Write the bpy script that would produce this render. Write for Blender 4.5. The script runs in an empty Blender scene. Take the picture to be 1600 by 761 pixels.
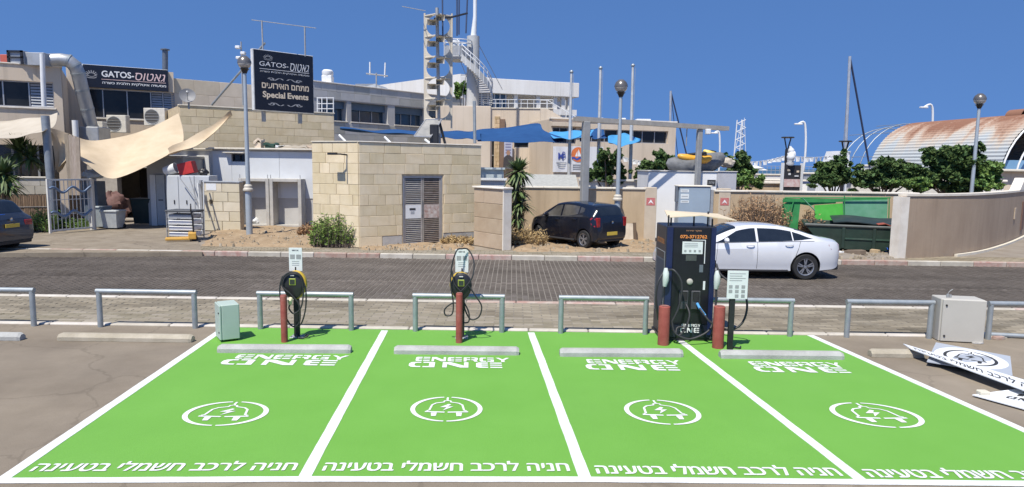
import bpy, bmesh, math, random
import numpy as np
from mathutils import Vector, Matrix
random.seed(7)
S = bpy.context.scene
COL = S.collection
R = math.radians

# ---------------------------------------------------------------- camera
FPX, CAMH = 1063.0, 2.75
PITCH, ROLL = math.atan((380.5 - 258) / FPX), R(0.8)
_r0, _u0 = Vector((1, 0, 0)), Vector((0, math.sin(PITCH), math.cos(PITCH)))
FWD = Vector((0, math.cos(PITCH), -math.sin(PITCH)))
RGT = _r0 * math.cos(ROLL) + _u0 * math.sin(ROLL)
UPV = _u0 * math.cos(ROLL) - _r0 * math.sin(ROLL)
CAM = Vector((0, 0, CAMH))
cd = bpy.data.cameras.new('camera'); cd.sensor_width = 36; cd.lens = 36 * FPX / 1600
cd.clip_start = 0.1; cd.clip_end = 60000
co = bpy.data.objects.new('camera', cd); COL.objects.link(co)
m = Matrix((RGT, UPV, -FWD)).transposed().to_4x4(); m.translation = CAM
co.matrix_world = m; S.camera = co

# ---------------------------------------------------------------- sky, sun, exposure
SUN = Vector((-0.25, -0.50, 1.0)).normalized()          # towards the sun
elev = math.asin(SUN.z); azim = math.atan2(SUN.x, SUN.y)
w = bpy.data.worlds.new('World'); S.world = w; w.use_nodes = True
nt = w.node_tree; bgn = nt.nodes['Background']
sky = nt.nodes.new('ShaderNodeTexSky'); sky.sky_type = 'NISHITA'; sky.sun_disc = False
sky.sun_elevation = elev; sky.sun_rotation = azim
sky.altitude = 0; sky.air_density = 1.0; sky.dust_density = 0.0; sky.ozone_density = 8.0
tcw = nt.nodes.new('ShaderNodeTexCoord'); mpw = nt.nodes.new('ShaderNodeVectorMath'); mpw.operation = 'MULTIPLY_ADD'
mpw.inputs[1].default_value = (1, 1, .35); mpw.inputs[2].default_value = (0, 0, .32)      # a clear blue down to the sea: no pale band at the horizon
nt.links.new(tcw.outputs['Generated'], mpw.inputs[0]); nt.links.new(mpw.outputs[0], sky.inputs[0])
gmw = nt.nodes.new('ShaderNodeGamma'); gmw.inputs[1].default_value = 1.22; nt.links.new(sky.outputs[0], gmw.inputs[0])
nt.links.new(gmw.outputs[0], bgn.inputs[0]); bgn.inputs[1].default_value = 0.08
sd = bpy.data.lights.new('sun', 'SUN'); sd.energy = 4.6; sd.angle = R(0.53); sd.color = (1.0, 0.945, 0.86)
so = bpy.data.objects.new('sun', sd); COL.objects.link(so); so.location = (0, 0, 60)
so.rotation_euler = SUN.to_track_quat('Z', 'Y').to_euler()
S.view_settings.view_transform = 'Standard'; S.view_settings.look = 'None'
S.view_settings.exposure = 0.4; S.view_settings.gamma = 1.0; S.view_settings.use_curve_mapping = False

# ---------------------------------------------------------------- where a picture point lies in the place
def ray(px, py): return FWD + RGT * ((px - 800) / FPX) - UPV * ((py - 380.5) / FPX)
def G(px, py, z=0.0):
    d = ray(px, py); return CAM + d * ((z - CAMH) / d.z)
def P(px, py, Y):
    d = ray(px, py); return CAM + d * (Y / d.y)

# ---------------------------------------------------------------- mesh helpers
ROOTM = {}
class MB:
    def __init__(s, M=None): s.v = []; s.f = []; s.c = []; s.M = M; s.col = (1, 1, 1)
    def add(s, vs, fs):
        n = len(s.v)
        if s.M is not None: vs = [s.M @ Vector(p) for p in vs]
        s.v.extend([tuple(p) for p in vs]); s.f.extend([tuple(i + n for i in f) for f in fs]); s.c.extend([s.col] * len(fs))
        return s
    def box(s, x0, x1, y0, y1, z0, z1, b=0.0):
        if b <= 0:
            vs = [(x, y, z) for z in (z0, z1) for y in (y0, y1) for x in (x0, x1)]
            return s.add(vs, [(0, 2, 3, 1), (4, 5, 7, 6), (0, 1, 5, 4), (2, 6, 7, 3), (0, 4, 6, 2), (1, 3, 7, 5)])
        vs = []
        X, Y, Z = (x0, x1), (y0, y1), (z0, z1)
        for k in range(8):
            i, j, l = k & 1, k >> 1 & 1, k >> 2 & 1
            sx, sy, sz = (1 - 2 * i) * b, (1 - 2 * j) * b, (1 - 2 * l) * b
            vs += [(X[i], Y[j] + sy, Z[l] + sz), (X[i] + sx, Y[j], Z[l] + sz), (X[i] + sx, Y[j] + sy, Z[l])]
        V = lambda i, j, l, a: (i + 2 * j + 4 * l) * 3 + a
        fs = []
        for i in (0, 1):
            q = [V(i, 0, 0, 0), V(i, 1, 0, 0), V(i, 1, 1, 0), V(i, 0, 1, 0)]; fs.append(q if i else q[::-1])
            q = [V(0, i, 0, 1), V(1, i, 0, 1), V(1, i, 1, 1), V(0, i, 1, 1)]; fs.append(q[::-1] if i else q)
            q = [V(0, 0, i, 2), V(1, 0, i, 2), V(1, 1, i, 2), V(0, 1, i, 2)]; fs.append(q if i else q[::-1])
            for j in (0, 1):
                q = [V(i, j, 0, 0), V(i, j, 1, 0), V(i, j, 1, 1), V(i, j, 0, 1)]; fs.append(q if (i == j) else q[::-1])
                q = [V(i, 0, j, 0), V(i, 0, j, 2), V(i, 1, j, 2), V(i, 1, j, 0)]; fs.append(q if (i == j) else q[::-1])
                q = [V(0, i, j, 1), V(1, i, j, 1), V(1, i, j, 2), V(0, i, j, 2)]; fs.append(q if (i == j) else q[::-1])
                for l in (0, 1):
                    q = [V(i, j, l, 0), V(i, j, l, 1), V(i, j, l, 2)]; fs.append(q if (i + j + l) % 2 == 1 else q[::-1])
        return s.add(vs, fs)
    def quad(s, a, b, c, d): return s.add([a, b, c, d], [(0, 1, 2, 3)])
    def prism(s, poly, vec):
        vec = Vector(vec); n = len(poly); p = [Vector(q) for q in poly]
        fs = [tuple(range(n))[::-1], tuple(range(n, 2 * n))] + [(i, (i + 1) % n, n + (i + 1) % n, n + i) for i in range(n)]
        return s.add(p + [q + vec for q in p], fs)
    def tube(s, pts, r, seg=8, caps=True, closed=False):
        pts = [Vector(p) for p in pts]; n = len(pts); rs = r if isinstance(r, (list, tuple)) else [r] * n
        vs = []; up = None
        for i, p in enumerate(pts):
            a = pts[i - 1] if (i > 0 or closed) else p; b = pts[(i + 1) % n] if (i < n - 1 or closed) else p
            t = (b - a); t = t.normalized() if t.length > 1e-9 else Vector((0, 0, 1))
            if up is None:
                up = Vector((0, 0, 1)) if abs(t.z) < .9 else Vector((1, 0, 0))
            e1 = t.cross(up)
            if e1.length < 1e-4: e1 = t.cross(Vector((0.3, 1, 0.2)))
            e1.normalize(); e2 = e1.cross(t); up = e2
            for k in range(seg):
                an = 2 * math.pi * (k + .5) / seg; vs.append(p + (e1 * math.cos(an) + e2 * math.sin(an)) * rs[i])
        fs = []
        for i in range(n if closed else n - 1):
            for k in range(seg):
                j = (i + 1) % n
                fs.append((i * seg + k, j * seg + k, j * seg + (k + 1) % seg, i * seg + (k + 1) % seg))
        if caps and not closed: fs += [tuple(range(seg)), tuple(range((n - 1) * seg, n * seg))[::-1]]
        return s.add(vs, fs)
    def lathe(s, prof, c=(0, 0, 0), axis=(0, 0, 1), seg=20, a0=0.0, a1=2 * math.pi):
        ax = Vector(axis).normalized(); e1 = ax.cross(Vector((0, 0, 1)) if abs(ax.z) < .9 else Vector((1, 0, 0))).normalized(); e2 = ax.cross(e1)
        full = abs(a1 - a0 - 2 * math.pi) < 1e-6; ns = seg if full else seg + 1
        vs = []
        for r, z in prof:
            for k in range(ns):
                an = a0 + (a1 - a0) * k / seg
                vs.append(Vector(c) + ax * z + (e1 * math.cos(an) + e2 * math.sin(an)) * r)
        fs = []
        for i in range(len(prof) - 1):
            for k in range(seg):
                k2 = (k + 1) % ns
                fs.append((i * ns + k, i * ns + k2, (i + 1) * ns + k2, (i + 1) * ns + k))
        return s.add(vs, fs)
    def grid(s, nu, nv, fn):
        vs = [fn(i / nu, j / nv) for j in range(nv + 1) for i in range(nu + 1)]
        fs = [(j * (nu + 1) + i, j * (nu + 1) + i + 1, (j + 1) * (nu + 1) + i + 1, (j + 1) * (nu + 1) + i) for j in range(nv) for i in range(nu)]
        return s.add(vs, fs)
    def slab(s, nu, nv, fn, th):                     # a sheet with real thickness (downwards / along vec th)
        th = Vector(th); a = len(s.v)
        top = [Vector(fn(i / nu, j / nv)) for j in range(nv + 1) for i in range(nu + 1)]
        n = len(top); W1 = nu + 1
        fs = [(j * W1 + i, j * W1 + i + 1, (j + 1) * W1 + i + 1, (j + 1) * W1 + i) for j in range(nv) for i in range(nu)]
        fs += [tuple(q + n for q in f[::-1]) for f in fs]
        rim = [i for i in range(W1)] + [j * W1 + nu for j in range(1, nv + 1)] + [nv * W1 + i for i in range(nu - 1, -1, -1)] + [j * W1 for j in range(nv - 1, 0, -1)]
        fs += [(rim[k], rim[k] + n, rim[(k + 1) % len(rim)] + n, rim[(k + 1) % len(rim)]) for k in range(len(rim))]
        return s.add(top + [p + th for p in top], fs)
    def build(s, name, mt, parent=None, smooth=None, local=False, loc=None, mesh_only=False):
        vs = s.v
        if parent is not None and not local and parent.name in ROOTM:
            inv = ROOTM[parent.name].inverted(); vs = [tuple(inv @ Vector(p)) for p in vs]
        me = bpy.data.meshes.new(name); me.from_pydata(vs, [], s.f)
        me.materials.append(mt)
        if any(c != (1, 1, 1) for c in s.c):
            at = me.color_attributes.new('col', 'FLOAT_COLOR', 'CORNER')
            cnt = [len(f) for f in s.f]
            arr = np.repeat(np.array([(c[0], c[1], c[2], 1.0) for c in s.c], dtype=np.float32), cnt, axis=0)
            at.data.foreach_set('color', arr.ravel())
        if smooth is not None:
            me.polygons.foreach_set('use_smooth', [True] * len(me.polygons)); me.set_sharp_from_angle(angle=R(smooth))
        if mesh_only: return me
        o = bpy.data.objects.new(name, me); COL.objects.link(o)
        if parent is not None:
            o.parent = parent
            if parent.name in ROOTM: ROOTM[o.name] = ROOTM[parent.name]
        return o

def tag(o, label=None, cat=None, group=None, kind=None):
    if label: o['label'] = label
    if cat: o['category'] = cat
    if group: o['group'] = group
    if kind: o['kind'] = kind
    return o
def thing(name, label, cat, loc=(0, 0, 0), rz=0.0, group=None, M=None, kind=None):
    o = bpy.data.objects.new(name, None); COL.objects.link(o); o.empty_display_size = .2
    if M is None: M = Matrix.Translation(Vector(loc)) @ Matrix.Rotation(rz, 4, 'Z')
    o.matrix_world = M; ROOTM[o.name] = M.copy()
    return tag(o, label, cat, group, kind)
def setting(name):
    o = bpy.data.objects.new(name, None); COL.objects.link(o); o['kind'] = 'structure'; ROOTM[o.name] = Matrix.Identity(4); return o
def copy_tree(o, parent=None, loc=None, rz=None, label=None):
    c = o.copy(); COL.objects.link(c)
    if parent is not None: c.parent = parent
    if loc is not None: c.location = loc
    if rz is not None: c.rotation_euler = (0, 0, rz)
    if label: c['label'] = label
    for ch in list(o.children): copy_tree(ch, c)
    return c
def child(name, me, parent, loc=(0, 0, 0), rz=0.0, scale=None):  # a piece sharing mesh data, in its parent's own space
    o = bpy.data.objects.new(name, me); COL.objects.link(o); o.parent = parent; o.location = loc
    if rz: o.rotation_euler = (0, 0, rz)
    if scale: o.scale = scale
    return o

class Fac:                                           # an upright plane: u along it, n into it, z up
    def __init__(s, A, B):
        s.A = Vector((A[0], A[1])); d = Vector((B[0], B[1])) - s.A; s.L = d.length; s.d = d.normalized(); s.n = Vector((-s.d.y, s.d.x))
        s.M = Matrix(((s.d.x, s.n.x, 0, s.A.x), (s.d.y, s.n.y, 0, s.A.y), (0, 0, 1, 0), (0, 0, 0, 1)))
    def uz(s, px, py):
        r = ray(px, py); a = Vector((s.A.x - CAM.x, s.A.y - CAM.y)); t = a.dot(s.n) / (r.x * s.n.x + r.y * s.n.y); p = CAM + r * t
        return (Vector((p.x, p.y)) - s.A).dot(s.d), p.z
    def rect(s, x0, y0, x1, y1):                     # picture box -> (u0,u1,z0,z1)
        a = s.uz(x0, (y0 + y1) / 2); b = s.uz(x1, (y0 + y1) / 2); xm = (x0 + x1) / 2
        return a[0], b[0], s.uz(xm, y1)[1], s.uz(xm, y0)[1]
    def pt(s, u, n, z): return s.M @ Vector((u, n, z))
def facp(px1, Y1, px2, Y2, pyr=260):
    a = P(px1, pyr, Y1); b = P(px2, pyr, Y2); return Fac((a.x, a.y), (b.x, b.y))

def wall_open(mb, u0, u1, z0, z1, ops, th, depth=None):  # a wall slab with real openings (front at n=0)
    us = sorted({u0, u1, *[o[0] for o in ops], *[o[1] for o in ops]}); zs = sorted({z0, z1, *[o[2] for o in ops], *[o[3] for o in ops]})
    us = [u for u in us if u0 <= u <= u1]; zs = [z for z in zs if z0 <= z <= z1]
    for i in range(len(us) - 1):
        for j in range(len(zs) - 1):
            cu, cz = (us[i] + us[i + 1]) / 2, (zs[j] + zs[j + 1]) / 2
            if any(o[0] < cu < o[1] and o[2] < cz < o[3] for o in ops): continue
            mb.quad((us[i], 0, zs[j]), (us[i + 1], 0, zs[j]), (us[i + 1], 0, zs[j + 1]), (us[i], 0, zs[j + 1]))
            mb.quad((us[i], th, zs[j]), (us[i], th, zs[j + 1]), (us[i + 1], th, zs[j + 1]), (us[i + 1], th, zs[j]))
    for a, b, c, d in ops:
        a, b, c, d = max(a, u0), min(b, u1), max(c, z0), min(d, z1)
        mb.quad((a, 0, c), (a, 0, d), (a, th, d), (a, th, c)); mb.quad((b, 0, c), (b, th, c), (b, th, d), (b, 0, d))
        mb.quad((a, 0, d), (b, 0, d), (b, th, d), (a, th, d)); mb.quad((a, 0, c), (a, th, c), (b, th, c), (b, 0, c))
    mb.quad((u0, 0, z1), (u1, 0, z1), (u1, th, z1), (u0, th, z1))
    mb.quad((u0, 0, z0), (u0, 0, z1), (u0, th, z1), (u0, th, z0)); mb.quad((u1, 0, z0), (u1, th, z0), (u1, th, z1), (u1, 0, z1))

_bc = {}
def unit_block(key, w, h, d, mt, b=0.007):
    k = (key, round(w, 2), round(h, 2), round(d, 2))
    if k not in _bc:
        mb = MB(); mb.box(-w / 2, w / 2, 0, d, 0, h, b); _bc[k] = mb.build(key, mt, mesh_only=True)
    return _bc[k]
def courses(parent, name, key, mt, u0, u1, z0, z1, ch, wmin, wmax, ops=(), n=-0.02, d=0.06, joint=0.014, rnd=None):
    """stone pieces one by one on an upright face; parent's space is the face's (u, n, z)"""
    rnd = rnd or random.Random(int(u0 * 97 + z0 * 31) + 5); z = z0; row = 0
    while z < z1 - .05:
        h = min(ch, z1 - z)
        if z1 - z - h < .08: h = z1 - z
        u = u0; first = True
        while u < u1 - .02:
            wd = rnd.uniform(wmin, wmax)
            if first and row % 2: wd *= .55
            first = False
            if u1 - (u + wd) < wmin * .5: wd = u1 - u
            segs = [(u, u + wd)]
            for a, b, c, e in ops:
                if z + h * .5 > c and z + h * .5 < e:
                    out = []
                    for p, q in segs:
                        if q <= a or p >= b: out.append((p, q)); continue
                        if p < a: out.append((p, a))
                        if q > b: out.append((b, q))
                    segs = out
            for p, q in segs:
                if q - p < .04: continue
                ww = round(q - p - joint, 2)
                if ww <= 0.02: continue
                child(name, unit_block(key, ww, h - joint, d, mt), parent, ((p + q) / 2, n + rnd.uniform(-.003, .002), z + joint / 2))
            u += wd
        z += h; row += 1

# ---------------------------------------------------------------- materials
MATS = {}
def mat(name, c, rough=.7, metal=0.0, var=.12, scale=5.0, bump=0.0, bscale=60.0, rnd=0.0, c2=None, attr=False, coat=0.0, spec=.5, dirt=0.0, dirtc=(.12, .1, .08), stretch=None, emit=0, alpha=None, trans=0.0, speck=0.0, streak=0.0, cracks=0.0):
    if name in MATS: return MATS[name]
    m = bpy.data.materials.new(name); m.use_nodes = True; t = m.node_tree; N = t.nodes; L = t.links; b = N['Principled BSDF']
    b.inputs['Roughness'].default_value = rough; b.inputs['Metallic'].default_value = metal; b.inputs['Specular IOR Level'].default_value = spec
    if coat: b.inputs['Coat Weight'].default_value = coat; b.inputs['Coat Roughness'].default_value = .04
    if trans: b.inputs['Transmission Weight'].default_value = trans
    tc = N.new('ShaderNodeTexCoord'); src = tc.outputs['Object']
    if stretch:
        mp = N.new('ShaderNodeMapping'); mp.inputs['Scale'].default_value = stretch; L.new(src, mp.inputs[0]); src = mp.outputs[0]
    nz = N.new('ShaderNodeTexNoise'); nz.inputs['Scale'].default_value = scale; nz.inputs['Detail'].default_value = 6; nz.inputs['Roughness'].default_value = .62; L.new(src, nz.inputs['Vector'])
    oi = N.new('ShaderNodeObjectInfo')
    ad = N.new('ShaderNodeVectorMath'); ad.operation = 'ADD'; L.new(src, ad.inputs[0])
    ml = N.new('ShaderNodeMath'); ml.operation = 'MULTIPLY'; ml.inputs[1].default_value = 37.0; L.new(oi.outputs['Random'], ml.inputs[0]); L.new(ml.outputs[0], ad.inputs[1])
    if rnd: L.new(ad.outputs[0], nz.inputs['Vector'])
    rp = N.new('ShaderNodeValToRGB'); e = rp.color_ramp.elements
    lo = [max(0, x * (1 - var)) for x in c]; hi = [min(1, x * (1 + var)) for x in (c2 or c)]
    if c2: lo = list(c); hi = list(c2)
    e[0].position = .32; e[1].position = .68; e[0].color = (*lo, 1); e[1].color = (*hi, 1)
    L.new(nz.outputs['Fac'], rp.inputs[0]); out = rp.outputs[0]
    def mul(a, bsock):
        mx = N.new('ShaderNodeMix'); mx.data_type = 'RGBA'; mx.blend_type = 'MULTIPLY'; mx.inputs[0].default_value = 1
        L.new(a, mx.inputs[6]); L.new(bsock, mx.inputs[7]); return mx.outputs[2]
    if rnd:
        mr = N.new('ShaderNodeMapRange'); mr.inputs[3].default_value = 1 - rnd; mr.inputs[4].default_value = 1 + rnd * .6; L.new(oi.outputs['Random'], mr.inputs[0])
        cb = N.new('ShaderNodeCombineColor'); [L.new(mr.outputs[0], cb.inputs[i]) for i in (0, 1)]
        m2 = N.new('ShaderNodeMath'); m2.operation = 'POWER'; m2.inputs[1].default_value = 1.35; L.new(mr.outputs[0], m2.inputs[0]); L.new(m2.outputs[0], cb.inputs[2])
        out = mul(out, cb.outputs[0])
    if attr:
        va = N.new('ShaderNodeVertexColor'); va.layer_name = 'col'; out = mul(out, va.outputs[0])
    if dirt:
        n2 = N.new('ShaderNodeTexNoise'); n2.inputs['Scale'].default_value = scale * .37; n2.inputs['Detail'].default_value = 9; n2.inputs['Roughness'].default_value = .7; L.new(ad.outputs[0], n2.inputs['Vector'])
        r2 = N.new('ShaderNodeValToRGB'); q = r2.color_ramp.elements; q[0].position = .5; q[1].position = .78; q[0].color = (0, 0, 0, 1); q[1].color = (dirt,) * 3 + (1,)
        L.new(n2.outputs['Fac'], r2.inputs[0]); mx = N.new('ShaderNodeMix'); mx.data_type = 'RGBA'; L.new(r2.outputs[0], mx.inputs[0]); L.new(out, mx.inputs[6]); mx.inputs[7].default_value = (*dirtc, 1); out = mx.outputs[2]
    def layer(vec, sc, lo, hi, p0, p1, det=5, rough_=.6):
        n_ = N.new('ShaderNodeTexNoise'); n_.inputs['Scale'].default_value = sc; n_.inputs['Detail'].default_value = det; n_.inputs['Roughness'].default_value = rough_; L.new(vec, n_.inputs['Vector'])
        r_ = N.new('ShaderNodeMapRange'); r_.inputs[1].default_value = p0; r_.inputs[2].default_value = p1; r_.inputs[3].default_value = lo; r_.inputs[4].default_value = hi; L.new(n_.outputs['Fac'], r_.inputs[0]); return r_.outputs[0]
    if speck:                                          # grain
        out = mul(out, layer(ad.outputs[0], 110, 1 - speck, 1 + speck, .3, .7, 3)); out = mul(out, layer(ad.outputs[0], 420, 1 - speck * .8, 1 + speck * .8, .3, .7, 2))
    if streak:                                         # rain streaks down upright faces
        mp2 = N.new('ShaderNodeMapping'); mp2.inputs['Scale'].default_value = (3.2, 3.2, .16); L.new(ad.outputs[0], mp2.inputs[0]); out = mul(out, layer(mp2.outputs[0], 1.6, 1, 1 - streak, .52, .72, 6, .65))
    if cracks:                                         # hairline cracks, only here and there
        nd = N.new('ShaderNodeTexNoise'); nd.inputs['Scale'].default_value = 1.1; nd.inputs['Detail'].default_value = 5; L.new(src, nd.inputs['Vector'])
        va_ = N.new('ShaderNodeVectorMath'); va_.operation = 'MULTIPLY_ADD'; va_.inputs[1].default_value = (1.3, 1.3, 0); L.new(nd.outputs['Color'], va_.inputs[0]); L.new(src, va_.inputs[2])
        vo = N.new('ShaderNodeTexVoronoi'); vo.feature = 'DISTANCE_TO_EDGE'; vo.inputs['Scale'].default_value = .42; L.new(va_.outputs[0], vo.inputs['Vector'])
        r_ = N.new('ShaderNodeMapRange'); r_.inputs[1].default_value = .003; r_.inputs[2].default_value = .010; r_.inputs[3].default_value = 1 - cracks; r_.inputs[4].default_value = 1; L.new(vo.outputs['Distance'], r_.inputs[0])
        out = mul(out, r_.outputs[0])
    L.new(out, b.inputs['Base Color'])
    if bump:
        n3 = N.new('ShaderNodeTexNoise'); n3.inputs['Scale'].default_value = bscale; n3.inputs['Detail'].default_value = 4; L.new(tc.outputs['Object'], n3.inputs['Vector'])
        bp = N.new('ShaderNodeBump'); bp.inputs['Strength'].default_value = bump; bp.inputs['Distance'].default_value = .02; L.new(n3.outputs['Fac'], bp.inputs['Height']); L.new(bp.outputs[0], b.inputs['Normal'])
    if emit:
        b.inputs['Emission Color'].default_value = (*c, 1); b.inputs['Emission Strength'].default_value = emit
    MATS[name] = m; return m

# base colours
M_ = lambda *a, **k: mat(*a, **k)
ASPH = M_('lot_asphalt', (.185, .153, .114), .95, scale=.55, c2=(.28, .237, .18), bump=.35, bscale=140, dirt=.5, dirtc=(.118, .10, .083), spec=.2, speck=.16, cracks=.16)
TERR = M_('yard_ground', (.20, .165, .125), .95, c2=(.27, .235, .19), scale=1.2, bump=.3, bscale=40, dirt=.4)
DIRT = M_('dry_dirt', (.27, .19, .115), .95, c2=(.37, .28, .18), scale=3.5, bump=.7, bscale=30, dirt=.5, dirtc=(.19, .14, .085), spec=.1, speck=.18)
GREEN = M_('green_paint', (.128, .335, .040), .7, c2=(.142, .358, .048), scale=1.1, bump=.3, bscale=150, dirt=.2, dirtc=(0.112, 0.266, 0.049), speck=.075)
WPAINT = M_('white_paint', (.70, .71, .69), .7, var=.06, scale=3, bump=.3, bscale=150, dirt=.5, dirtc=(.46, .50, .40), speck=.07)
ROADM = M_('road_bed', (.19, .172, .145), .95, c2=(.24, .22, .19), scale=2, bump=.3, bscale=60, spec=.2)
PAVR = M_('road_paver', (.100, .086, .072), .92, c2=(.138, .121, .104), scale=1.3, attr=True, bump=.3, bscale=90, dirt=.3, dirtc=(.065, .055, .048), spec=.2)
PAVS = M_('walk_paver', (.21, .182, .135), .9, c2=(.29, .258, .20), scale=1.6, attr=True, bump=.25, bscale=90, spec=.2)
PAVS1 = M_('walk_paver_piece', (.21, .182, .135), .9, c2=(.29, .258, .20), scale=1.6, rnd=.2, bump=.25, bscale=90, spec=.2)
PAVR1 = M_('road_paver_piece', (.100, .086, .072), .92, c2=(.138, .121, .104), scale=1.3, rnd=.16, bump=.3, bscale=90, spec=.2)
MORT = M_('paving_joint', (.19, .17, .14), .95, var=.2, scale=9)
KERB = M_('kerb_concrete', (.42, .38, .32), .9, c2=(.56, .52, .45), scale=2.5, rnd=.12, bump=.2)
KERBR = M_('kerb_worn_red', (.37, .21, .175), .9, c2=(.46, .40, .34), scale=5.5, rnd=.15, bump=.2)
STONE = M_('cut_stone', (.66, .545, .35), .85, c2=(.74, .63, .44), scale=2.2, rnd=.12, bump=.25, bscale=35, dirt=.35, dirtc=(.47, .35, .19), spec=.3, streak=.1, speck=.05)
STONEB = M_('stone_joint', (.54, .44, .29), .95, var=.2, scale=6, spec=.2)
STUC = M_('beige_stucco', (.45, .34, .215), .93, c2=(.55, .425, .28), scale=1.0, bump=.25, bscale=70, dirt=.55, dirtc=(.31, .22, .14), stretch=(1, 1, .45), spec=.2, streak=.14, speck=.05)
COPE = M_('pale_coping', (.62, .56, .46), .85, c2=(.74, .69, .59), scale=3, rnd=.1, bump=.15)
PLAST = M_('plaster_beige', (.56, .46, .34), .9, c2=(.64, .54, .42), scale=.8, bump=.15, bscale=50, dirt=.2, dirtc=(.42, .34, .25), stretch=(1, 1, .4), streak=.16, speck=.04)
PLASTG = M_('plaster_grey', (.40, .39, .37), .9, c2=(.50, .485, .455), scale=.9, bump=.15, bscale=50, dirt=.25, dirtc=(.3, .29, .27), streak=.16, speck=.04)
PLASTW = M_('plaster_white', (.66, .63, .57), .88, c2=(.76, .74, .69), scale=.6, bump=.1, dirt=.2, dirtc=(.5, .48, .43), stretch=(1, 1, .3), streak=.16, speck=.04)
PANELG = M_('grey_clad_panel', (.42, .41, .375), .8, c2=(.52, .505, .46), scale=1.3, rnd=.16, dirt=.2, dirtc=(.36, .3, .25))
GLASS = M_('dark_glass', (.022, .022, .022), .12, var=.4, scale=.7, spec=.28)
GLASSB = M_('blue_grey_glass', (.035, .06, .085), .1, var=.3, scale=.7, spec=.7)
CARGL = M_('car_glass', (.014, .018, .024), .04, var=.3, scale=2, spec=.7)
ALU = M_('aluminium_frame', (.42, .42, .42), .45, .6, var=.1)
GALV = M_('galvanised_steel', (.30, .335, .345), .52, .5, c2=(.40, .43, .435), scale=7, dirt=.2, dirtc=(.3, .28, .25))
GALVD = M_('weathered_steel', (.30, .31, .31), .6, .4, c2=(.42, .42, .41), scale=5, dirt=.3, dirtc=(.24, .2, .16))
BLACK = M_('black_paint', (.018, .018, .02), .42, var=.3, scale=6)
RUBB = M_('rubber', (.018, .018, .018), .75, var=.3, scale=10)
WHITE = M_('white_metal', (.70, .71, .70), .5, var=.06, scale=2, dirt=.15, dirtc=(.45, .42, .36))
GREYM = M_('grey_metal', (.34, .36, .38), .5, .2, var=.1, scale=3, dirt=.25, dirtc=(.22, .2, .17))
CONC = M_('raw_concrete', (.36, .345, .315), .92, c2=(.47, .455, .42), scale=2.5, bump=.3, bscale=60, dirt=.35, dirtc=(.25, .23, .2), streak=.16, speck=.04)
SAIL = M_('canvas_sail', (.48, .38, .25), .9, c2=(.57, .46, .315), scale=1.5, bump=.2, bscale=30)
SAILW = M_('pale_canvas', (.40, .35, .275), .9, c2=(.47, .42, .34), scale=1.5)
WOOD = M_('weathered_wood', (.24, .19, .145), .9, c2=(.36, .30, .24), scale=4, stretch=(6, 6, .6), rnd=.2)
ANODE = M_('charger_navy', (.010, .014, .030), .38, var=.25, scale=3)
BRED = M_('red_bollard', (.25, .048, .038), .75, c2=(.33, .085, .065), scale=9, bump=.15, bscale=70, dirt=.5, dirtc=(.36, .2, .16))
LEAFD = M_('leaf_dark', (.055, .10, .028), .7, c2=(.08, .14, .04), scale=3, attr=True, spec=.3)
BARK = M_('bark', (.14, .105, .075), .95, c2=(.2, .155, .12), scale=8, bump=.5, bscale=30)
ORANGE = M_('orange_print', (.75, .26, .06), .5, var=.05)
WPRINT = M_('white_print', (.78, .78, .76), .6, var=.03)
CREAMP = M_('cream_print', (.74, .62, .46), .6, var=.03)
# ================================================================ SETTING: ground, lot, road, pavements, sea
YA, YB, YC = G(800, 517.5).y, G(800, 472).y, G(800, 406, -.1).y   # lot edge, near road kerb, far road kerb
ZR, ZS = -0.10, 0.02                     # road level, pavement level
g = MB(); g.grid(8, 8, lambda u, v: (-400 + 800 * u, -60 + 190 * v, -0.16)); tag(g.build('ground', TERR), kind='structure')
SEA = M_('sea_water', (.035, .085, .125), .35, c2=(.05, .11, .15), scale=.02, bump=.6, bscale=.5, spec=.3)
g = MB(); g.quad((-30000, 125, -3), (30000, 125, -3), (30000, 40000, -3), (-30000, 40000, -3)); tag(g.build('sea', SEA), kind='structure')
g = MB(); g.box(-60, 60, -25, YA - .004, -.15, 0); lot = tag(g.build('parking_lot', ASPH), kind='structure')
g = MB(); g.box(-90, 90, YB + .004, YC - .004, -.155, ZR - .007); road = tag(g.build('road', ROADM), kind='structure')
g = MB(); g.box(-90, 90, YA + .14, YB - .16, -.15, ZS - .006); walk = tag(g.build('pavement', MORT), kind='structure')
g = MB(); g.box(-90, 90, YC + .17, 130, -.152, ZS - .03); yard = tag(g.build('far_pavement', TERR), kind='structure')

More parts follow.
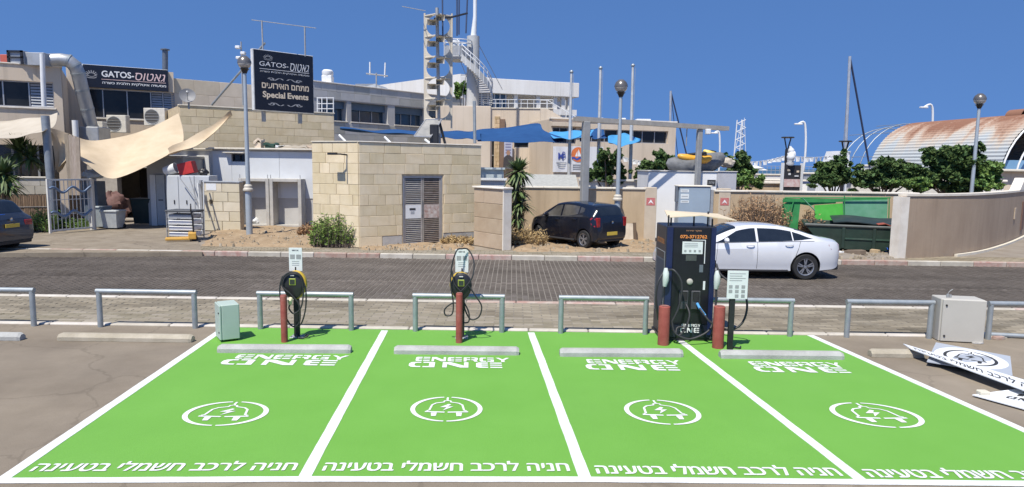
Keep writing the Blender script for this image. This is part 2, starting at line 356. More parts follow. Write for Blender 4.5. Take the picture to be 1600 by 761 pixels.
rng = random.Random(3)
def pave(parent, x0, x1, y0, y1, z, pw, pd, joint, matstuff, matpiece, name, vis, tone, piece_test, cols=False):
    """paving stones: the nearest 300 as pieces of their own, the rest joined"""
    stuff = MB(); cells = []
    row = 0; y = y0
    if cols:                                            # continuous joints towards the kerb, pieces staggered in each column
        x = x0; c_ = 0
        while x < x1:
            yy = y0 - (pd / 2 if c_ % 2 else 0)
            while yy < y1:
                a, b = max(yy, y0), min(yy + pd, y1)
                if b - a > pd * .3: cells.append((x, x + pw, a, b))
                yy += pd
            x += pw; c_ += 1
    while not cols and y < y1 - pd * .5:
        x = x0 - (pw / 2 if row % 2 else 0)
        while x < x1:
            a, b = max(x, x0), min(x + pw, x1)
            if b - a > pw * .3: cells.append((a, b, y, min(y + pd, y1)))
            x += pw
        y += pd; row += 1
    cells.sort(key=lambda c: piece_test((c[0] + c[1]) / 2, (c[2] + c[3]) / 2))
    n = 0
    for a, b, c, d in cells:
        px = 800 + FPX * (a + b) / 2 / ((c + d) / 2)
        if px < -60 or px > 1660: continue
        hz = z + rng.uniform(-.003, .003)
        if n < 300 and abs(b - a - pw) < .01 and abs(d - c - pd) < .01:
            k = (name, pw, pd)
            if k not in _bc:
                q = MB(); w2, d2, bv = pw / 2 - joint, pd / 2 - joint, .006
                q.add([(-w2, -d2, -.04), (w2, -d2, -.04), (w2, d2, -.04), (-w2, d2, -.04), (-w2, -d2, -bv), (w2, -d2, -bv), (w2, d2, -bv), (-w2, d2, -bv),
                       (-w2 + bv, -d2 + bv, 0), (w2 - bv, -d2 + bv, 0), (w2 - bv, d2 - bv, 0), (-w2 + bv, d2 - bv, 0)],
                      [(8, 9, 10, 11), (4, 5, 9, 8), (5, 6, 10, 9), (6, 7, 11, 10), (7, 4, 8, 11), (0, 1, 5, 4), (1, 2, 6, 5), (2, 3, 7, 6), (3, 0, 4, 7)])
                _bc[k] = q.build('paver', matpiece, mesh_only=True)
            child('paver', _bc[k], parent, ((a + b) / 2, (c + d) / 2, hz)); n += 1
        else:
            a += joint; b -= joint; c += joint; d -= joint; bv = .006
            stuff.col = tone((a + b) / 2, (c + d) / 2)
            stuff.add([(a, c, z - .04), (b, c, z - .04), (b, d, z - .04), (a, d, z - .04), (a + bv, c + bv, hz), (b - bv, c + bv, hz), (b - bv, d - bv, hz), (a + bv, d - bv, hz)],
                      [(4, 5, 6, 7), (0, 1, 5, 4), (1, 2, 6, 5), (2, 3, 7, 6), (3, 0, 4, 7)])
    o = stuff.build('paver_field', matstuff, parent); o['kind'] = 'stuff'
def blot(x, y, s): return math.sin(x * 1.3 * s + 2.1 * math.sin(y * 1.9 * s)) * math.sin(y * 2.3 * s + 1.7 * math.sin(x * .9 * s))
YROW = G(640, 440, ZR).y
def tone_walk(x, y):
    t = 1.0 + .22 * blot(x, y, 1.1) + rng.uniform(-.16, .16); t *= (.74 if blot(x + 4, y * 1.5, .8) > .42 else 1); return (t, t * .985, t * .96)
def tone_road(x, y):
    t = 1.0 + .10 * blot(x, y, .5) + rng.uniform(-.07, .07); k = (y - YB) / (YC - YB); t *= 1 - .16 * (math.exp(-((k - .2) / .06) ** 2) + math.exp(-((k - .42) / .06) ** 2) + math.exp(-((k - .66) / .05) ** 2) + math.exp(-((k - .86) / .05) ** 2)); t *= 1.0 if abs(x) < 6 else .9; t *= 1.35 if abs(y - YROW) < .11 else 1; return (t * 1.02, t, t * .985)
pave(walk, -11, 12, YA + .15, YB - .17, ZS, .34, .115, .006, PAVS, PAVS1, 'walk', 1, tone_walk, lambda x, y: abs(x + 3.6) * .3 + y * 2)
pave(road, -17.5, 18.5, YB + .01, YC - .01, ZR, .125, .21, .005, PAVR, PAVR1, 'road', 1, tone_road, lambda x, y: abs(x + 1.4) * .8 + (y - 14), True)
def tone_far(x, y):
    t = .95 + .2 * blot(x, y, .7) + rng.uniform(-.12, .12); return (t, t * .96, t * .88)
pave(yard, -19, 18, YC + .19, 21.75, ZS, .3, .15, .006, PAVS, PAVS1, 'far', 1, tone_far, lambda x, y: abs(x) * .5 + y)

# kerbs: one stone after the other
def kerb_row(name, y0, y1, z0, z1, seq, L, off):
    k = setting(name); x = -24 + off; i = 0
    meshes = {}
    for mt in (KERB, KERBR):
        q = MB(); q.box(-L / 2 + .006, L / 2 - .006, 0, y1 - y0, 0, z1 - z0, .018); meshes[mt.name] = q.build('kerb_stone', mt, mesh_only=True)
    while x < 24:
        child('kerb_stone', meshes[seq(x).name], k, (x + L / 2, y0, z0)); x += L; i += 1
kerb_row('lot_edge_kerb', YA, YA + .13, -.15, .028, lambda x: KERB, 1.0, .3)
kerb_row('near_road_kerb', YB - .155, YB, -.15, .03, lambda x: KERBR if -1.5 < x < 3.2 or x > 9.5 else KERB, 1.0, .1)
def fk(x):
    if x < -11.5: return KERBR if -14.5 < x < -12.5 else KERB
    return KERBR if (int(math.floor((x + 30) / 2)) % 2 == 0) else KERB
kerb_row('far_road_kerb', YC, YC + .16, -.15, .035, fk, 1.0, 0)

# bare earth heaped between the pavement and the buildings (uneven, low)
def heap(name, pts, hgt, mt, seed):
    rr = random.Random(seed); mb = MB(); xs = [p.x for p in pts]; ys = [p.y for p in pts]
    n = 26; x0, x1, y0, y1 = min(xs), max(xs), min(ys), max(ys)
    def inside(x, y):
        s = 1e9; sg = 1
        for i in range(len(pts)):
            a, b = pts[i], pts[(i + 1) % len(pts)]
            e = Vector((b.x - a.x, b.y - a.y)); d = (e.x * (y - a.y) - e.y * (x - a.x)) / max(e.length, 1e-6); s = min(s, d)
        return s
    def fn(u, v):
        x = x0 + (x1 - x0) * u; y = y0 + (y1 - y0) * v; d = inside(x, y)
        h = ZS - .06 + min(hgt + .06, max(0, d + .1) * .35) + (.03 * math.sin(x * 5 + 2 * math.sin(y * 4)) + rr.uniform(-.015, .015)) * (1 if d > 0 else 0)
        return (x, y, h)
    mb.grid(n * 2, n, fn); return tag(mb.build(name, mt, smooth=50), kind='structure')
cc = lambda *pp: [G(x, y, ZS) for x, y in pp]
heap('dirt_verge', cc((318, 384), (500, 386), (500, 356), (372, 352), (330, 362)), .05, DIRT, 1)
heap('dirt_verge', cc((798, 394), (1024, 394), (1020, 368), (812, 366)), .05, DIRT, 2)
heap('dirt_verge', cc((560, 391), (740, 391), (738, 376), (566, 383)), .03, DIRT, 3)
heap('dirt_verge', cc((1130, 398), (1420, 408), (1425, 374), (1130, 370)), .04, TERR, 4)
# the paved drive into the restaurant yard
g = MB(); a = cc((-120, 396), (316, 394), (300, 352), (60, 350)); g.prism([(p.x, p.y, -.15) for p in a], (0, 0, .15 + ZS + .004))
DRIVE = M_('drive_paving', (.20, .165, .12), .95, c2=(.275, .235, .18), scale=1.8, bump=.35, bscale=50, dirt=.55, dirtc=(.12, .10, .082), spec=.15, speck=.12, cracks=.3)
tag(g.build('drive', DRIVE), kind='structure')

# ---------------------------------------------------------------- green charging bays
LW = .105
NR = [G(x, y) for x, y in ((1, 752), (474, 749.5), (915, 750), (1349, 754))]
xF = [G(x, y).x for x, y in ((338, 520), (600, 518), (829, 518), (1047, 520))]
g5 = [G(1272, 527), G(1600, 673)]
sl = (g5[1].x - g5[0].x) / (g5[1].y - g5[0].y); xF.append(g5[0].x + sl * (YA - g5[0].y)); yn4 = NR[3].y + .02; NR.append(Vector((g5[0].x + sl * (yn4 - g5[0].y), yn4, 0)))
def bay(b, u, v, z=0.0):
    p = NR[b].lerp(NR[b + 1], u); q = Vector((xF[b] + (xF[b + 1] - xF[b]) * u, YA - .02, 0)); r_ = p.lerp(q, v); r_.z = z; return r_
bays = []
for b in range(4):
    g = MB(); g.slab(6, 12, lambda u, v: bay(b, u + (.002 if u == 0 else -.002 if u == 1 else 0), v, .004), (0, 0, -.003))
    o = tag(g.build('parking_bay', GREEN), kind='structure'); bays.append(o)
for i in range(5):
    g = MB(); far = Vector((xF[i], YA - .02, 0))
    if i in (1, 2): far = NR[i].lerp(far, .985)
    g.slab(1, 60, lambda u, v: tuple(NR[i].lerp(far, v) + Vector(((u - .5) * LW * 1.06 + .0015 * math.sin(v * 37 + 5 * u + i) + rng.uniform(-.0012, .0012), 0, .008))), (0, 0, -.004))
    tag(g.build('bay_line', WPAINT), kind='structure')
def nearp(u, v):
    k = min(3, int(u * 4)); p = NR[k].lerp(NR[k + 1], u * 4 - k); return (p.x + (-.06 if u == 0 else .1 if u == 1 else 0), p.y - .05 + v * .1 + .0015 * math.sin(u * 90 + 3 * v) + rng.uniform(-.001, .001), .0085)
g = MB(); g.slab(160, 1, nearp, (0, 0, -.004)); tag(g.build('bay_end_line', WPAINT), kind='structure')

# lettering, flat paint
def text_geo(body, bold=0.0, shear=0.0):
    c = bpy.data.curves.new('lettering', 'FONT'); c.body = body; c.resolution_u = 3; c.offset = bold; c.shear = shear
    o = bpy.data.objects.new('lettering', c); COL.objects.link(o); bpy.context.view_layer.update()
    me = bpy.data.meshes.new_from_object(o.evaluated_get(bpy.context.evaluated_depsgraph_get()))
    vs = [tuple(v.co) for v in me.vertices]; fs = [tuple(p.vertices) for p in me.polygons]
    bpy.data.objects.remove(o); bpy.data.curves.remove(c); bpy.data.meshes.remove(me)
    par = list(range(len(vs)))                          # where a bar of a glyph overlaps its stem, butt them
    def find(i):
        while par[i] != i: i = par[i]
        return i
    for f in fs:
        for i in f[1:]: par[find(i)] = find(f[0])
    isl = {}
    for i in range(len(vs)): isl.setdefault(find(i), []).append(i)
    for r_ in isl.values():
        if len(r_) == 4:
            bx0, bx1, by0, by1 = min(vs[i][0] for i in r_), max(vs[i][0] for i in r_), min(vs[i][1] for i in r_), max(vs[i][1] for i in r_)
            for q_ in isl.values():
                if q_ is r_: continue
                for i in q_:
                    if bx0 - 1e-4 < vs[i][0] < bx1 + 1e-4 and by0 - 1e-4 <= vs[i][1] < by1 - 1e-4: vs[i] = (vs[i][0], by1, 0)
    xs = [v[0] for v in vs]; ys = [v[1] for v in vs]; x0, x1, y0, y1 = min(xs), max(xs), min(ys), max(ys)
    return [((v[0] - x0) / (x1 - x0), (v[1] - y0) / (y1 - y0)) for v in vs], fs, (x1 - x0) / (y1 - y0)
_tc = {}
def text_on(mb, body, fn, bold=0.0, shear=0.0):       # fn maps the lettering's unit box to a place
    k = (body, bold, shear)
    if k not in _tc: _tc[k] = text_geo(body, bold, shear)
    vs, fs, _ = _tc[k]; mb.add([fn(u, v) for u, v in vs], fs)
heb = lambda s: s[::-1]
LET = {'O': [[(.0, .3), (.09, .06), (.3, 0), (.46, 0), (.46, .2), (.3, .2), (.22, .32), (.22, .68), (.3, .8), (.46, .8), (.46, 1), (.3, 1), (.09, .94), (0, .7)],
             [(.54, 0), (1, 0), (1, .92), (.92, 1), (.54, 1), (.54, .8), (.78, .8), (.78, .2), (.54, .2)]],
       'N': [[(0, 0), (.17, 0), (.17, .62), (.68, 0), (1, 0), (1, 1), (.83, 1), (.83, .36), (.3, 1), (0, 1)]],
       'E': [[(.1, 1), (.46, 1), (.46, .8), (.2, .76), (.2, .61), (.46, .6), (.46, .42), (.2, .4), (.2, .24), (.46, .2), (.46, 0), (.1, 0), (0, .14), (0, .86)],
             [(.54, 1), (1, 1), (1, .8), (.54, .8)], [(.54, .6), (1, .6), (1, .42), (.54, .42)], [(.54, .2), (1, .2), (1, 0), (.54, 0)]],
       'R': [[(0, 0), (.2, 0), (.2, .34), (.46, .34), (.46, .54), (.2, .54), (.2, .8), (.46, .8), (.46, 1), (0, 1)],
             [(.54, 1), (.88, 1), (1, .9), (1, .46), (.9, .36), (1, 0), (.76, 0), (.66, .34), (.54, .34), (.54, .54), (.78, .54), (.78, .8), (.54, .8)]],
       'G': [[(.1, 1), (.46, 1), (.46, .8), (.22, .76), (.22, .24), (.46, .2), (.46, 0), (.1, 0), (0, .14), (0, .86)],
             [(.54, 1), (1, 1), (1, .8), (.54, .8)], [(.54, 0), (1, 0), (1, .55), (.54, .55), (.54, .38), (.78, .38), (.78, .2), (.54, .2)]],
       'Y': [[(0, 1), (.24, 1), (.5, .6), (.76, 1), (1, 1), (.62, .42), (.62, 0), (.38, 0), (.38, .42)]]}
def block_word(mb, word, fn, gap=.16):
    n = len(word); wd = 1 / (n + gap * (n - 1))
    for i, ch in enumerate(word):
        for poly in LET[ch]: mb.add([fn((i * (1 + gap) + x) * wd, y) for x, y in poly], [tuple(range(len(poly)))])
def strip(mb, pts, wid, fn, closed=False):            # a painted stroke
    n = len(pts); L = []
    for i, p in enumerate(pts):
        a = pts[i - 1] if (i or closed) else p; b = pts[(i + 1) % n] if (i < n - 1 or closed) else p
        dx, dy = b[0] - a[0], b[1] - a[1]; l = math.hypot(dx, dy) or 1; w = wid[i] if isinstance(wid, list) else wid
        L.append((p[0] - dy / l * w / 2, p[1] + dx / l * w / 2, p[0] + dy / l * w / 2, p[1] - dx / l * w / 2))
    vs = [fn(q[0], q[1]) for q in L] + [fn(q[2], q[3]) for q in L]
    mb.add(vs, [(i, (i + 1) % n, n + (i + 1) % n, n + i) for i in range(n if closed else n - 1)])
def emblem(mb, fn):                                   # ring of two arcs round a plug with a flash, in [-1,1]
    def arc(a0, a1, w0, w1, w2):
        n = 28; pts = []; wd = []
        for k in range(n + 1):
            t = k / n; a = R(a0 + (a1 - a0) * t); pts.append((math.cos(a) * .9, math.sin(a) * .9)); wd.append(w0 + (w1 - w0) * math.sin(math.pi * t) + (w2 - w0) * t)
        strip(mb, pts, wd, fn)
    arc(96, 267, .06, .125, .06); arc(83, -88, .06, .125, .06)
    strip(mb, [(0, .62), (-.07, .6), (-.09, .5), (-.3, .42), (-.4, .28), (-.43, .05), (-.45, -.12), (-.52, -.17)], .055, fn)
    strip(mb, [(.01, .88), (.0, .72), (.02, .62), (.09, .6), (.11, .5), (.32, .42), (.42, .28), (.45, .05), (.47, -.12), (.54, -.17)], .055, fn)
    strip(mb, [(-.56, -.23), (-.04, -.27)], .075, fn); strip(mb, [(.04, -.27), (.58, -.23)], .075, fn)
    for x in (-.32, .34): mb.add([fn(x - .08, -.3), fn(x + .08, -.3), fn(x + .06, -.55), fn(x - .06, -.55)], [(0, 1, 2, 3)])
    mb.add([fn(*p) for p in ((.05, .36), (-.18, .1), (.0, .1), (-.1, -.15), (.18, .16), (.02, .16), (.12, .3))], [tuple(range(7))])
def vy(b, py):                                        # picture row (mid picture) -> how far up the bay
    a = (NR[b].y + NR[b + 1].y) / 2; return (G(800, py).y - a) / (YA - .02 - a)
TXT = heb('חניה לרכב חשמלי בטעינה')
for b in range(4):
    m_ = MB(); z = .0095
    ea, eb, oa, ob = ((.285, .885, .243, .84), (.27, .815, .24, .765), (.27, .83, .245, .775), (.24, .785, .22, .745))[b]
    e0, e1, o0, o1 = vy(b, 567), vy(b, 560.5), vy(b, 576.5), vy(b, 568.2)
    block_word(m_, 'ENERGY', lambda u, v: bay(b, ea + (eb - ea) * u, e0 + (e1 - e0) * v, z), .13)
    block_word(m_, 'ONE', lambda u, v: bay(b, oa + (ob - oa) * u, o0 + (o1 - o0) * v, z), .3)
    c0, c1 = (vy(b, 662), vy(b, 622)) if b else (vy(b, 674), vy(b, 634)); ec = ((.525, .478, .476, .463)[b], (c0 + c1) / 2); er = (.176, .167, .175, .195)[b] / .97
    emblem(m_, lambda x, y: bay(b, ec[0] + x * er, ec[1] + y * (c1 - c0) * .52, z))
    h0, h1 = (vy(b, 739), vy(b, 723.5)) if b else (vy(b, 745), vy(b, 730))
    for k_ in range(4): text_on(m_, TXT, lambda u, v: bay(b, .05 + .9 * u + .0016 * k_, h0 + (h1 - h0) * v + .0009 * (k_ % 2), z + .0004 * k_))
    o = m_.build('bay_lettering', WPAINT, bays[b])
# ================================================================ FOREGROUND: rails, wheel stops, bollards, chargers, boxes
# galvanised hoop rails along the pavement edge
def make_rail(wd):
    t = thing('hoop_rail', '', 'rail'); r = .043; h = .6; c = .02
    m_ = MB(); m_.tube([(-wd / 2 - .04, 0, h), (wd / 2 + .04, 0, h)], r, 14); m_.build('top_bar', GALV, t, 40)
    for s in (-1, 1):
        m_ = MB(); m_.tube([(s * wd / 2, 0, -.05), (s * wd / 2, 0, h - .005)], r, 14); m_.build('post', GALV, t, 40)
    return t
rail_lab = ['galvanised hoop rail at the far left edge of the lot', 'galvanised hoop rail behind the long beige wheel stop on the left', 'galvanised hoop rail behind the left charging post',
            'galvanised hoop rail behind the second charging post', 'galvanised hoop rail just left of the dark charging cabinet', 'galvanised hoop rail behind the white sign on a black post',
            'galvanised hoop rail ending behind the grey cabinet on the right', 'galvanised hoop rail at the far right edge of the lot']
rails = [(-95, 53), (157, 305), (407, 549), (649, 784), (876, 1008), (1100, 1234), (1323, 1452), (1544, 1690)]
for (a, b), lab in zip(rails, rail_lab):
    p, q = G(a, 514 + (a - 800) * .012), G(b, 514 + (b - 800) * .012)
    for e_ in (p, q): e_.x *= (YA - .1) / e_.y
    o = make_rail(q.x - p.x); o['label'] = lab; o['group'] = 'hoop rails along the pavement'; o.location = ((p.x + q.x) / 2, YA - .1, 0)

# precast wheel stops
def make_stop(L, h=.105, d=.16):
    m_ = MB(); prof = [(-d / 2, 0), (d / 2, 0), (d / 2, h * .55), (d / 2 - .045, h), (-d / 2 + .045, h), (-d / 2, h * .55)]
    vs = []; n = len(prof)
    for x, k in ((-L / 2, .8), (-L / 2 + .04, 1), (L / 2 - .04, 1), (L / 2, .8)): vs += [(x, y * k, z * (k if z > 0 else 1)) for y, z in prof]
    fs = [tuple(range(n))[::-1], tuple(range(3 * n, 4 * n))] + [(i * n + k, (i + 1) * n + k, (i + 1) * n + (k + 1) % n, i * n + (k + 1) % n) for i in range(3) for k in range(n)]
    return m_.add(vs, fs)
STOPM = M_('stop_concrete', (.31, .31, .29), .9, c2=(.42, .42, .395), scale=4, bump=.3, bscale=70, dirt=.55, dirtc=(.22, .215, .19), speck=.1)
STOPB = M_('stop_beige', (.33, .29, .215), .92, c2=(.43, .385, .30), scale=4, bump=.3, bscale=70, dirt=.5, dirtc=(.2, .175, .13), speck=.1)
def stop(x0, y0, x1, y1, mt, lab, grp=None):
    p, q = G(x0, y0), G(x1, y1); L = (q - p).length
    o = make_stop(L).build('wheel_stop', mt); o.location = ((p.x + q.x) / 2, (p.y + q.y) / 2 + .08, .004); o.rotation_euler = (0, 0, math.atan2(q.y - p.y, q.x - p.x)); tag(o, lab, 'wheel stop', grp); return o
gs = 'wheel stops on the green bays'
stop(338, 552, 547, 553, STOPM, 'pale concrete wheel stop in the leftmost green bay', gs)
stop(615, 554, 811, 556, STOPM, 'pale concrete wheel stop in the second green bay from the left', gs)
stop(875, 558, 1068, 559, STOPM, 'pale concrete wheel stop in front of the dark charging cabinet', gs)
stop(1127, 561, 1320, 563, STOPM, 'pale concrete wheel stop in the rightmost green bay', gs)
stop(88, 533, 298, 536, STOPB, 'long beige wheel stop lying left of the green bays')
stop(-120, 531, 30, 533, STOPM, 'grey wheel stop cut off by the left edge')
stop(1363, 559, 1448, 560, STOPB, 'short beige wheel stop partly under the fallen sign strip')

# red bollards
def bollard(px, y0, y1, wpx, lab):
    p = G(px, y1); Y = p.y; s = FPX / Y; top = P(px, y0, Y).z; r = wpx / s / 2
    t = thing('bollard', lab, 'bollard', (p.x, p.y + r, .004), group='red bollards')
    m_ = MB(); m_.lathe([(0, top), (r * .8, top - .002), (r * .97, top - .012), (r, top - .03), (r, .0)], seg=24); m_.build('post', BRED, t, 40, local=True)
    m_ = MB(); m_.lathe([(r * .78, top + .003), (r * .5, top + .006), (0, top + .006)], seg=20); m_.build('cap', M_('bollard_cap', (.2, .07, .055), .85, c2=(.3, .16, .13), scale=14), t, 40, local=True)
bollard(443, 462, 536, 10.5, 'slim dark red bollard beside the left charging post')
bollard(717, 459, 537, 11, 'slim red bollard in front of the second charging post')
bollard(1038, 480, 541, 18, 'thick red bollard at the left of the dark charging cabinet')
bollard(1124, 480, 546, 18, 'thick red bollard at the right of the dark charging cabinet')

# printed signs: grey blocks stand where the codes were left out
PRINTG = M_('grey_print', (.30, .31, .31), .7, var=.1)
PRINTB = M_('black_print', (.03, .03, .03), .6, var=.1)
SIGNW = M_('sign_white', (.66, .69, .67), .5, var=.05, scale=3)
YEL = M_('yellow_plastic', (.55, .37, .035), .45, var=.1)
CABLE = M_('cable_rubber', (.028, .028, .03), .55, var=.2)
def bez(pts, n=10):                                   # smooth curve through points
    pts = [Vector(p) for p in pts]; out = []
    for i in range(len(pts) - 1):
        p0 = pts[max(0, i - 1)]; p1 = pts[i]; p2 = pts[i + 1]; p3 = pts[min(len(pts) - 1, i + 2)]
        for k in range(n):
            t = k / n; out.append(.5 * ((2 * p1) + (p2 - p0) * t + (2 * p0 - 5 * p1 + 4 * p2 - p3) * t * t + (3 * p1 - p0 - 3 * p2 + p3) * t ** 3))
    out.append(pts[-1]); return out
def charge_post(px, py, lab, mirror, loops):
    p = G(px, py); s = FPX / p.y
    t = thing('charging_post', lab, 'charger', (p.x, p.y + .05, .004), group='round-headed charging posts')
    m_ = MB(); m_.box(-.1, .1, -.09, .09, 0, .012, .004); m_.build('base_plate', GREYM, t, local=True)
    m_ = MB(); m_.box(-.042, .042, -.03, .03, .012, .95, .006); m_.build('column', BLACK, t, local=True)
    for x in (-.075, .075):                            # foot bolts
        for y in (-.065, .065): m_ = MB(); m_.lathe([(0, .03), (.011, .03), (.011, .012)], (x, y, 0), seg=6); m_.build('bolt', GALV, t, local=True)
    hz = .86                                           # egg-shaped head
    def head(rx, rz, y0, y1, name, mt, dx=0.0):
        q = MB(); n = 36; rings = []
        for k, (yy, sc) in enumerate(((y1, .9), (y1 - .015, 1), (y0 + .04, 1), (y0 + .012, .96), (y0, .86), (y0 - .002, 0.0))):
            rings.append([(dx + math.cos(a) * rx * sc * (1 - .10 * math.sin(a) * (math.sin(a) < 0) * -1), yy, hz + math.sin(a) * rz * sc * (1.0 if math.sin(a) > 0 else 1.12)) for a in [2 * math.pi * i / n for i in range(n)]])
        vs = [v for r_ in rings for v in r_]; fs = [tuple(range(n))]
        for i in range(len(rings) - 1): fs += [(i * n + k, (i + 1) * n + k, (i + 1) * n + (k + 1) % n, i * n + (k + 1) % n) for k in range(n)]
        q.add(vs, fs); return q.build(name, mt, t, 35, local=True)
    head(.165, .205, -.17, -.08, 'head', BLACK); head(.172, .213, -.1, -.03, 'rim', YEL, .018 * mirror)
    sc = MB(); sc.box(-.05, .05, -.182, -.168, hz + .0, hz + .105, .004); scr = sc.build('screen', M_('screen_frame', (.30, .36, .05), .4, var=.1), t, local=True)
    sc = MB(); sc.box(-.037, .037, -.186, -.181, hz + .015, hz + .088); sc.build('display', M_('display_glass', (.03, .045, .035), .1, var=.2), scr, local=True)
    m_ = MB(); m_.tube([(-.03, -.178, hz + .15), (.03, -.178, hz + .15)], .012, 8); m_.build('badge', GALVD, t, local=True)
    # sign board
    z0, z1 = (1.105, 1.42); x0 = -.1 if mirror > 0 else -.105
    b = MB(); b.box(x0 - .0, x0 + .205, -.01, .0, z0 - .05, z1, .002); sg = b.build('sign_board', SIGNW, t, local=True)
    b = MB()
    for dx in (.02, .115):
        b.box(x0 + dx, x0 + dx + .072, -.0125, -.0115, z1 - .175, z1 - .105)
    for k in range(3): b.box(x0 + .045, x0 + .16, -.0125, -.0115, z1 - .215 - .03 * k, z1 - .208 - .03 * k)
    b.build('print', PRINTG, sg, local=True)
    b = MB(); text_on(b, 'ENERGY ONE', lambda u, v: Vector((x0 + .05 + .1 * u, -.0125, z1 - .05 + .022 * v)), .02); b.build('lettering', PRINTB, sg, local=True)
    b = MB(); b.tube([(0, .0, .95), (0, .0, 1.12)], .016, 8); b.build('sign_stem', BLACK, t, local=True)
    # plug and cable
    b = MB(); b.tube([(-.02, -.19, hz - .2), (-.03, -.22, hz - .235), (-.035, -.2, hz - .29)], [.032, .034, .026], 10); pl = b.build('plug', M_('plug_cream', (.62, .58, .36), .5, var=.1), t, 40, local=True)
    for lp in loops:
        b = MB(); b.tube(bez([(x, y, z) for x, y, z in lp], 8), .012, 8); b.build('cable', CABLE, t, 60, local=True)
    return t
charge_post(463, 528, 'charging post with a round black head, left of the two', 1, [
    [(-.035, -.2, .57), (-.05, -.21, .5), (.02, -.2, .42), (.13, -.19, .52), (.17, -.19, .8), (.12, -.2, 1.02), (0, -.2, 1.07), (-.12, -.2, 1.0), (-.15, -.2, .85), (-.02, -.2, .72), (.1, -.19, .55), (.1, -.18, .3), (.03, -.17, .2)],
    [(.03, -.17, .2), (.12, -.16, .26), (.19, -.16, .5), (.2, -.17, .8), (.14, -.18, .98)],
    [(-.14, -.2, 1.0), (-.19, -.2, .8), (-.16, -.19, .5), (-.06, -.17, .25), (.03, -.17, .2)],
    [(0, -.05, .06), (.05, -.12, .02), (.14, -.14, .02), (.2, -.08, .05), (.14, -.03, .04)]])
charge_post(721, 529, 'charging post behind the second bay\'s bollard, cable looped over its sign', -1, [
    [(-.03, -.2, .57), (-.12, -.19, .6), (-.25, -.18, .5), (-.24, -.18, .4), (-.14, -.18, .42), (-.12, -.19, .6), (-.16, -.2, .9), (-.14, -.2, 1.2), (-.07, -.19, 1.42), (.0, -.1, 1.44), (.1, -.05, 1.42), (.19, -.12, 1.25), (.17, -.19, 1.0), (.0, -.2, .78)],
    [(.0, -.2, .78), (-.1, -.2, .9), (-.14, -.2, 1.1)],
    [(.1, -.19, .9), (.22, -.18, .72), (.32, -.17, .55), (.28, -.17, .38), (.15, -.17, .34), (.06, -.17, .5), (.05, -.18, .66)],
    [(.04, -.17, .62), (.12, -.17, .45), (.12, -.17, .3), (.03, -.17, .28)]])

# dark rapid-charging cabinet
NAVYP = ANODE
CX0, CX1, CY0, CY1, CZ = 2.42, 3.2, 10.6, 11.36, 1.83
t = thing('charging_cabinet', 'tall dark navy rapid-charging cabinet with hanging cables', 'charger', ((CX0 + CX1) / 2, CY0, .004))
W_, D_ = CX1 - CX0, CY1 - CY0
m_ = MB(); m_.box(-W_ / 2 - .02, W_ / 2 + .02, .02, D_ + .02, 0, .05, .006); m_.build('plinth', BLACK, t, local=True)
m_ = MB(); m_.box(-W_ / 2, W_ / 2, 0, D_, .05, CZ, .012); m_.build('housing', ANODE, t, local=True)
m_ = MB(); m_.box(-W_ / 2 + .11, W_ / 2 - .09, -.012, -.001, .28, CZ - .02, .004); dr = m_.build('front_panel', M_('panel_black', (.009, .010, .014), .3, var=.2), t, local=True)
m_ = MB(); m_.box(-W_ / 2 + .005, -W_ / 2 + .1, -.016, -.001, .1, CZ - .02, .004); m_.build('side_strip', M_('strip_blue', (.012, .02, .07), .3, var=.2), t, local=True)
m_ = MB(); m_.box(W_ / 2 - .08, W_ / 2 - .005, -.016, -.001, .1, CZ - .02, .004); m_.build('side_strip', MATS['strip_blue'], t, local=True)
VENT = M_('vent_grey', (.07, .075, .085), .5, .3, var=.1)
for k in range(34):                                   # louvres in the left side
    m_ = MB(); z = .42 + k * .026; m_.add([(-W_ / 2 - .001, .1, z), (-W_ / 2 - .001, D_ - .1, z), (-W_ / 2 - .014, D_ - .1, z - .008), (-W_ / 2 - .014, .1, z - .008), (-W_ / 2 - .001, .1, z + .014), (-W_ / 2 - .001, D_ - .1, z + .014)], [(0, 1, 2, 3), (3, 2, 5, 4), (0, 3, 4), (1, 5, 2)])
    m_.build('louvre', VENT, t, local=True)
m_ = MB()
for a, b, c, d in ((.07, D_ - .07, CZ - .42, CZ - .412), (.07, D_ - .07, .38, .388), (.07, .078, .388, CZ - .42), (D_ - .078, D_ - .07, .388, CZ - .42)): m_.box(-W_ / 2 - .006, -W_ / 2 - .001, a, b, c, d)
m_.build('vent_frame', GREYM, t, local=True)
m_ = MB(); text_on(m_, '072-3712762', lambda u, v: Vector((-W_ / 2 + .21 + .42 * u, -.0145, CZ - .185 + .055 * v)), .03); m_.build('phone_number', ORANGE, t, local=True)
m_ = MB(); text_on(m_, heb('מוקד שירות'), lambda u, v: Vector((-W_ / 2 + .3 + .24 * u, -.0145, CZ - .08 + .026 * v)), .02); m_.build('service_line', M_('dim_orange', (.4, .2, .1), .5), t, local=True)
m_ = MB(); text_on(m_, '072-3712762', lambda u, v: Vector((-W_ / 2 - .003, D_ - .12 - .52 * u, CZ - .3 + .085 * v)), .035); m_.build('phone_number', M_('dim_orange2', (.5, .2, .07), .5), t, local=True)
m_ = MB(); m_.box(-.14, .18, -.017, -.012, CZ - .43, CZ - .235, .001); sg = m_.build('notice', SIGNW, t, local=True)
m_ = MB(); [m_.box(-.11 + .075 * k, -.075 + .075 * k, -.019, -.0175, CZ - .4, CZ - .365) for k in range(4)]; [m_.box(-.11, .1, -.019, -.0175, CZ - .27 - .025 * k, CZ - .262 - .025 * k) for k in range(3)]; m_.build('print', PRINTG, sg, local=True)
m_ = MB(); m_.box(.21, .222, -.017, -.012, CZ - .58, CZ - .215); m_.box(.0, .222, -.017, -.012, CZ - .215, CZ - .205); m_.build('bracket_trim', WHITE, t, local=True)
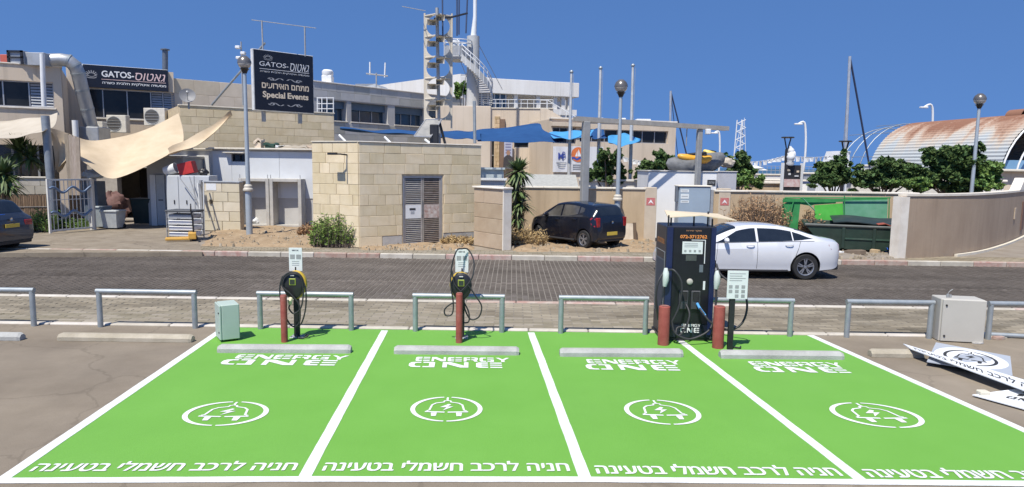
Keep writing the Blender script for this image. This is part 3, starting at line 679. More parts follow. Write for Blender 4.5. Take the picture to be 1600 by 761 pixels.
m_ = MB(); m_.box(-.08, .09, -.017, -.012, CZ - .54, CZ - .45, .003); m_.build('screen', M_('lcd_grey', (.07, .08, .075), .25, var=.1), t, local=True)
m_ = MB(); m_.box(.14, .2, -.017, -.012, CZ - .72, CZ - .60, .003); m_.build('card_reader', M_('reader_grey', (.12, .14, .16), .4), t, local=True)
m_ = MB(); m_.lathe([(0, -.04), (.03, -.04), (.045, -.03), (.05, -.012)], (.0, 0, CZ - .87), (0, 1, 0), seg=18); m_.build('emergency_button', M_('button_grey', (.42, .40, .35), .5), t, 40, local=True)
m_ = MB(); m_.box(.21, .245, -.018, -.012, CZ - 1.0, CZ - .86, .003); m_.build('side_label', SIGNW, t, local=True)
for x in (-.09, .1):                                  # the two plug holsters
    m_ = MB(); m_.box(x - .075, x + .075, -.05, -.012, .52, .82, .012); ho = m_.build('plug_holster', M_('holster_grey', (.05, .052, .055), .5), t, local=True)
    m_ = MB(); m_.box(x - .05, x + .05, -.056, -.049, .66, .8, .01); m_.build('socket', RUBB, ho, local=True)
m_ = MB(); block_word(m_, 'ENERGY', lambda u, v: Vector((-.1 + .3 * u, -.0175, .235 + .045 * v)), .13); block_word(m_, 'ONE', lambda u, v: Vector((-.12 + .3 * u, -.0175, .14 + .08 * v)), .3); m_.build('maker_lettering', WPRINT, t, local=True)
for s_, x, z in ((0, -W_ / 2 - .005, 1.05), (1, W_ / 2 + .02, 1.02)):   # white grips hung on both sides
    m_ = MB(); m_.tube([(x + .03 * (1 - 2 * s_) * 0, -.06, z + .13), (x, -.075, z + .05), (x, -.075, z - .06), (x - .01, -.065, z - .16)], [.028, .05, .05, .03], 12); m_.build('plug_grip', M_('grip_pale', (.55, .60, .56), .5, var=.06), t, 50, local=True)
cab = [[(-.37, -.07, 1.15), (-.28, -.16, 1.15), (-.17, -.2, .95), (-.2, -.2, .6), (-.3, -.2, .35)],
       [(-.42, -.05, 1.12), (-.52, -.1, .95), (-.54, -.1, .7), (-.48, -.05, .35)],
       [(-.05, -.06, .6), (-.02, -.16, .45), (-.1, -.2, .22), (-.22, -.2, .12), (-.2, -.14, .24), (-.1, -.13, .26)],
       [(.12, -.06, .62), (.16, -.22, .52), (.3, -.3, .36), (.55, -.32, .27), (.75, -.3, .36), (.83, -.28, .6), (.78, -.25, .85), (.6, -.2, .98), (.45, -.1, 1.1), (.40, -.02, 1.25)],
       [(-.3, -.2, .35), (-.25, -.24, .18), (-.05, -.26, .1), (.15, -.24, .15), (.3, -.2, .25), (.36, -.14, .4)],
       [(.41, -.06, .86), (.40, -.1, .6), (.37, -.14, .3), (.32, -.16, .08)]]
for c in cab:
    m_ = MB(); m_.tube(bez(c, 8), .017, 8); m_.build('cable', CABLE, t, 60, local=True)
m_ = MB(); m_.tube(bez([(.12, -.06, .62), (.14, -.16, .56), (.2, -.25, .47)], 6), .022, 8); m_.build('cable_sleeve', M_('sleeve_blue', (.08, .3, .62), .5), t, 60, local=True)
# little roof over the cabinet
ro = [(-.36, .1, 1.955), (.14, -.02, 2.0), (.66, -.1, 1.935), (.56, .55, 1.99), (-.3, .62, 2.03)]
m_ = MB(); m_.prism(ro, (0, 0, .012)); m_.build('sun_roof', M_('roof_cream', (.62, .52, .36), .6, var=.06), t, local=True)
for x, y, z in ((-.36, .04, 2.0), (-.26, .3, 1.98), (0.08, .2, 1.98), (.33, .3, 2.05), (.33, .05, 1.95)):
    m_ = MB(); m_.tube([(x, y, CZ - .01), (x, y, z)], .014, 6); m_.build('roof_stud', BLACK, t, local=True)

# white information sign on a black post
p = G(1141, 547); t = thing('sign_post', 'white notice on a black post right of the dark charging cabinet', 'sign', (p.x, p.y + .03, .004))
m_ = MB(); m_.box(-.04, .04, -.03, .03, 0, .86, .006); m_.build('post', BLACK, t, local=True)
m_ = MB(); m_.box(-.1, .21, -.045, -.033, .79, 1.22, .002); sg = m_.build('sign_board', SIGNW, t, local=True)
m_ = MB(); [m_.box(-.07, .17 - .05 * (k % 2), -.047, -.0455, 1.17 - .035 * k, 1.18 - .035 * k) for k in range(4)]
for i in range(3):
    for j in range(3):
        if (i, j) != (0, 0): m_.box(-.075 + .095 * i, -.02 + .095 * i, -.047, -.0455, .81 + .07 * j, .86 + .07 * j)
m_.build('print', PRINTG, sg, local=True)
m_ = MB(); m_.tube(bez([(0, 0, .03), (.08, .05, .02), (.16, .02, .02), (.2, .1, .02)], 6), .012, 6); m_.build('cable', CABLE, t, local=True)

# pale green distribution box on the pavement side
PALEG = M_('pale_green_metal', (.40, .48, .42), .5, var=.06, scale=2, dirt=.15, dirtc=(.3, .32, .27))
p = G(344, 531); t = thing('distribution_box', 'pale green steel electrical box at the corner of the left bay', 'cabinet', (p.x + .1, p.y + .06, .004), R(-57))
m_ = MB(); m_.box(-.17, .2, -.12, .14, .03, .575, .012); m_.build('case', PALEG, t, local=True)
m_ = MB(); m_.box(-.172, .203, -.152, -.121, .035, .57, .008); d_ = m_.build('door', PALEG, t, local=True)
for z in (.15, .45):
    m_ = MB(); m_.lathe([(0, -.165), (.012, -.165), (.014, -.152)], (.17, 0, z), (0, 1, 0), seg=10); m_.build('lock', RUBB, d_, local=True)
m_ = MB(); m_.box(-.06, -.02, -.1, .1, .0, .03); m_.box(.06, .1, -.1, .1, 0, .03); m_.build('foot', BLACK, t, local=True)

# grey cabinet on the right
PALEB = M_('pale_beige_metal', (.46, .44, .385), .5, var=.05, scale=2, dirt=.15, dirtc=(.36, .33, .28))
p = G(1450, 533); t = thing('meter_cabinet', 'large pale grey steel cabinet by the right rails', 'cabinet', (p.x + .42, p.y - .02, .004), R(-9))
m_ = MB(); m_.box(-.26, .40, -.02, .34, .0, .7, .012); m_.build('case', PALEB, t, local=True)
m_ = MB(); m_.box(-.24, .402, -.055, -.021, .01, .695, .008); d_ = m_.build('door', PALEB, t, local=True)
for z in (.1, .6):
    m_ = MB(); m_.lathe([(0, -.07), (.014, -.07), (.017, -.055)], (-.19, 0, z), (0, 1, 0), seg=10); m_.build('lock', RUBB, d_, local=True)
m_ = MB(); m_.tube([(-.12, .1, .7), (-.12, .1, .76)], .02, 8); m_.tube([(-.08, .1, .7), (-.08, .1, .75)], .02, 8); m_.tube(bez([(-.12, .1, .75), (-.1, .1, .8), (-.05, .1, .84)], 4), .006, 6); m_.build('cable_gland', GALVD, t, local=True)
# pipe end lying behind it with crumbled concrete
p = G(1530, 528); q = G(1640, 533)
m_ = MB(); m_.tube([(p.x, p.y + .12, .04), (q.x, q.y + .1, .04)], .04, 10); tag(m_.build('fallen_pipe', GALV, None, 40), 'galvanised pipe lying on the ground right of the grey cabinet', 'pipe')
rr = random.Random(9)
def rubble(px, py, sx, sy, sz, mt, lab, cat, nm='rubble_piece', grp=None, zz=ZS):
    p = G(px, py, zz); m_ = MB(); n = 9
    pts = [(math.cos(a) * sx * rr.uniform(.75, 1), math.sin(a) * sy * rr.uniform(.75, 1)) for a in [2 * math.pi * k / n for k in range(n)]]
    vs = [(x, y, 0) for x, y in pts] + [(x * .95, y * .95, sz * rr.uniform(.7, 1)) for x, y in pts]
    m_.add(vs, [tuple(range(n))[::-1], tuple(range(n, 2 * n))] + [(k, (k + 1) % n, n + (k + 1) % n, n + k) for k in range(n)])
    o = m_.build(nm, mt); o.location = (p.x, p.y, zz + .002); tag(o, lab, cat, grp)
rubble(1560, 530, .13, .06, .05, KERBR, 'broken reddish concrete lump beside the fallen pipe', 'rubble', zz=.003)
rubble(1528, 537, .1, .04, .03, CONC, 'small flat concrete chip at the foot of the grey cabinet', 'rubble', zz=.003)

# fallen stencil boards
STB = M_('stencil_white', (.70, .72, .73), .5, var=.04, scale=2, dirt=.12, dirtc=(.4, .4, .4))
STG = M_('stencil_backing', (.36, .39, .43), .5, var=.1, scale=2)
def board(name, lab, cs, z0, tilt, th=.012, mt=STB):
    """cs: four ground picture corners -> flat board resting slightly raised"""
    p = [G(x, y, z0) for x, y in cs]; c = sum(p, Vector()) / 4; t = thing(name, lab, 'sign', (c.x, c.y, 0))
    for k, q in enumerate(p): q.z = z0 + tilt[k]
    m_ = MB(); m_.prism(p, (0, 0, th)); bo = m_.build('board', mt, t)
    def fn(u, v, dz=.0035): a = p[0].lerp(p[1], u); b = p[3].lerp(p[2], u); r_ = a.lerp(b, v); r_.z += th + dz; return r_
    return t, bo, fn
t, bo, fn = board('fallen_stencil', 'square white stencil panel with a black ring and plug emblem', [(1448, 566), (1582, 588), (1578, 563), (1462, 541)], .06, (0, 0, .05, .05), mt=STG)
m_ = MB(); n = 40; ring = [fn(.5 + .47 * math.cos(2 * math.pi * k / n), .5 + .46 * math.sin(2 * math.pi * k / n), .002) for k in range(n)]; m_.add(ring, [tuple(range(n))]); m_.build('white_disc', STB, t)
m_ = MB(); emblem(m_, lambda x, y: fn(.5 + x * .36, .5 + y * .36, .004)); m_.build('emblem', PRINTB, t)
t, bo, fn = board('fallen_stencil', 'long white stencil strip with Hebrew letters lying across the beige wheel stop', [(1423, 546), (1640, 623), (1640, 604), (1411, 538)], .13, (0, -.02, -.02, 0))
m_ = MB(); text_on(m_, TXT, lambda u, v: fn(.06 + .93 * u, .25 + .5 * v), .012); m_.build('cut_letters', PRINTB, t)
t, bo, fn = board('fallen_stencil', 'white stencil sheet with slots at the right edge of the lot', [(1519, 618), (1680, 662), (1690, 606), (1583, 612)], .02, (0, 0, .03, .02))
m_ = MB()
for v, a, b in ((.25, .25, .62), (.45, .3, .9), (.62, .3, .9), (.78, .4, .95)):
    block_word(m_, 'ENE' if v > .3 else 'ONE', lambda x, y: fn(a + (b - a) * x, v + .11 * y), .3)
m_.build('cut_letters', PRINTB, t)
m_ = MB(); c = G(1536, 614, .05); m_.box(c.x - .06, c.x + .06, c.y - .05, c.y + .05, .03, .08, .01); tag(m_.build('foam_block', M_('foam_cream', (.6, .56, .45), .8)), 'cream foam block at the tip of the stencil sheet', 'block')
# ================================================================ STONE SUBSTATION with louvred doors
def gz(px, py): p = G(px, py, ZS); return (p.x, p.y)
A0 = gz(562, 387); FR = Fac(A0, gz(752, 376)); ztop = FR.uz(562, 222)[1]
_L = P(487.5, 222, 1); sc_ = (ztop - CAMH) / (_L.z - CAMH); LP = (CAM + (_L - CAM) * sc_)
FL = Fac((LP.x, LP.y), A0)
t = thing('substation', 'square cut-stone utility building with rusty louvred double doors', 'building', M=FR.M)
uR = FR.uz(751, 300)[0]
door = FR.rect(629.5, 275, 691.5, 381.5); door = (door[0], door[1], ZS, door[3])
m_ = MB(FR.M); wall_open(m_, 0, uR, -.1, ztop - .004, [door], .35); m_.build('front_wall', STONEB, t)
bk = FR.pt(uR, 3.2, 0); lk = FL.pt(0, 3.0, 0)
m_ = MB(); c0, c1, c2, c3, c4 = Vector((LP.x, LP.y, -.1)), Vector((A0[0], A0[1], -.1)), FR.pt(uR, 0, -.1), FR.pt(uR, 3.2, -.1), FL.pt(0, 3.4, -.1)
m_.quad(c0, c1, c1 + Vector((0, 0, ztop + .095)), c0 + Vector((0, 0, ztop + .095))); m_.build('side_wall', STONEB, t)
m_ = MB(); zz = Vector((0, 0, ztop + .09))
for a, b in ((c2, c3), (c3, c4), (c4, c0)): m_.quad(a, b, b + zz, a + zz)
m_.build('rear_wall', PLASTG, t)
m_ = MB(); m_.add([p + Vector((0, 0, ztop + .07)) for p in (c0, c1, c2, c3, c4)], [(0, 1, 2, 3, 4)]); m_.build('roof', CONC, t)
ch = (ztop - ZS) / 10
plint = FR.uz(600, 371)[1]
dk = (door[0] - .03, door[1] + .03, door[2], door[3] + .0)
courses(t, 'stone_block', 'front_block', STONE, 0.0, uR, ztop - 9 * ch, ztop, ch, .45, .95, [dk], joint=.010)
courses(t, 'stone_block', 'front_block', STONE, 0.0, FR.uz(597, 380)[0], ZS, ztop - 9 * ch, ch, .6, .95, [dk], joint=.010)
m_ = MB(FR.M); m_.box(FR.uz(597, 380)[0] + .02, door[0] - .03, -.012, .1, ZS, ztop - 9 * ch - .012, .01); m_.build('plinth', CONC, t)
m_ = MB(FR.M); m_.box(door[1] + .03, uR - .2, -.012, .1, ZS, ztop - 9 * ch - .012, .01); m_.build('plinth', CONC, t)
# left face pieces live in that face's own space
lf = bpy.data.objects.new('side_cladding', None); COL.objects.link(lf); lf.parent = t; lf.matrix_local = FR.M.inverted() @ FL.M
courses(lf, 'stone_block', 'side_block', STONE, 0, FL.L - .005, ZS, ztop, ch, .4, .9, joint=.009)
m_ = MB(FR.M); m_.box(-.03, uR + .02, -.05, .4, ztop, ztop + .035, .01); m_.build('coping', COPE, t)
m_ = MB(FL.M); m_.box(-.02, FL.L - .03, -.05, .4, ztop, ztop + .034, .01); m_.build('coping', COPE, t)
# doors: frame, two leaves, separate louvre slats
RUST = M_('worn_louvre', (.20, .15, .115), .75, .2, c2=(.33, .28, .235), scale=5, rnd=.15, dirt=.5, dirtc=(.2, .09, .05))
RUST2 = M_('worn_louvre_grey', (.30, .275, .245), .7, .2, c2=(.40, .375, .34), scale=5, rnd=.12, dirt=.35, dirtc=(.24, .14, .09))
m_ = MB(FR.M)
m_.box(door[0], door[0] + .06, .02, .12, ZS, door[3]); m_.build('door_frame', ALU, t)
m_ = MB(FR.M); m_.box(door[1] - .06, door[1], .02, .12, ZS, door[3]); m_.build('door_frame', ALU, t)
m_ = MB(FR.M); m_.box(door[0] + .06, door[1] - .06, .02, .12, door[3] - .07, door[3]); m_.build('door_frame', ALU, t)
mid = (door[0] + door[1]) / 2; zl = [FR.uz(660, 383 - 2)[1] + .03, FR.uz(660, 341)[1], FR.uz(660, 320)[1], door[3] - .08]
for k, (a, b) in enumerate(((door[0] + .062, mid - .006), (mid + .006, door[1] - .062))):
    m_ = MB(FR.M); m_.box(a, b, .10, .115, zl[0], zl[3]); lf_ = m_.build('door_leaf', BLACK, t)
    for x0, x1 in ((a, a + .05), (b - .05, b)): m_ = MB(FR.M); m_.box(x0, x1, .04, .10, zl[0], zl[3]); m_.build('stile', RUST2, lf_)
    m_ = MB(FR.M); m_.box(a + .05, b - .05, .045, .10, zl[1], zl[2]); mp = m_.build('middle_panel', WHITE if k == 0 else M_('peeling_panel', (.35, .22, .18), .7, c2=(.6, .57, .52), scale=9, dirt=.3, dirtc=(.3, .08, .06)), lf_)
    for z0, z1 in ((zl[0], zl[1]), (zl[2], zl[3])):
        n = max(8, int((z1 - z0) / .062)); st = (z1 - z0) / n; key = ('slat', k, round(b - a, 2), round(st, 3))
        if key not in _bc:
            q = MB(); w2 = (b - a - .1) / 2; q.add([(-w2, .0, 0), (w2, .0, 0), (w2, .045, st * .8), (-w2, .045, st * .8), (-w2, .008, -.004), (w2, .008, -.004), (w2, .052, st * .8), (-w2, .052, st * .8)],
                  [(0, 1, 2, 3), (4, 7, 6, 5), (0, 4, 5, 1), (3, 2, 6, 7), (0, 3, 7, 4), (1, 5, 6, 2)]); _bc[key] = q.build('slat', RUST2 if k == 0 else RUST, mesh_only=True)
        for i in range(n): child('slat', _bc[key], lf_, ((a + b) / 2, .042, z0 + i * st + .008))
u, z = FR.uz(645, 327); m_ = MB(FR.M); m_.box(u - .1, u + .12, .038, .044, z - .03, z + .035); m_.build('warning_plate', PRINTB, t)
m_ = MB(FR.M)
for k in range(3): m_.box(u - .06, u + .08, .0405, .0445, z - .09 - .035 * k, z - .075 - .035 * k)
m_.build('print', PRINTG, t)
m_ = MB(FR.M); m_.tube([(mid - .03, .02, zl[1] + .1), (mid - .03, .02, zl[2] + .2)], .015, 6); m_.build('handle', GALVD, t)
# bracket lamp on the left face
u, z = FL.uz(543, 242); m_ = MB(FL.M); m_.tube([(u, -.03, z), (u - .05, -.3, z + .02), (u - .3, -.42, z + .02)], .025, 6); m_.box(u - .42, u - .1, -.5, -.36, z - .01, z + .06, .015); m_.build('wall_lamp', BLACK, t)
m_ = MB(FL.M); m_.tube([(u, -.035, z), (u, -.035, z - .9)], .012, 6); m_.build('lamp_shadow_rod', GALVD, t)  # thin rod standing in for the shadow line below the wall lamp
# low wing wall beside it
W0, W1 = Vector(gz(740, 383)), Vector(gz(785, 391)); FWg = Fac(W0, W1); zt = FWg.uz(760, 291.5)[1]
t = thing('wing_wall', 'low stone-clad wing wall right of the substation doors', 'wall', M=FWg.M)
m_ = MB(FWg.M); m_.box(0, FWg.L, .02, .3, -.1, zt - .06); m_.build('core', STONEB, t)
WSTN = M_('smooth_stone', (.40, .30, .205), .9, c2=(.50, .40, .285), scale=1.6, rnd=.1, bump=.2, bscale=40, dirt=.3, dirtc=(.3, .2, .12))
courses(t, 'stone_slab', 'wing_slab', WSTN, 0, FWg.L, ZS, zt - .06, (zt - .08) / 4, 1.0, 2.4, n=0, d=.05)
m_ = MB(FWg.M); m_.box(FWg.L + .002, FWg.L + .05, -.02, .32, 0, zt - .06, .01); m_.build('end_slab', COPE, t)
m_ = MB(FWg.M); m_.box(-.05, FWg.L + .08, -.05, .35, zt - .06, zt, .012); m_.build('coping', COPE, t)

# ================================================================ boundary walls behind the parked car and to the right
YW = 25.3
def rendered_wall(name, px0, px1, ytop, lab, Y0=YW, Y1=YW):
    f = facp(px0, Y0, px1, Y1); z = f.uz((px0 + px1) / 2, ytop)[1]; t = thing(name, lab, 'wall', M=f.M)
    m_ = MB(f.M); m_.box(0, f.L, 0, .25, -.1, z - .07); m_.build('render_coat', STUC, t)
    n = max(1, int(f.L / 1.2)); st = f.L / n
    q = MB(); q.box(-st / 2 + .004, st / 2 - .004, -.045, .295, 0, .07, .012); me = q.build('coping_stone', COPE, mesh_only=True)
    for k in range(n): child('coping_stone', me, t, (st * (k + .5), 0, z - .07))
    return t, f, z
t, f1, zw = rendered_wall('boundary_wall', 797, 1011, 292, 'beige rendered wall behind the parked black hatchback')
t, f2, zw2 = rendered_wall('boundary_wall', 1118, 1440, 299, 'long beige rendered wall behind the white sedan and green skip')
def pier(px, y0, lab, f, z):
    u = f.uz(px, 330)[0]; t = thing('wall_pier', lab, 'pier', M=f.M)
    m_ = MB(f.M); m_.box(u - .22, u + .22, -.03, .3, -.1, z + .0, .012); m_.build('shaft', M_('pier_stone', (.48, .40, .30), .9, c2=(.56, .48, .37), scale=2, dirt=.2), t)
    m_ = MB(f.M); zr = f.uz(px, 315)[1]; m_.box(u - .16, u + .16, -.036, -.031, zr - .14, zr + .14); pl = m_.build('red_plate', M_('faded_red', (.5, .08, .09), .7, c2=(.5, .25, .22), scale=20), t)
    m_ = MB(f.M); m_.add([f.M.inverted() @ f.pt(u + dx, -.0375, zr + dz) for dx, dz in ((-.1, -.08), (-.04, .02), (0, .08), (.04, .02), (.1, -.08), (0, -.02))], [tuple(range(6))]); m_.build('emblem', WPRINT, pl)
pier(1016, 300, 'stone pier with a red plate left of the white kiosk', f1, zw + .02)
pier(1131, 300, 'stone pier with a red plate right of the white kiosk', f2, zw2 + .06)

# curved wall at the right
pts = [Vector(gz(x, y)) for x, y in ((1409, 404), (1470, 401), (1525, 394), (1565, 383), (1592, 372), (1610, 362))]
cv = bez([(p.x, p.y, 0) for p in pts], 6)
t = thing('curved_wall', 'curved brown rendered wall at the right road bend', 'wall', (cv[0].x, cv[0].y, 0))
zc = Fac(pts[0], pts[1]).uz(1440, 304)[1]
def off(i, d):
    a, b = cv[max(0, i - 1)], cv[min(len(cv) - 1, i + 1)]; e = (b - a).normalized(); return cv[i] + Vector((-e.y, e.x, 0)) * d
n = len(cv)
def ribbon(d0, d1, z0, z1, name, mt, i0=0, i1=None):
    i1 = n if i1 is None else i1; m_ = MB(); vs = []
    for i in range(i0, i1): a, b = off(i, d0), off(i, d1); vs += [(a.x, a.y, z0), (a.x, a.y, z1), (b.x, b.y, z1), (b.x, b.y, z0)]
    k = i1 - i0; fs = [(4 * i + j, 4 * (i + 1) + j, 4 * (i + 1) + (j + 1) % 4, 4 * i + (j + 1) % 4) for i in range(k - 1) for j in range(4)] + [(0, 1, 2, 3), (4 * k - 4, 4 * k - 1, 4 * k - 2, 4 * k - 3)]
    m_.add(vs, fs); return m_.build(name, mt, t, 30)
ribbon(0, .28, -.1, zc - .05, 'render_coat', M_('brown_stucco', (.315, .235, .165), .93, c2=(.385, .295, .21), scale=1.1, bump=.3, bscale=60, dirt=.5, dirtc=(.24, .165, .11), stretch=(1, 1, .5), streak=.14, speck=.06))
ribbon(-.03, .31, zc - .05, zc + .02, 'coping', COPE)
ribbon(-.13, -.03, -.05, .07, 'base_kerb', COPE, 8)
e = off(0, 0); e2 = off(0, .3); dd = (cv[1] - cv[0]).normalized()
m_ = MB(); a = e - dd * .2 + Vector((dd.y, -dd.x, 0)) * .02; b = e2 - dd * .2; c = e2 + dd * .12; d = e + dd * .12 + Vector((dd.y, -dd.x, 0)) * .02
m_.prism([(q.x, q.y, -.1) for q in (a, d, c, b)], (0, 0, zc + .03)); m_.build('end_pier', COPE, t)
# raised shoulder, recessed tablet near its far end
i = n - 9; a, b = off(i, -.04), off(i + 3, -.04); fs_ = Fac((a.x, a.y), (b.x, b.y))
m_ = MB(fs_.M); m_.prism([(0, 0, zc + .02), (fs_.L, 0, zc + .02), (fs_.L, 0, zc + .5), (fs_.L * .55, 0, zc + .5)], (0, .35, 0)); m_.build('raised_shoulder', COPE, t)
i = n - 7; a, b = off(i, -.02), off(i + 2, -.02); fs_ = Fac((a.x, a.y), (b.x, b.y))
m_ = MB(fs_.M); m_.box(0, fs_.L * .5, -.02, .02, .35, 1.55, .01); m_.build('tablet', M_('tablet_brown', (.16, .09, .065), .8), t)
i = n - 10; a, b = off(i, -.02), off(i + 1, -.02); fs_ = Fac((a.x, a.y), (b.x, b.y))
m_ = MB(fs_.M); m_.box(0, fs_.L * .4, -.02, .02, .9, 1.35, .01); m_.build('small_tablet', M_('tablet_tan', (.42, .34, .25), .8), t)

# ================================================================ white kiosk in the gap, blue-grey cabinet, steel frame
YK = 26.6; fk_ = facp(1014, YK, 1121, YK); zk = fk_.uz(1066, 268.5)[1]
t = thing('kiosk', 'white rendered kiosk box rising above the boundary wall', 'kiosk', M=fk_.M)
KW = M_('kiosk_white', (.72, .72, .70), .85, c2=(.79, .79, .77), scale=1.2, dirt=.25, dirtc=(.45, .42, .36), stretch=(1, 1, .3))
m_ = MB(fk_.M); m_.box(0, fk_.L, 0, 2.4, -.1, zk, .012); m_.build('wall', KW, t)
m_ = MB(fk_.M); m_.box(-.04, fk_.L + .04, -.04, 2.44, zk, zk + .04, .01); m_.build('roof_slab', PLASTG, t)
u0, u1, z0, z1 = fk_.rect(1105, 281, 1118, 290); m_ = MB(fk_.M); m_.box(u0, u1, -.02, -.001, z0, z1); sg = m_.build('black_plate', PRINTB, t)
m_ = MB(fk_.M); text_on(m_, heb('שירות'), lambda u, v: Vector((u0 + .05 + (u1 - u0 - .1) * u, -.022, z0 + .07 + .09 * v)), .02); m_.build('print', PRINTG, sg)
f3 = facp(1121, YK + .4, 1152, YK + .5); z3 = f3.uz(1136, 269)[1]
o = MB(f3.M); o.box(.01, f3.L, 0, 1.6, -.1, z3, .012); t2 = thing('kiosk_side_box', 'light grey rendered box joined to the right of the white kiosk', 'annexe', M=f3.M); o.build('wall', M_('kiosk_shade_grey', (.46, .46, .47), .85, var=.06, dirt=.2), t2)  # right side of the white kiosk, its shade put into a grey coat
o = MB(f3.M); o.box(-.02, f3.L + .03, -.03, 1.63, z3, z3 + .04, .01); o.build('roof_slab', PLASTG, t2)
YCb = 24.4; fc = facp(1063, YCb, 1113, YCb); zc_ = fc.uz(1088, 292)[1]
BGREY = M_('blue_grey_metal', (.30, .37, .43), .5, .1, var=.07, scale=1.5, dirt=.2, dirtc=(.24, .27, .29))
t = thing('utility_cabinet', 'tall blue-grey utility cabinet with white labels behind the charging cabinet', 'cabinet', M=fc.M)
m_ = MB(fc.M); m_.box(0, fc.L, .03, .6, ZS, zc_, .02); m_.build('case', BGREY, t)
m_ = MB(fc.M); m_.box(-.04, fc.L + .04, -.03, .64, zc_, zc_ + .05, .015); m_.build('roof', COPE, t)
m_ = MB(fc.M); m_.box(.02, fc.L - .02, 0, .03, .15, zc_ - .02, .01); dd_ = m_.build('door', BGREY, t)
for y0, y1 in ((296, 300.5), (303, 310.5), (313, 317)):
    u0, u1, z0, z1 = fc.rect(1063.5, y0, 1076.5, y1); m_ = MB(fc.M); m_.box(max(.03, u0), u1, -.006, -.001, z0, z1); lb = m_.build('label', SIGNW, t)
    m_ = MB(fc.M); m_.box(max(.05, u0 + .03), u1 - .04, -.0085, -.0065, (z0 + z1) / 2 - .012, (z0 + z1) / 2 + .012); m_.build('print', PRINTG, lb)
m_ = MB(fc.M); m_.box(fc.L + .005, fc.L + .1, .02, .1, .3, zc_ - .1); m_.build('hinge_rail', GALVD, t)
m_ = MB(fc.M); m_.box(-.09, -.005, .1, .3, zc_ - .55, zc_ + .02, .01); m_.build('side_box', M_('slate', (.13, .15, .18), .6), t)
# steel goalpost frame
pa, pb = P(913, 300, 24.6), P(1089, 300, 26.3)
t = thing('steel_frame', 'tall grey steel frame with two square posts and a long beam', 'frame', (pa.x, pa.y, 0))
FRM = M_('frame_grey', (.27, .275, .27), .6, .2, c2=(.36, .36, .345), scale=3, dirt=.25, dirtc=(.28, .25, .2))
ba, bb = P(898, 185.5, 24.5), P(1136, 201, 26.75)
for p, wd, py in ((pa, .13, 188), (pb, .1, 199)):
    zt = P(800, 0, 1).z; tp = ba.lerp(bb, (p.x - ba.x) / (bb.x - ba.x)).z - .08
    m_ = MB(Matrix.Translation((p.x, p.y, 0)) @ Matrix.Rotation(R(20), 4, 'Z')); m_.box(-wd, wd, -wd * .8, wd * .8, -.05, tp, .015); m_.build('post', FRM, t)
dv = (bb - ba).normalized(); sd_ = Vector((-dv.y, dv.x, 0)).normalized(); upz = Vector((0, 0, 1))
m_ = MB()
for s0, s1 in ((-.14, -.08), (.08, .14)):
    poly = [ba + sd_ * s0 - upz * .08, ba + sd_ * s1 - upz * .08, ba + sd_ * s1 + upz * .08, ba + sd_ * s0 + upz * .08]
    m_ = MB(); m_.prism(poly, bb - ba); m_.build('beam', M_('beam_grey', (.34, .32, .285), .6, .1, dirt=.2), t)
for k in range(2):
    p = ba.lerp(bb, .72 + .09 * k); m_ = MB(); m_.tube([p, p + Vector((0, 0, -.75 - .2 * k))], .02, 6); m_.build('hanging_chain', GALVD, t)
p = pb + Vector((.2, -.18, 0)); zl_ = P(1097, 206, pb.y).z; m_ = MB(); m_.box(p.x - .02, p.x + .16, p.y - .1, p.y + .1, zl_ - .1, zl_ + .1, .02); m_.build('flood_lamp', WHITE, t)
# kayaks and a covered hull on the kiosk roof
def hull(name, lab, px0, py0, px1, py1, Y, wd, ht, mt, cat, gap=None, flip=False, dY=0.0):
    a, b = P(px0, py0, Y), P(px1, py1, Y + dY); L = (b - a).length; d = (b - a).normalized(); c = (a + b) / 2
    sdv = Vector((-d.y, d.x, 0)).normalized(); up = sdv.cross(d) * -1
    if up.z < 0: up = -up
    t = thing(name, lab, cat, (c.x, c.y, c.z)); m_ = MB(); n, k = 20, 14
    def fn(u, v):
        x = 2 * u - 1; w = (1 - abs(x) ** 2.6) ** .7 if abs(x) < 1 else 0; an = 2 * math.pi * v; rise = .22 * ht * abs(x) ** 2.2
        return tuple(c + d * (x * L / 2) + sdv * (math.cos(an) * wd / 2 * w) + up * (math.sin(an) * ht / 2 * (.25 + .75 * w) * (1 if w > 0 else 0) + rise))
    m_.grid(n, k, fn); m_.build('hull', mt, t, 60)
    m_ = MB(); m_.tube(bez([tuple(c + d * (math.cos(q) * L * .16) + sdv * (math.sin(q) * wd * .3) + up * (ht * .5)) for q in [2 * math.pi * i / 12 for i in range(13)]], 2), ht * .07, 6); m_.build('cockpit_rim', RUBB, t, 50)
    return t
TARP = M_('tarp_grey', (.10, .105, .11), .7, c2=(.19, .195, .20), scale=4, bump=.5, bscale=8)
KY = M_('kayak_yellow', (.68, .36, .045), .4, var=.1); KYL = M_('kayak_lemon', (.72, .55, .14), .4, var=.1)
zk2 = zk + .06
hull('covered_dinghy', 'dinghy under a dark grey tarpaulin on the kiosk roof', 1041, 263, 1134, 252, YK + .9, 1.1, .85, TARP, 'boat', dY=.4)
hull('kayak', 'long orange-yellow kayak lying on the tarpaulin, left one', 1058, 246, 1102, 250, YK + .7, .5, .34, KY, 'kayak', dY=.3)
hull('kayak', 'orange-yellow kayak on the tarpaulin right of the steel post', 1086, 250, 1112, 248, YK + .4, .5, .34, KY, 'kayak', dY=.2)
hull('kayak', 'lemon yellow kayak tip at the top right of the pile', 1098, 238, 1126, 246, YK + 1.3, .5, .3, KYL, 'kayak', dY=.2)

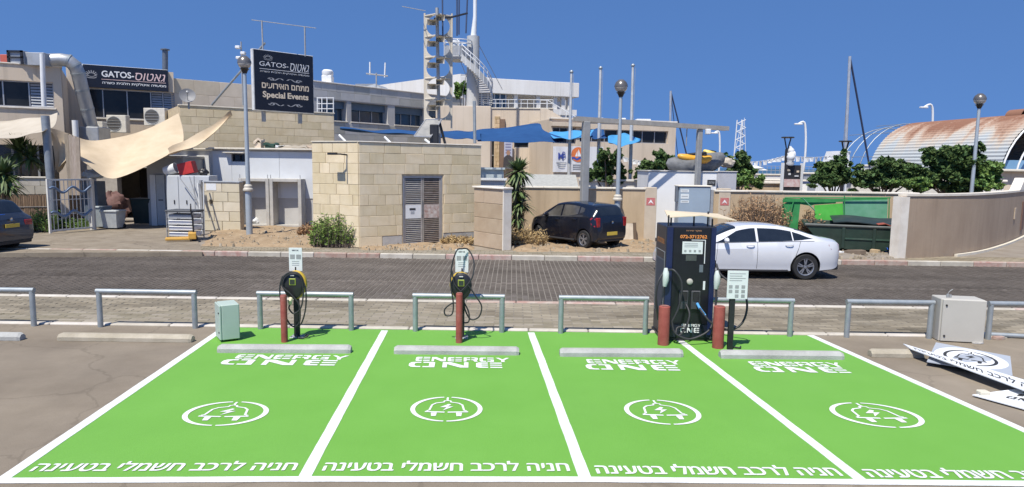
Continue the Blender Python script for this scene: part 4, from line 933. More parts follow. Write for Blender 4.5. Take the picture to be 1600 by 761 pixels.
# ================================================================ skip corner: green screens, dark green skip, blue bag
SKG = M_('skip_green', (.010, .026, .017), .6, c2=(.018, .042, .028), scale=3, dirt=.4, dirtc=(.05, .05, .036))
p0 = gz(1274, 391); p1 = gz(1440, 399); fs_ = Fac(gz(1270, 391), gz(1424, 399))
t = thing('skip', 'dark green open-topped steel skip beside the curved wall', 'skip', M=fs_.M)
zt = fs_.uz(1340, 350)[1]; L = fs_.L; dp = 1.9; th = .05
ya = fs_.uz(1258, 347)[0]
out_b = [(0.35, 0), (L, 0), (L, dp), (0.35, dp)]; out_t = [(ya, -.05), (L + .05, -.05), (L + .05, dp + .05), (ya, dp + .05)]
zl2 = zt - .08; inn = [(ya + .12, .05), (L - .08, .05), (L - .08, dp - .08), (ya + .12, dp - .08)]; inb = [(.5, .12), (L - .15, .12), (L - .15, dp - .15), (.5, dp - .15)]
m_ = MB(fs_.M); vs = [(x, y, .12) for x, y in out_b] + [(x, y, zl2) for x, y in out_t] + [(x, y, zl2) for x, y in inn] + [(x, y, .5) for x, y in inb]
m_.add(vs, [(i, (i + 1) % 4, 4 + (i + 1) % 4, 4 + i) for i in range(4)] + [(4 + i, 4 + (i + 1) % 4, 8 + (i + 1) % 4, 8 + i) for i in range(4)] + [(8 + i, 8 + (i + 1) % 4, 12 + (i + 1) % 4, 12 + i) for i in range(4)] + [(12, 13, 14, 15), (3, 2, 1, 0)]); m_.build('body', SKG, t)
for k in range(4):
    a, b = Vector((*out_t[k], zl2)), Vector((*out_t[(k + 1) % 4], zl2)); m_ = MB(fs_.M); m_.tube([a, b], .045, 8); m_.build('rim', SKG if k != 0 else M_('skip_rim', (.10, .11, .10), .5, .2, dirt=.3), t)
for k in range(3):
    x = .9 + k * (L - 1.1) / 2; m_ = MB(fs_.M); m_.box(x - .05, x + .05, -.075, -.01, .15, zl2 - .05, .01); m_.build('rib', SKG, t)
for z in (.45, .85):
    m_ = MB(fs_.M); m_.box(.9, L, -.05, -.005, z, z + .05); m_.build('rail', M_('skip_rail', (.035, .075, .05), .5, dirt=.4), t)
for x in (.2, L - .4):
    m_ = MB(fs_.M); m_.box(x + .3, x + .5, -.0, dp, -.05, .12); m_.build('skid', RUBB, t)
m_ = MB(fs_.M); m_.slab(6, 3, lambda u, v: (ya + .9 + (L - ya - .85) * u, .25 + 1.6 * v, zl2 + .1 + .12 * v + .04 * math.sin(u * 7)), (0, 0, -.03)); m_.build('lid', M_('lid_dark', (.02, .03, .028), .5, dirt=.4), t)
m_ = MB(fs_.M); m_.slab(4, 2, lambda u, v: (ya + 2.2 + .9 * u, -.02 + .5 * v, zl2 + .09 + .05 * math.sin(9 * u)), (0, 0, -.02)); m_.build('scrap_sheet', M_('scrap_red', (.3, .07, .04), .7, var=.3), t)
GSC = [M_('screen_green', (.025, .20, .055), .75, c2=(.04, .27, .08), scale=3), M_('screen_bright', (.07, .42, .05), .7, c2=(.10, .50, .07), scale=3), M_('screen_pale', (.10, .30, .17), .7, c2=(.16, .38, .24), scale=2, dirt=.3, dirtc=(.3, .4, .33))]
YS = 24.7; fg = facp(1218, YS, 1392, YS + .2)
t = thing('green_screen', 'leaning green mesh screens on a frame behind the skip', 'screen', M=fg.M)
def gpanel(pp, mt, nm='panel', n=.0):
    q = [fg.uz(x, y) for x, y in pp]; m_ = MB(fg.M); m_.prism([(a, n + .1 * (b / 2), b) for a, b in q], (0, .03, 0)); return m_.build(nm, mt, t)
gpanel([(1226, 310), (1253, 311), (1245, 372), (1217, 372)], GSC[0])
gpanel([(1253, 310), (1308, 311), (1308, 318), (1274, 320), (1268, 322), (1251, 319)], GSC[0], n=.01)
gpanel([(1274, 321), (1318, 318), (1319, 345), (1274, 346)], GSC[1], n=-.02)
gpanel([(1319, 314), (1389, 312), (1387, 345), (1319, 345)], GSC[2], n=-.01)
gpanel([(1308, 311), (1390, 309), (1390, 313), (1308, 316)], GSC[0], n=.03)
for a, b in (((1253, 309), (1273, 329)), ((1223, 313), (1233, 371)), ((1240, 312), (1226, 372)), ((1319, 306), (1319, 346)), ((1389, 308), (1388, 350)), ((1226, 309), (1391, 309))):
    p, q = fg.uz(*a), fg.uz(*b); m_ = MB(fg.M); m_.tube([(p[0], -.02, p[1]), (q[0], -.02, q[1])], .022, 6); m_.build('strut', GSC[2] if a[0] == 1253 else GSC[0], t)
def bag(px, py, r, mt, lab, cat='bag', seed=1, nm='rubbish_bag', sq=(1, .8, .7)):
    p = G(px, py, ZS); rr = random.Random(seed); m_ = MB()
    ph = [rr.uniform(0, 6) for _ in range(6)]
    def fn(u, v):
        a = 2 * math.pi * u; b = math.pi * (v - .5); k = 1 + .14 * math.sin(3 * a + ph[0] + 2 * math.sin(4 * b + ph[1])) + .1 * math.sin(7 * a + ph[2]) * math.cos(5 * b + ph[3])
        return (math.cos(a) * math.cos(b) * r * k * sq[0], math.sin(a) * math.cos(b) * r * k * sq[1], max(0, r * sq[2] * .92 + math.sin(b) * r * k * sq[2]))
    m_.grid(22, 12, fn); o = m_.build(nm, mt, None, 50); o.location = (p.x, p.y, ZS + .05); return tag(o, lab, cat)
BLUEB = M_('blue_plastic', (.015, .11, .50), .4, var=.25, scale=8, bump=.4, bscale=20)
bag(1386, 396, .24, BLUEB, 'crumpled bright blue plastic bag beside the skip', seed=4)
bag(1258, 356, .2, M_('lemon_plastic', (.55, .6, .12), .5, var=.2, scale=8), 'lime yellow bag behind the white sedan\'s boot', seed=7)
rubble(1336, 397, .4, .2, .14, M_('slab_brown', (.16, .12, .085), .9), 'flat brown stone slab on the ground in front of the skip', 'slab', 'stone_slab', zz=ZS + .04)
rubble(1312, 396, .18, .1, .08, WHITE, 'white torn packaging in front of the skip', 'litter', 'torn_packaging', zz=ZS + .04)
rubble(1368, 395, .2, .12, .12, M_('debris_tan', (.4, .3, .18), .9), 'tan debris heap between skip and blue bag', 'debris', 'debris_heap', zz=ZS + .04)
# framed board leaning on the wall behind the hatchback
f = Fac(gz(972, 377), gz(994, 377)); t = thing('leaning_board', 'pale framed board leaning on the wall beside the black hatchback', 'board', M=f.M)
zt = f.uz(980, 347)[1]
m_ = MB(f.M @ Matrix.Rotation(R(-12), 4, 'X')); m_.box(0, f.L * .8, -.02, .02, .02, zt - .05); m_.build('sheet', M_('sheet_cream', (.55, .47, .36), .8), t)
m_ = MB(f.M @ Matrix.Rotation(R(-12), 4, 'X')); m_.box(f.L * .82, f.L * 1.02, -.04, .3, .0, zt - .02); m_.build('frame', M_('frame_brown', (.12, .08, .05), .8), t)
# ================================================================ CARS
def interp(tab, x):
    if x <= tab[0][0]: return tab[0][1]
    for (a, b), (c, d) in zip(tab, tab[1:]):
        if x <= c:
            t = (x - a) / (c - a); return b + (d - b) * t
    return tab[-1][1]
def smooth_tab(tab, n=8):
    pts = bez([(a, b, 0) for a, b in tab], n); return [(p.x, p.y) for p in pts]
def make_car(name, label, spec, paint):
    """car along +x (front at high x), wheels on z = 0, left side at +y"""
    t = thing(name, label, 'car'); L = spec['L']; W = spec['W'] / 2
    top, belt, bot = smooth_tab(spec['top']), smooth_tab(spec['belt']), smooth_tab(spec['bot'])
    wid, rwt = smooth_tab(spec['wid']), smooth_tab(spec['rw'])
    NP = 11
    def sect(x):
        zt, zb, zo = interp(top, x), interp(belt, x), interp(bot, x); w = W * interp(wid, x); zb = min(zb, zt - .012); wr = min(W * interp(rwt, x), w - .01); gh = zt - zb
        zm = zo + (zb - zo) * .52
        hb_ = zb - zo; pts = [(0, zo), (w * .82, zo), (w * .95, zo + .04), (w * .965, zo + hb_ * .22), (w * .985, zo + hb_ * .30), (w, zo + hb_ * .80), (w * .955, zb)]
        pts += [(wr + (w * .955 - wr) * .10, zb + gh * .84), (wr * .93, zb + gh * .94), (wr * .6, zb + gh * .99), (0, zt)]
        return pts
    xs = [L * (-.5 + k / 90) for k in range(91)]
    m_ = MB(); vs = []
    for x in xs:
        s = sect(x); vs += [(x, -y, z) for y, z in s[::-1]][:NP - 1] + [(x, y, z) for y, z in s][0:1] + [(x, y, z) for y, z in s[1:]]
    K = 2 * NP - 1
    fs = []
    for i in range(90):
        for k in range(K - 1): fs.append((i * K + k, i * K + k + 1, (i + 1) * K + k + 1, (i + 1) * K + k))
        fs.append((i * K + K - 1, i * K, (i + 1) * K, (i + 1) * K + K - 1))
    fs += [tuple(range(K))[::-1], tuple(range(90 * K, 91 * K))]
    m_.add(vs, fs); body = m_.build('body', paint, t, None, local=True)
    bm = bmesh.new(); bm.from_mesh(body.data); bmesh.ops.remove_doubles(bm, verts=bm.verts, dist=1e-5); bmesh.ops.recalc_face_normals(bm, faces=bm.faces); bm.to_mesh(body.data); bm.free()
    # wheel arches cut out for real
    rw_, xa = spec['wr'], spec['axles']; body.data.materials.append(RUBB)
    cm = MB()
    for x in xa:
        for s in (-1, 1): cm.lathe([(1e-6, W * .62), (rw_ + .055, W * .62), (rw_ + .055, W * 1.3), (1e-6, W * 1.3)], (x, 0, rw_), (0, s, 0), 36)
    cu = cm.build('cutter', RUBB)
    bm = bmesh.new(); bm.from_mesh(cu.data); bmesh.ops.remove_doubles(bm, verts=bm.verts, dist=1e-5); bmesh.ops.recalc_face_normals(bm, faces=bm.faces); bm.to_mesh(cu.data); bm.free()
    md = body.modifiers.new('arch', 'BOOLEAN'); md.object = cu; md.operation = 'DIFFERENCE'; md.solver = 'EXACT'
    try: md.material_mode = 'TRANSFER'
    except Exception: pass
    bpy.context.view_layer.update()
    nm = bpy.data.meshes.new_from_object(body.evaluated_get(bpy.context.evaluated_depsgraph_get())); body.modifiers.clear(); old = body.data; body.data = nm; bpy.data.meshes.remove(old); bpy.data.objects.remove(cu)
    nm.polygons.foreach_set('use_smooth', [True] * len(nm.polygons)); nm.set_sharp_from_angle(angle=R(17))
    # glass on the surface
    def side(x, f, s, o=.006):                        # f: 0 beltline .. 1 roof edge
        q = sect(x); a, b = Vector(q[6]), Vector(q[7]); p = a.lerp(b, f); return (x, s * (p.x + o), p.y + o * .3)
    def glass_side(poly, nm_, s, parent=t, mt=CARGL, o=.006):
        """poly: list of (x, f_low, f_high) stations"""
        q = MB(); n = len(poly); q.add([side(x, a, s, o) for x, a, b in poly] + [side(x, b, s, o) for x, a, b in poly], [(i, i + 1, n + i + 1, n + i) for i in range(n - 1)]); return q.build(nm_, mt, parent, 60, local=True)
    def dens(poly, k=5):
        out = []
        for (x0, a0, b0), (x1, a1, b1) in zip(poly, poly[1:]):
            for i in range(k): u = i / k; out.append((x0 + (x1 - x0) * u, a0 + (a1 - a0) * u, b0 + (b1 - b0) * u))
        return out + [poly[-1]]
    for s in (-1, 1):
        for poly in spec['glass']:
            glass_side(dens(poly), 'side_window', s, mt=spec.get('glassm', CARGL))
    def topsurf(x, v, o=.006):                        # v -1..1 across the upper surface
        q = sect(x); pts = [Vector(q[7]), Vector(q[8]), Vector(q[9]), Vector(q[10])]; a = abs(v) * 3; i = 2 - min(2, int(a)) ; f = a - min(2, int(a)); p = pts[i + 1].lerp(pts[i], f)
        return (x, math.copysign(p.x, v) if v else 0, p.y + o)
    def glass_top(x0, x1, v0, bow, nm_, o=.008, mt=CARGL):
        q = MB(); q.grid(10, 12, lambda u, v: topsurf(x0 + (x1 - x0) * u + bow * (1 - (2 * v - 1) ** 2) * (1 - u), (2 * v - 1) * v0, o)); return q.build(nm_, mt, t, 60, local=True)
    CHR = M_('window_trim', (.34, .35, .36), .25, .6)
    for s in (-1, 1):                                  # bright line under the side windows, dark sill strip
        q = MB(); xa_, xb_ = spec['glass'][0][0][0], spec['glass'][-1][-1][0]
        q.tube([side(xa_ + (xb_ - xa_) * k / 20, .03, s, .004) for k in range(21)], .008, 5); q.build('window_trim', CHR, t, local=True)
        q = MB(); pts = []
        for k in range(21):
            x = spec['axles'][0] + .45 + (spec['axles'][1] - spec['axles'][0] - .9) * k / 20; sc = sect(x); pts.append((x, s * (sc[2][0] + .002), sc[2][1] + .0))
        q.tube(pts, .028, 6); q.build('sill_strip', M_('trim_black', (.025, .025, .027), .7), t, local=True)
    glass_top(*spec['wind'], 'windscreen'); glass_top(*spec['rear'], 'rear_window')
    # wheels
    def wheel(x, s, steer=0):
        wt = bpy.data.objects.new('wheel', None); COL.objects.link(wt); wt.parent = t; wt.location = (x, s * (W - .115), rw_); wt.rotation_euler = (0, 0, steer)
        r = rw_; ri = r * .66; tw = .1
        q = MB(); q.lathe([(ri, -tw), (r * .93, -tw), (r * .985, -tw * .75), (r, -tw * .4), (r, tw * .4), (r * .985, tw * .75), (r * .93, tw), (ri, tw)], (0, 0, 0), (0, s, 0), 32); q.build('tyre', RUBB, wt, 40, local=True)
        RIM = M_('alloy', (.42, .42, .43), .35, .75, var=.08)
        q = MB(); q.lathe([(ri * 1.0, tw * .96), (ri * .93, tw * .9), (ri * .9, tw * .3), (ri * .9, -tw * .8)], (0, 0, 0), (0, s, 0), 32); q.lathe([(0, tw * .85), (r * .12, tw * .82), (r * .14, tw * .6)], (0, 0, 0), (0, s, 0), 16)
        for k in range(5):
            for d_ in (-.16, .16):
                a = 2 * math.pi * k / 5 + .3; a1 = a + d_
                p0 = Vector((math.cos(a + d_ * .6) * r * .1, 0, math.sin(a + d_ * .6) * r * .1)); p1 = Vector((math.cos(a1) * ri * .93, 0, math.sin(a1) * ri * .93)); e = Vector((-math.sin(a1), 0, math.cos(a1))) * r * .045
                y0, y1 = s * tw * .62, s * tw * .84; q.prism([(p0 - e * .8) + Vector((0, y0, 0)), (p0 + e * .8) + Vector((0, y0, 0)), (p1 + e) + Vector((0, y0, 0)), (p1 - e) + Vector((0, y0, 0))], (0, y1 - y0, 0))
        q.build('rim', RIM, wt, 30, local=True)
        q = MB(); q.lathe([(0, tw * .1), (ri * .9, tw * .1)], (0, 0, 0), (0, s, 0), 24); q.build('brake_disc', M_('brake_dark', (.05, .05, .05), .6, .3), wt, local=True)
    for x in xa:
        for s in (-1, 1): wheel(x, s, spec.get('steer', 0) if x > 0 else 0)
    # seams, handles, mirrors, lamps, plates
    SEAM = M_('seam_black', (.012, .012, .012), .8)
    for x0, x1 in spec['seams']:
        for s in (-1, 1):
            q = MB(); pts = []
            for k in range(9):
                f = k / 8; x = x0 + (x1 - x0) * f; sc = sect(x); zo = sc[2][1] + .05; zz = zo + (sc[6][1] - zo) * f
                for (ya, za), (yb, zb) in zip(sc[2:6], sc[3:7]):
                    if za <= zz <= zb + 1e-6: pts.append((x, s * (ya + (yb - ya) * (zz - za) / max(1e-6, zb - za) + .001), zz)); break
            q.tube(pts, .0055, 4); q.build('door_seam', SEAM, t, local=True)
    for x, zf in spec['handles']:
        for s in (-1, 1):
            sc = sect(x); y = sc[5][0]; z = sc[5][1] + (sc[6][1] - sc[5][1]) * zf; q = MB(); q.tube(bez([(x - .1, s * (y + .004), z), (x - .06, s * (y + .03), z + .005), (x + .06, s * (y + .03), z + .005), (x + .1, s * (y + .004), z)], 3), .014, 6); q.build('door_handle', paint, t, 50, local=True)
    xm = spec['mirror']
    for s in (-1, 1):
        sc = sect(xm); y, z = sc[6]; q = MB(); n = 10
        def fn(u, v): a = 2 * math.pi * u; b = math.pi * (v - .5); return (xm + .06 * math.cos(b) * math.cos(a) * (1.25 if math.cos(a) > 0 else .7), s * (y + .10 + .12 * math.sin(b)), z + .075 + .075 * math.cos(b) * math.sin(a))
        q.grid(12, 8, fn); q.tube([(xm, s * (y - .03), z + .01), (xm, s * (y + .05), z + .05)], .022, 6); q.build('wing_mirror', paint, t, 60, local=True)
    def patch(poly, nm_, mt, o=.006):                 # lamp patch on the flank: (x, zfrac low..high between sill and belt)
        for s in (-1, 1):
            q = MB(); pts = []
            for x, z in poly:
                sc = sect(x); y = sc[-1][0]
                for (ya, za), (yb, zb) in zip(sc[2:], sc[3:]):
                    if min(za, zb) - 1e-6 <= z <= max(za, zb) + 1e-6: y = ya + (yb - ya) * (z - za) / (zb - za if abs(zb - za) > 1e-6 else 1); break
                pts.append((x, s * (y + o), z))
            q.add(pts, [tuple(range(len(pts)))]); q.build(nm_, mt, t, local=True)
    RED = M_('lamp_red', (.30, .012, .018), .15, var=.3, scale=9, coat=.6); HL = M_('lamp_clear', (.5, .52, .54), .1, var=.2, scale=12, coat=.6)
    patch(spec['tail'], 'tail_lamp', RED); patch(spec['head'], 'headlamp', HL)
    zp, xr = spec['plate']; q = MB(); q.box(xr - .012, xr + .004, -.25, .25, zp - .055, zp + .055, .003); pl = q.build('number_plate', M_('plate_yellow', (.62, .45, .06), .5, var=.05), t, local=True)
    for s in (-1, 1):                                  # rear lamp wrap
        x0, x1, y0, y1, z0, z1 = spec['rearlamp']; q = MB(); q.box(x0, x1, min(s * y0, s * y1), max(s * y0, s * y1), z0, z1, .012); q.build('tail_lamp', RED, t, local=True)
    z0, z1 = spec['trim']
    q = MB(); q.box(-L * .5 + .02, -L * .5 + .2, -W * .78, W * .78, z0, z1, .02); q.build('rear_bumper_trim', M_('trim_black', (.025, .025, .027), .7), t, local=True)
    q = MB(); q.box(L * .5 - .22, L * .5 - .02, -W * .7, W * .7, z0, z1, .02); q.build('grille', MATS['trim_black'], t, local=True)
    q = MB(); q.lathe([(0, -.004), (.035, -.004), (.045, .004)], (-L * .5 + spec['badge'][0], 0, spec['badge'][1]), (-1, 0, 0), 14); q.build('badge', M_('chrome', (.6, .6, .6), .15, 1.0), t, 40, local=True)
    return t
WPNT = M_('car_white', (.66, .67, .68), .28, var=.02, coat=.9); BPNT = M_('car_blueblack', (.006, .008, .016), .25, var=.1, coat=.5); GPNT = M_('car_grey', (.045, .055, .078), .3, .5, var=.05, coat=.9)
sedan = dict(L=4.62, W=1.82, wr=.335, axles=(-1.36, 1.34),
    top=[(-2.31, .84), (-2.28, 1.0), (-2.15, 1.055), (-1.9, 1.10), (-1.6, 1.19), (-1.2, 1.34), (-.75, 1.44), (-.2, 1.475), (.2, 1.455), (.5, 1.38), (.8, 1.22), (1.08, 1.06), (1.2, 1.005), (1.6, .95), (2.0, .86), (2.22, .72), (2.31, .55)],
    belt=[(-2.31, .8), (-2.2, .96), (-1.8, 1.0), (-1.2, .99), (-.4, .965), (.4, .94), (1.0, .92), (1.5, .88), (2.0, .78), (2.31, .5)],
    bot=[(-2.31, .44), (-2.22, .28), (-1.9, .22), (-1.2, .19), (1.6, .19), (2.1, .22), (2.31, .3)],
    wid=[(-2.31, .74), (-2.22, .86), (-2.0, .95), (-1.5, .99), (-.5, 1), (.8, .995), (1.5, .97), (2.0, .88), (2.22, .74), (2.31, .55)],
    rw=[(-2.31, .5), (-1.9, .6), (-1.3, .66), (-.5, .69), (.3, .68), (.8, .7), (1.2, .76), (1.6, .72), (2.31, .4)],
    glass=[[(.98, .04, .14), (.7, .04, .52), (.42, .04, .84), (.05, .04, .93), (-.06, .04, .93)], [(-.12, .05, .93), (-.6, .06, .92), (-.95, .08, .86), (-1.0, .08, .85)], [(-1.03, .09, .84), (-1.25, .16, .72), (-1.5, .34, .46), (-1.56, .40, .42)]],
    wind=(1.14, .42, .95, .0), rear=(-1.86, -1.12, .86, .0), seams=[(.98, .93), (-.10, -.09), (-.98, -1.2)], handles=[(.1, .55), (-.9, .55)], mirror=.72,
    tail=[(-2.25, .76), (-2.0, .80), (-1.93, .92), (-2.22, .94)], head=[(2.1, .62), (1.75, .74), (1.68, .8), (2.0, .75)],
    plate=(.72, -2.315), rearlamp=(-2.3, -2.16, .42, .62, .78, .9), trim=(.25, .42), badge=(-.0, .88))
sedan['top'] = [(x, z if z < .95 else .95 + (z - .95) * .87) for x, z in sedan['top']]
sed = make_car('sedan', 'white sedan driving past behind the charging cabinet', sedan, WPNT)
pw = G(1258, 437.5, ZR); sed.location = (pw.x + (-1.36) * 1, pw.y + .91, ZR); sed.rotation_euler = (0, 0, R(180))
hatch = dict(glassm=M_('hatch_glass', (.075, .07, .062), .06, var=.5, scale=1.6, spec=.7), L=3.6, W=1.62, wr=.30, axles=(-1.2, 1.18), steer=R(-24),  # lighter tan glass: brightness seen through the cabin put into the colour
    top=[(-1.8, .62), (-1.77, .95), (-1.68, 1.2), (-1.53, 1.37), (-1.3, 1.43), (-.6, 1.475), (-.1, 1.475), (.3, 1.41), (.65, 1.24), (.95, 1.06), (1.08, .99), (1.42, .91), (1.65, .84), (1.76, .68), (1.8, .52)],
    belt=[(-1.8, .58), (-1.75, .92), (-1.6, 1.06), (-1.0, 1.03), (-.2, .98), (.6, .94), (1.1, .91), (1.5, .82), (1.8, .46)],
    bot=[(-1.8, .36), (-1.72, .27), (-1.4, .22), (1.3, .2), (1.7, .22), (1.8, .28)],
    wid=[(-1.8, .86), (-1.7, .94), (-1.4, .99), (0, 1), (1.0, .98), (1.5, .9), (1.74, .74), (1.8, .62)],
    rw=[(-1.8, .6), (-1.6, .72), (-1.2, .73), (0, .74), (.6, .75), (1.1, .8), (1.8, .5)],
    glass=[[(.92, .04, .2), (.6, .04, .64), (.3, .04, .9), (-.02, .05, .93)], [(-.1, .05, .93), (-.5, .08, .92), (-.8, .16, .88), (-.88, .2, .86)], [(-.94, .25, .84), (-1.1, .36, .76), (-1.14, .4, .74)]],
    wind=(1.08, .34, .94, 0), rear=(-1.735, -1.575, .84, 0), seams=[(.86, .8), (-.06, -.04), (-.92, -1.0)], handles=[(.1, .5), (-.76, .5)], mirror=.62,
    tail=[(-1.72, .72), (-1.56, .8), (-1.5, .98), (-1.58, 1.03), (-1.70, .98)], head=[(1.66, .62), (1.3, .76), (1.25, .84), (1.55, .76)],
    plate=(.5, -1.805), rearlamp=(-1.79, -1.66, .58, .73, .72, 1.02), trim=(.24, .38), badge=(-.005, .86))
hb = make_car('hatchback', 'small blue-black hatchback parked on the dirt by the beige wall', hatch, BPNT)
w1, w2 = G(911, 390.5, ZS), G(843, 378, ZS); d = (w2 - w1).normalized(); hd = math.atan2(d.y, d.x)
ctr = (w1 + w2) / 2; lt = Vector((-d.y, d.x, 0)); hb.location = ctr - lt * .70; hb.location.z = ZS + .03; hb.rotation_euler = (0, 0, hd + R(8)); hb.location.x -= .06; hb.scale = (.95, .97, 1.02)
suv = dict(L=4.6, W=1.88, wr=.36, axles=(-1.38, 1.36),
    top=[(-2.3, .75), (-2.27, 1.0), (-2.15, 1.2), (-1.95, 1.45), (-1.75, 1.6), (-1.2, 1.66), (-.3, 1.68), (.2, 1.64), (.6, 1.48), (1.0, 1.2), (1.15, 1.1), (1.8, 1.02), (2.15, .88), (2.3, .6)],
    belt=[(-2.3, .7), (-2.22, 1.05), (-1.9, 1.12), (-1.0, 1.08), (0, 1.04), (1.0, 1.0), (1.7, .94), (2.3, .55)],
    bot=[(-2.3, .42), (-2.2, .33), (-1.9, .28), (1.8, .26), (2.3, .34)],
    wid=[(-2.3, .84), (-2.18, .93), (-1.8, .99), (0, 1), (1.4, .97), (2.0, .88), (2.3, .6)],
    rw=[(-2.3, .6), (-2.0, .66), (-1.4, .7), (0, .72), (1.1, .78), (2.3, .5)],
    glass=[[(.9, .04, .2), (.5, .04, .7), (.2, .04, .9), (-.1, .05, .93)], [(-.16, .05, .93), (-.9, .08, .9)], [(-.96, .09, .9), (-1.5, .2, .8), (-1.6, .3, .7)]],
    wind=(1.08, .38, .94, 0), rear=(-2.13, -1.78, .85, 0), seams=[(.9, .85), (-.12, -.1), (-1.0, -1.2)], handles=[(.1, .5), (-.85, .5)], mirror=.7,
    tail=[(-2.2, .84), (-2.0, .9), (-1.8, 1.02), (-1.95, 1.07), (-2.18, 1.04)], head=[(2.1, .7), (1.7, .82), (1.65, .9), (2.0, .84)],
    plate=(.86, -2.32), rearlamp=(-2.29, -2.16, .5, .78, .84, 1.0), trim=(.3, .55), badge=(0, 1.05))
sv = make_car('parked_car', 'dark grey SUV cut off by the left edge of the picture', suv, GPNT)
pr = G(46, 386, ZS); sv.location = (pr.x - 2.3 + .1, pr.y - .55, ZR); sv.location.z = ZR + .0; sv.rotation_euler = (0, 0, R(174))
q = MB(); q.box(-2.16, -2.12, .05, .4, 1.14, 1.2, .008); q.build('blue_cloth', BLUEB, sv, local=True)

# ================================================================ LAMP POSTS
LAMPP = M_('lamp_pole', (.40, .45, .48), .5, .3, var=.08, scale=3, dirt=.15, dirtc=(.3, .3, .3))
GLOBE = M_('lamp_globe', (.32, .30, .28), .12, .2, c2=(.5, .48, .45), scale=3, coat=.5)
def lamp(px, py, ytop, lab, z0=ZS, Y=None, collar=True):
    p = G(px, py, z0) if Y is None else P(px, py, Y)
    topz = P(px, ytop, p.y).z; t = thing('street_lamp', lab, 'street lamp', (p.x, p.y, z0 - .05), group='globe street lamps'); h = topz - z0
    m_ = MB(); m_.tube([(0, 0, 0), (0, 0, h * .26)], .115, 16); m_.build('lower_pole', LAMPP, t, 40, local=True)
    m_ = MB(); m_.lathe([(.12, h * .26), (.18, h * .264), (.18, h * .272), (.145, h * .28), (.145, h * .29), (.095, h * .3)], seg=16); m_.build('collar', M_('collar_cream', (.5, .46, .38), .6), t, 30, local=True)
    m_ = MB(); m_.tube([(0, 0, h * .3), (0, 0, h - .55)], [.08, .06], 14); m_.build('upper_pole', LAMPP, t, 40, local=True)
    m_ = MB(); m_.lathe([(.07, h - .62), (.1, h - .55), (.12, h - .5), (.17, h - .46)], seg=16); m_.build('holder', BLACK, t, 40, local=True)
    m_ = MB(); n = 10; m_.lathe([(max(.001, .235 * math.sin(math.pi * k / n)), h - .24 - .235 * math.cos(math.pi * k / n)) for k in range(n + 1)], seg=24); m_.build('globe', GLOBE, t, 60, local=True)
    m_ = MB(); m_.lathe([(.242, h - .26), (.236, h - .19), (.19, h - .09), (.09, h - .005), (0, h + .01)], seg=24); m_.build('cap', M_('lamp_cap', (.16, .15, .14), .3, .4, var=.2), t, 50, local=True)
    return t
lamp(390, 369, 85, 'globe street lamp in front of the white shed and concrete niches')
lamp(963, 372, 122, 'globe street lamp in front of the beige wall by the hatchback', Y=25.0)
lamp(1518, 300, 144, 'globe street lamp rising behind the curved wall on the right', Y=29.0, z0=-.05)
# ================================================================ RESTAURANT COMPLEX on the left
def building(name, lab, f, depth, zt, ops, mt, u0=0.0, u1=None, z0=-.1, th=.3, roofm=CONC, cat='building', parapet=0.0):
    u1 = f.L if u1 is None else u1
    t = thing(name, lab, cat, M=f.M)
    m_ = MB(f.M); wall_open(m_, u0, u1, z0, zt, ops, th); m_.build('front_wall', mt, t)
    m_ = MB(f.M); m_.quad((u1, th, z0), (u1, depth, z0), (u1, depth, zt), (u1, th, zt)); m_.quad((u1 - .25, th, z0), (u1 - .25, depth, z0), (u1 - .25, depth, zt), (u1 - .25, th, zt)); m_.build('side_wall', mt, t)
    m_ = MB(f.M); m_.quad((u0, th, z0), (u0, depth, z0), (u0, depth, zt), (u0, th, zt)); m_.build('side_wall', mt, t)
    m_ = MB(f.M); m_.quad((u0, depth, z0), (u1, depth, z0), (u1, depth, zt), (u0, depth, zt)); m_.build('rear_wall', mt, t)
    m_ = MB(f.M); m_.quad((u0 + .02, th - .02, zt - .12 - parapet), (u1 - .02, th - .02, zt - .12 - parapet), (u1 - .02, depth - .02, zt - .12 - parapet), (u0 + .02, depth - .02, zt - .12 - parapet)); m_.build('roof', roofm, t)
    return t
def window(t, f, r, nd=.18, panes=(), fm=ALU, gm=GLASS, sill=None, fw=.05, louvre=()):
    """r=(u0,u1,z0,z1); panes: inner division u's; louvre: pane indices filled with slats"""
    u0, u1, z0, z1 = r; us = [u0] + list(panes) + [u1]
    fr = MB(f.M); fr.box(u0, u1, nd - .03, nd + .05, z0, z0 + fw); w_ = fr.build('window', fm, t)
    q = MB(f.M); q.box(u0, u1, nd - .03, nd + .05, z1 - fw, z1); q.build('frame_head', fm, w_)
    for u in us:
        q = MB(f.M); a = max(u0, u - fw / 2); q.box(a if u < u1 else u1 - fw, min(u1, a + fw), nd - .032, nd + .052, z0 + fw, z1 - fw); q.build('mullion', fm, w_)
    for k in range(len(us) - 1):
        q = MB(f.M); q.box(us[k] + fw / 2, us[k + 1] - fw / 2, nd + .02, nd + .03, z0 + fw, z1 - fw); q.build('pane', gm, w_)
        if k in louvre:
            n = int((z1 - z0) / .13)
            for i in range(n):
                z = z0 + fw + (z1 - z0 - 2 * fw) * i / n; q = MB(f.M); q.add([(us[k] + fw, nd - .03, z), (us[k + 1] - fw, nd - .03, z), (us[k + 1] - fw, nd + .015, z + .1), (us[k] + fw, nd + .015, z + .1)], [(0, 1, 2, 3)]); q.build('slat', GREYM, w_)
    if sill: q = MB(f.M); q.box(u0 - .06, u1 + .06, -.07, nd - .03, z0 - .07, z0 - .003, .01); q.build('sill', sill, w_)
    return w_
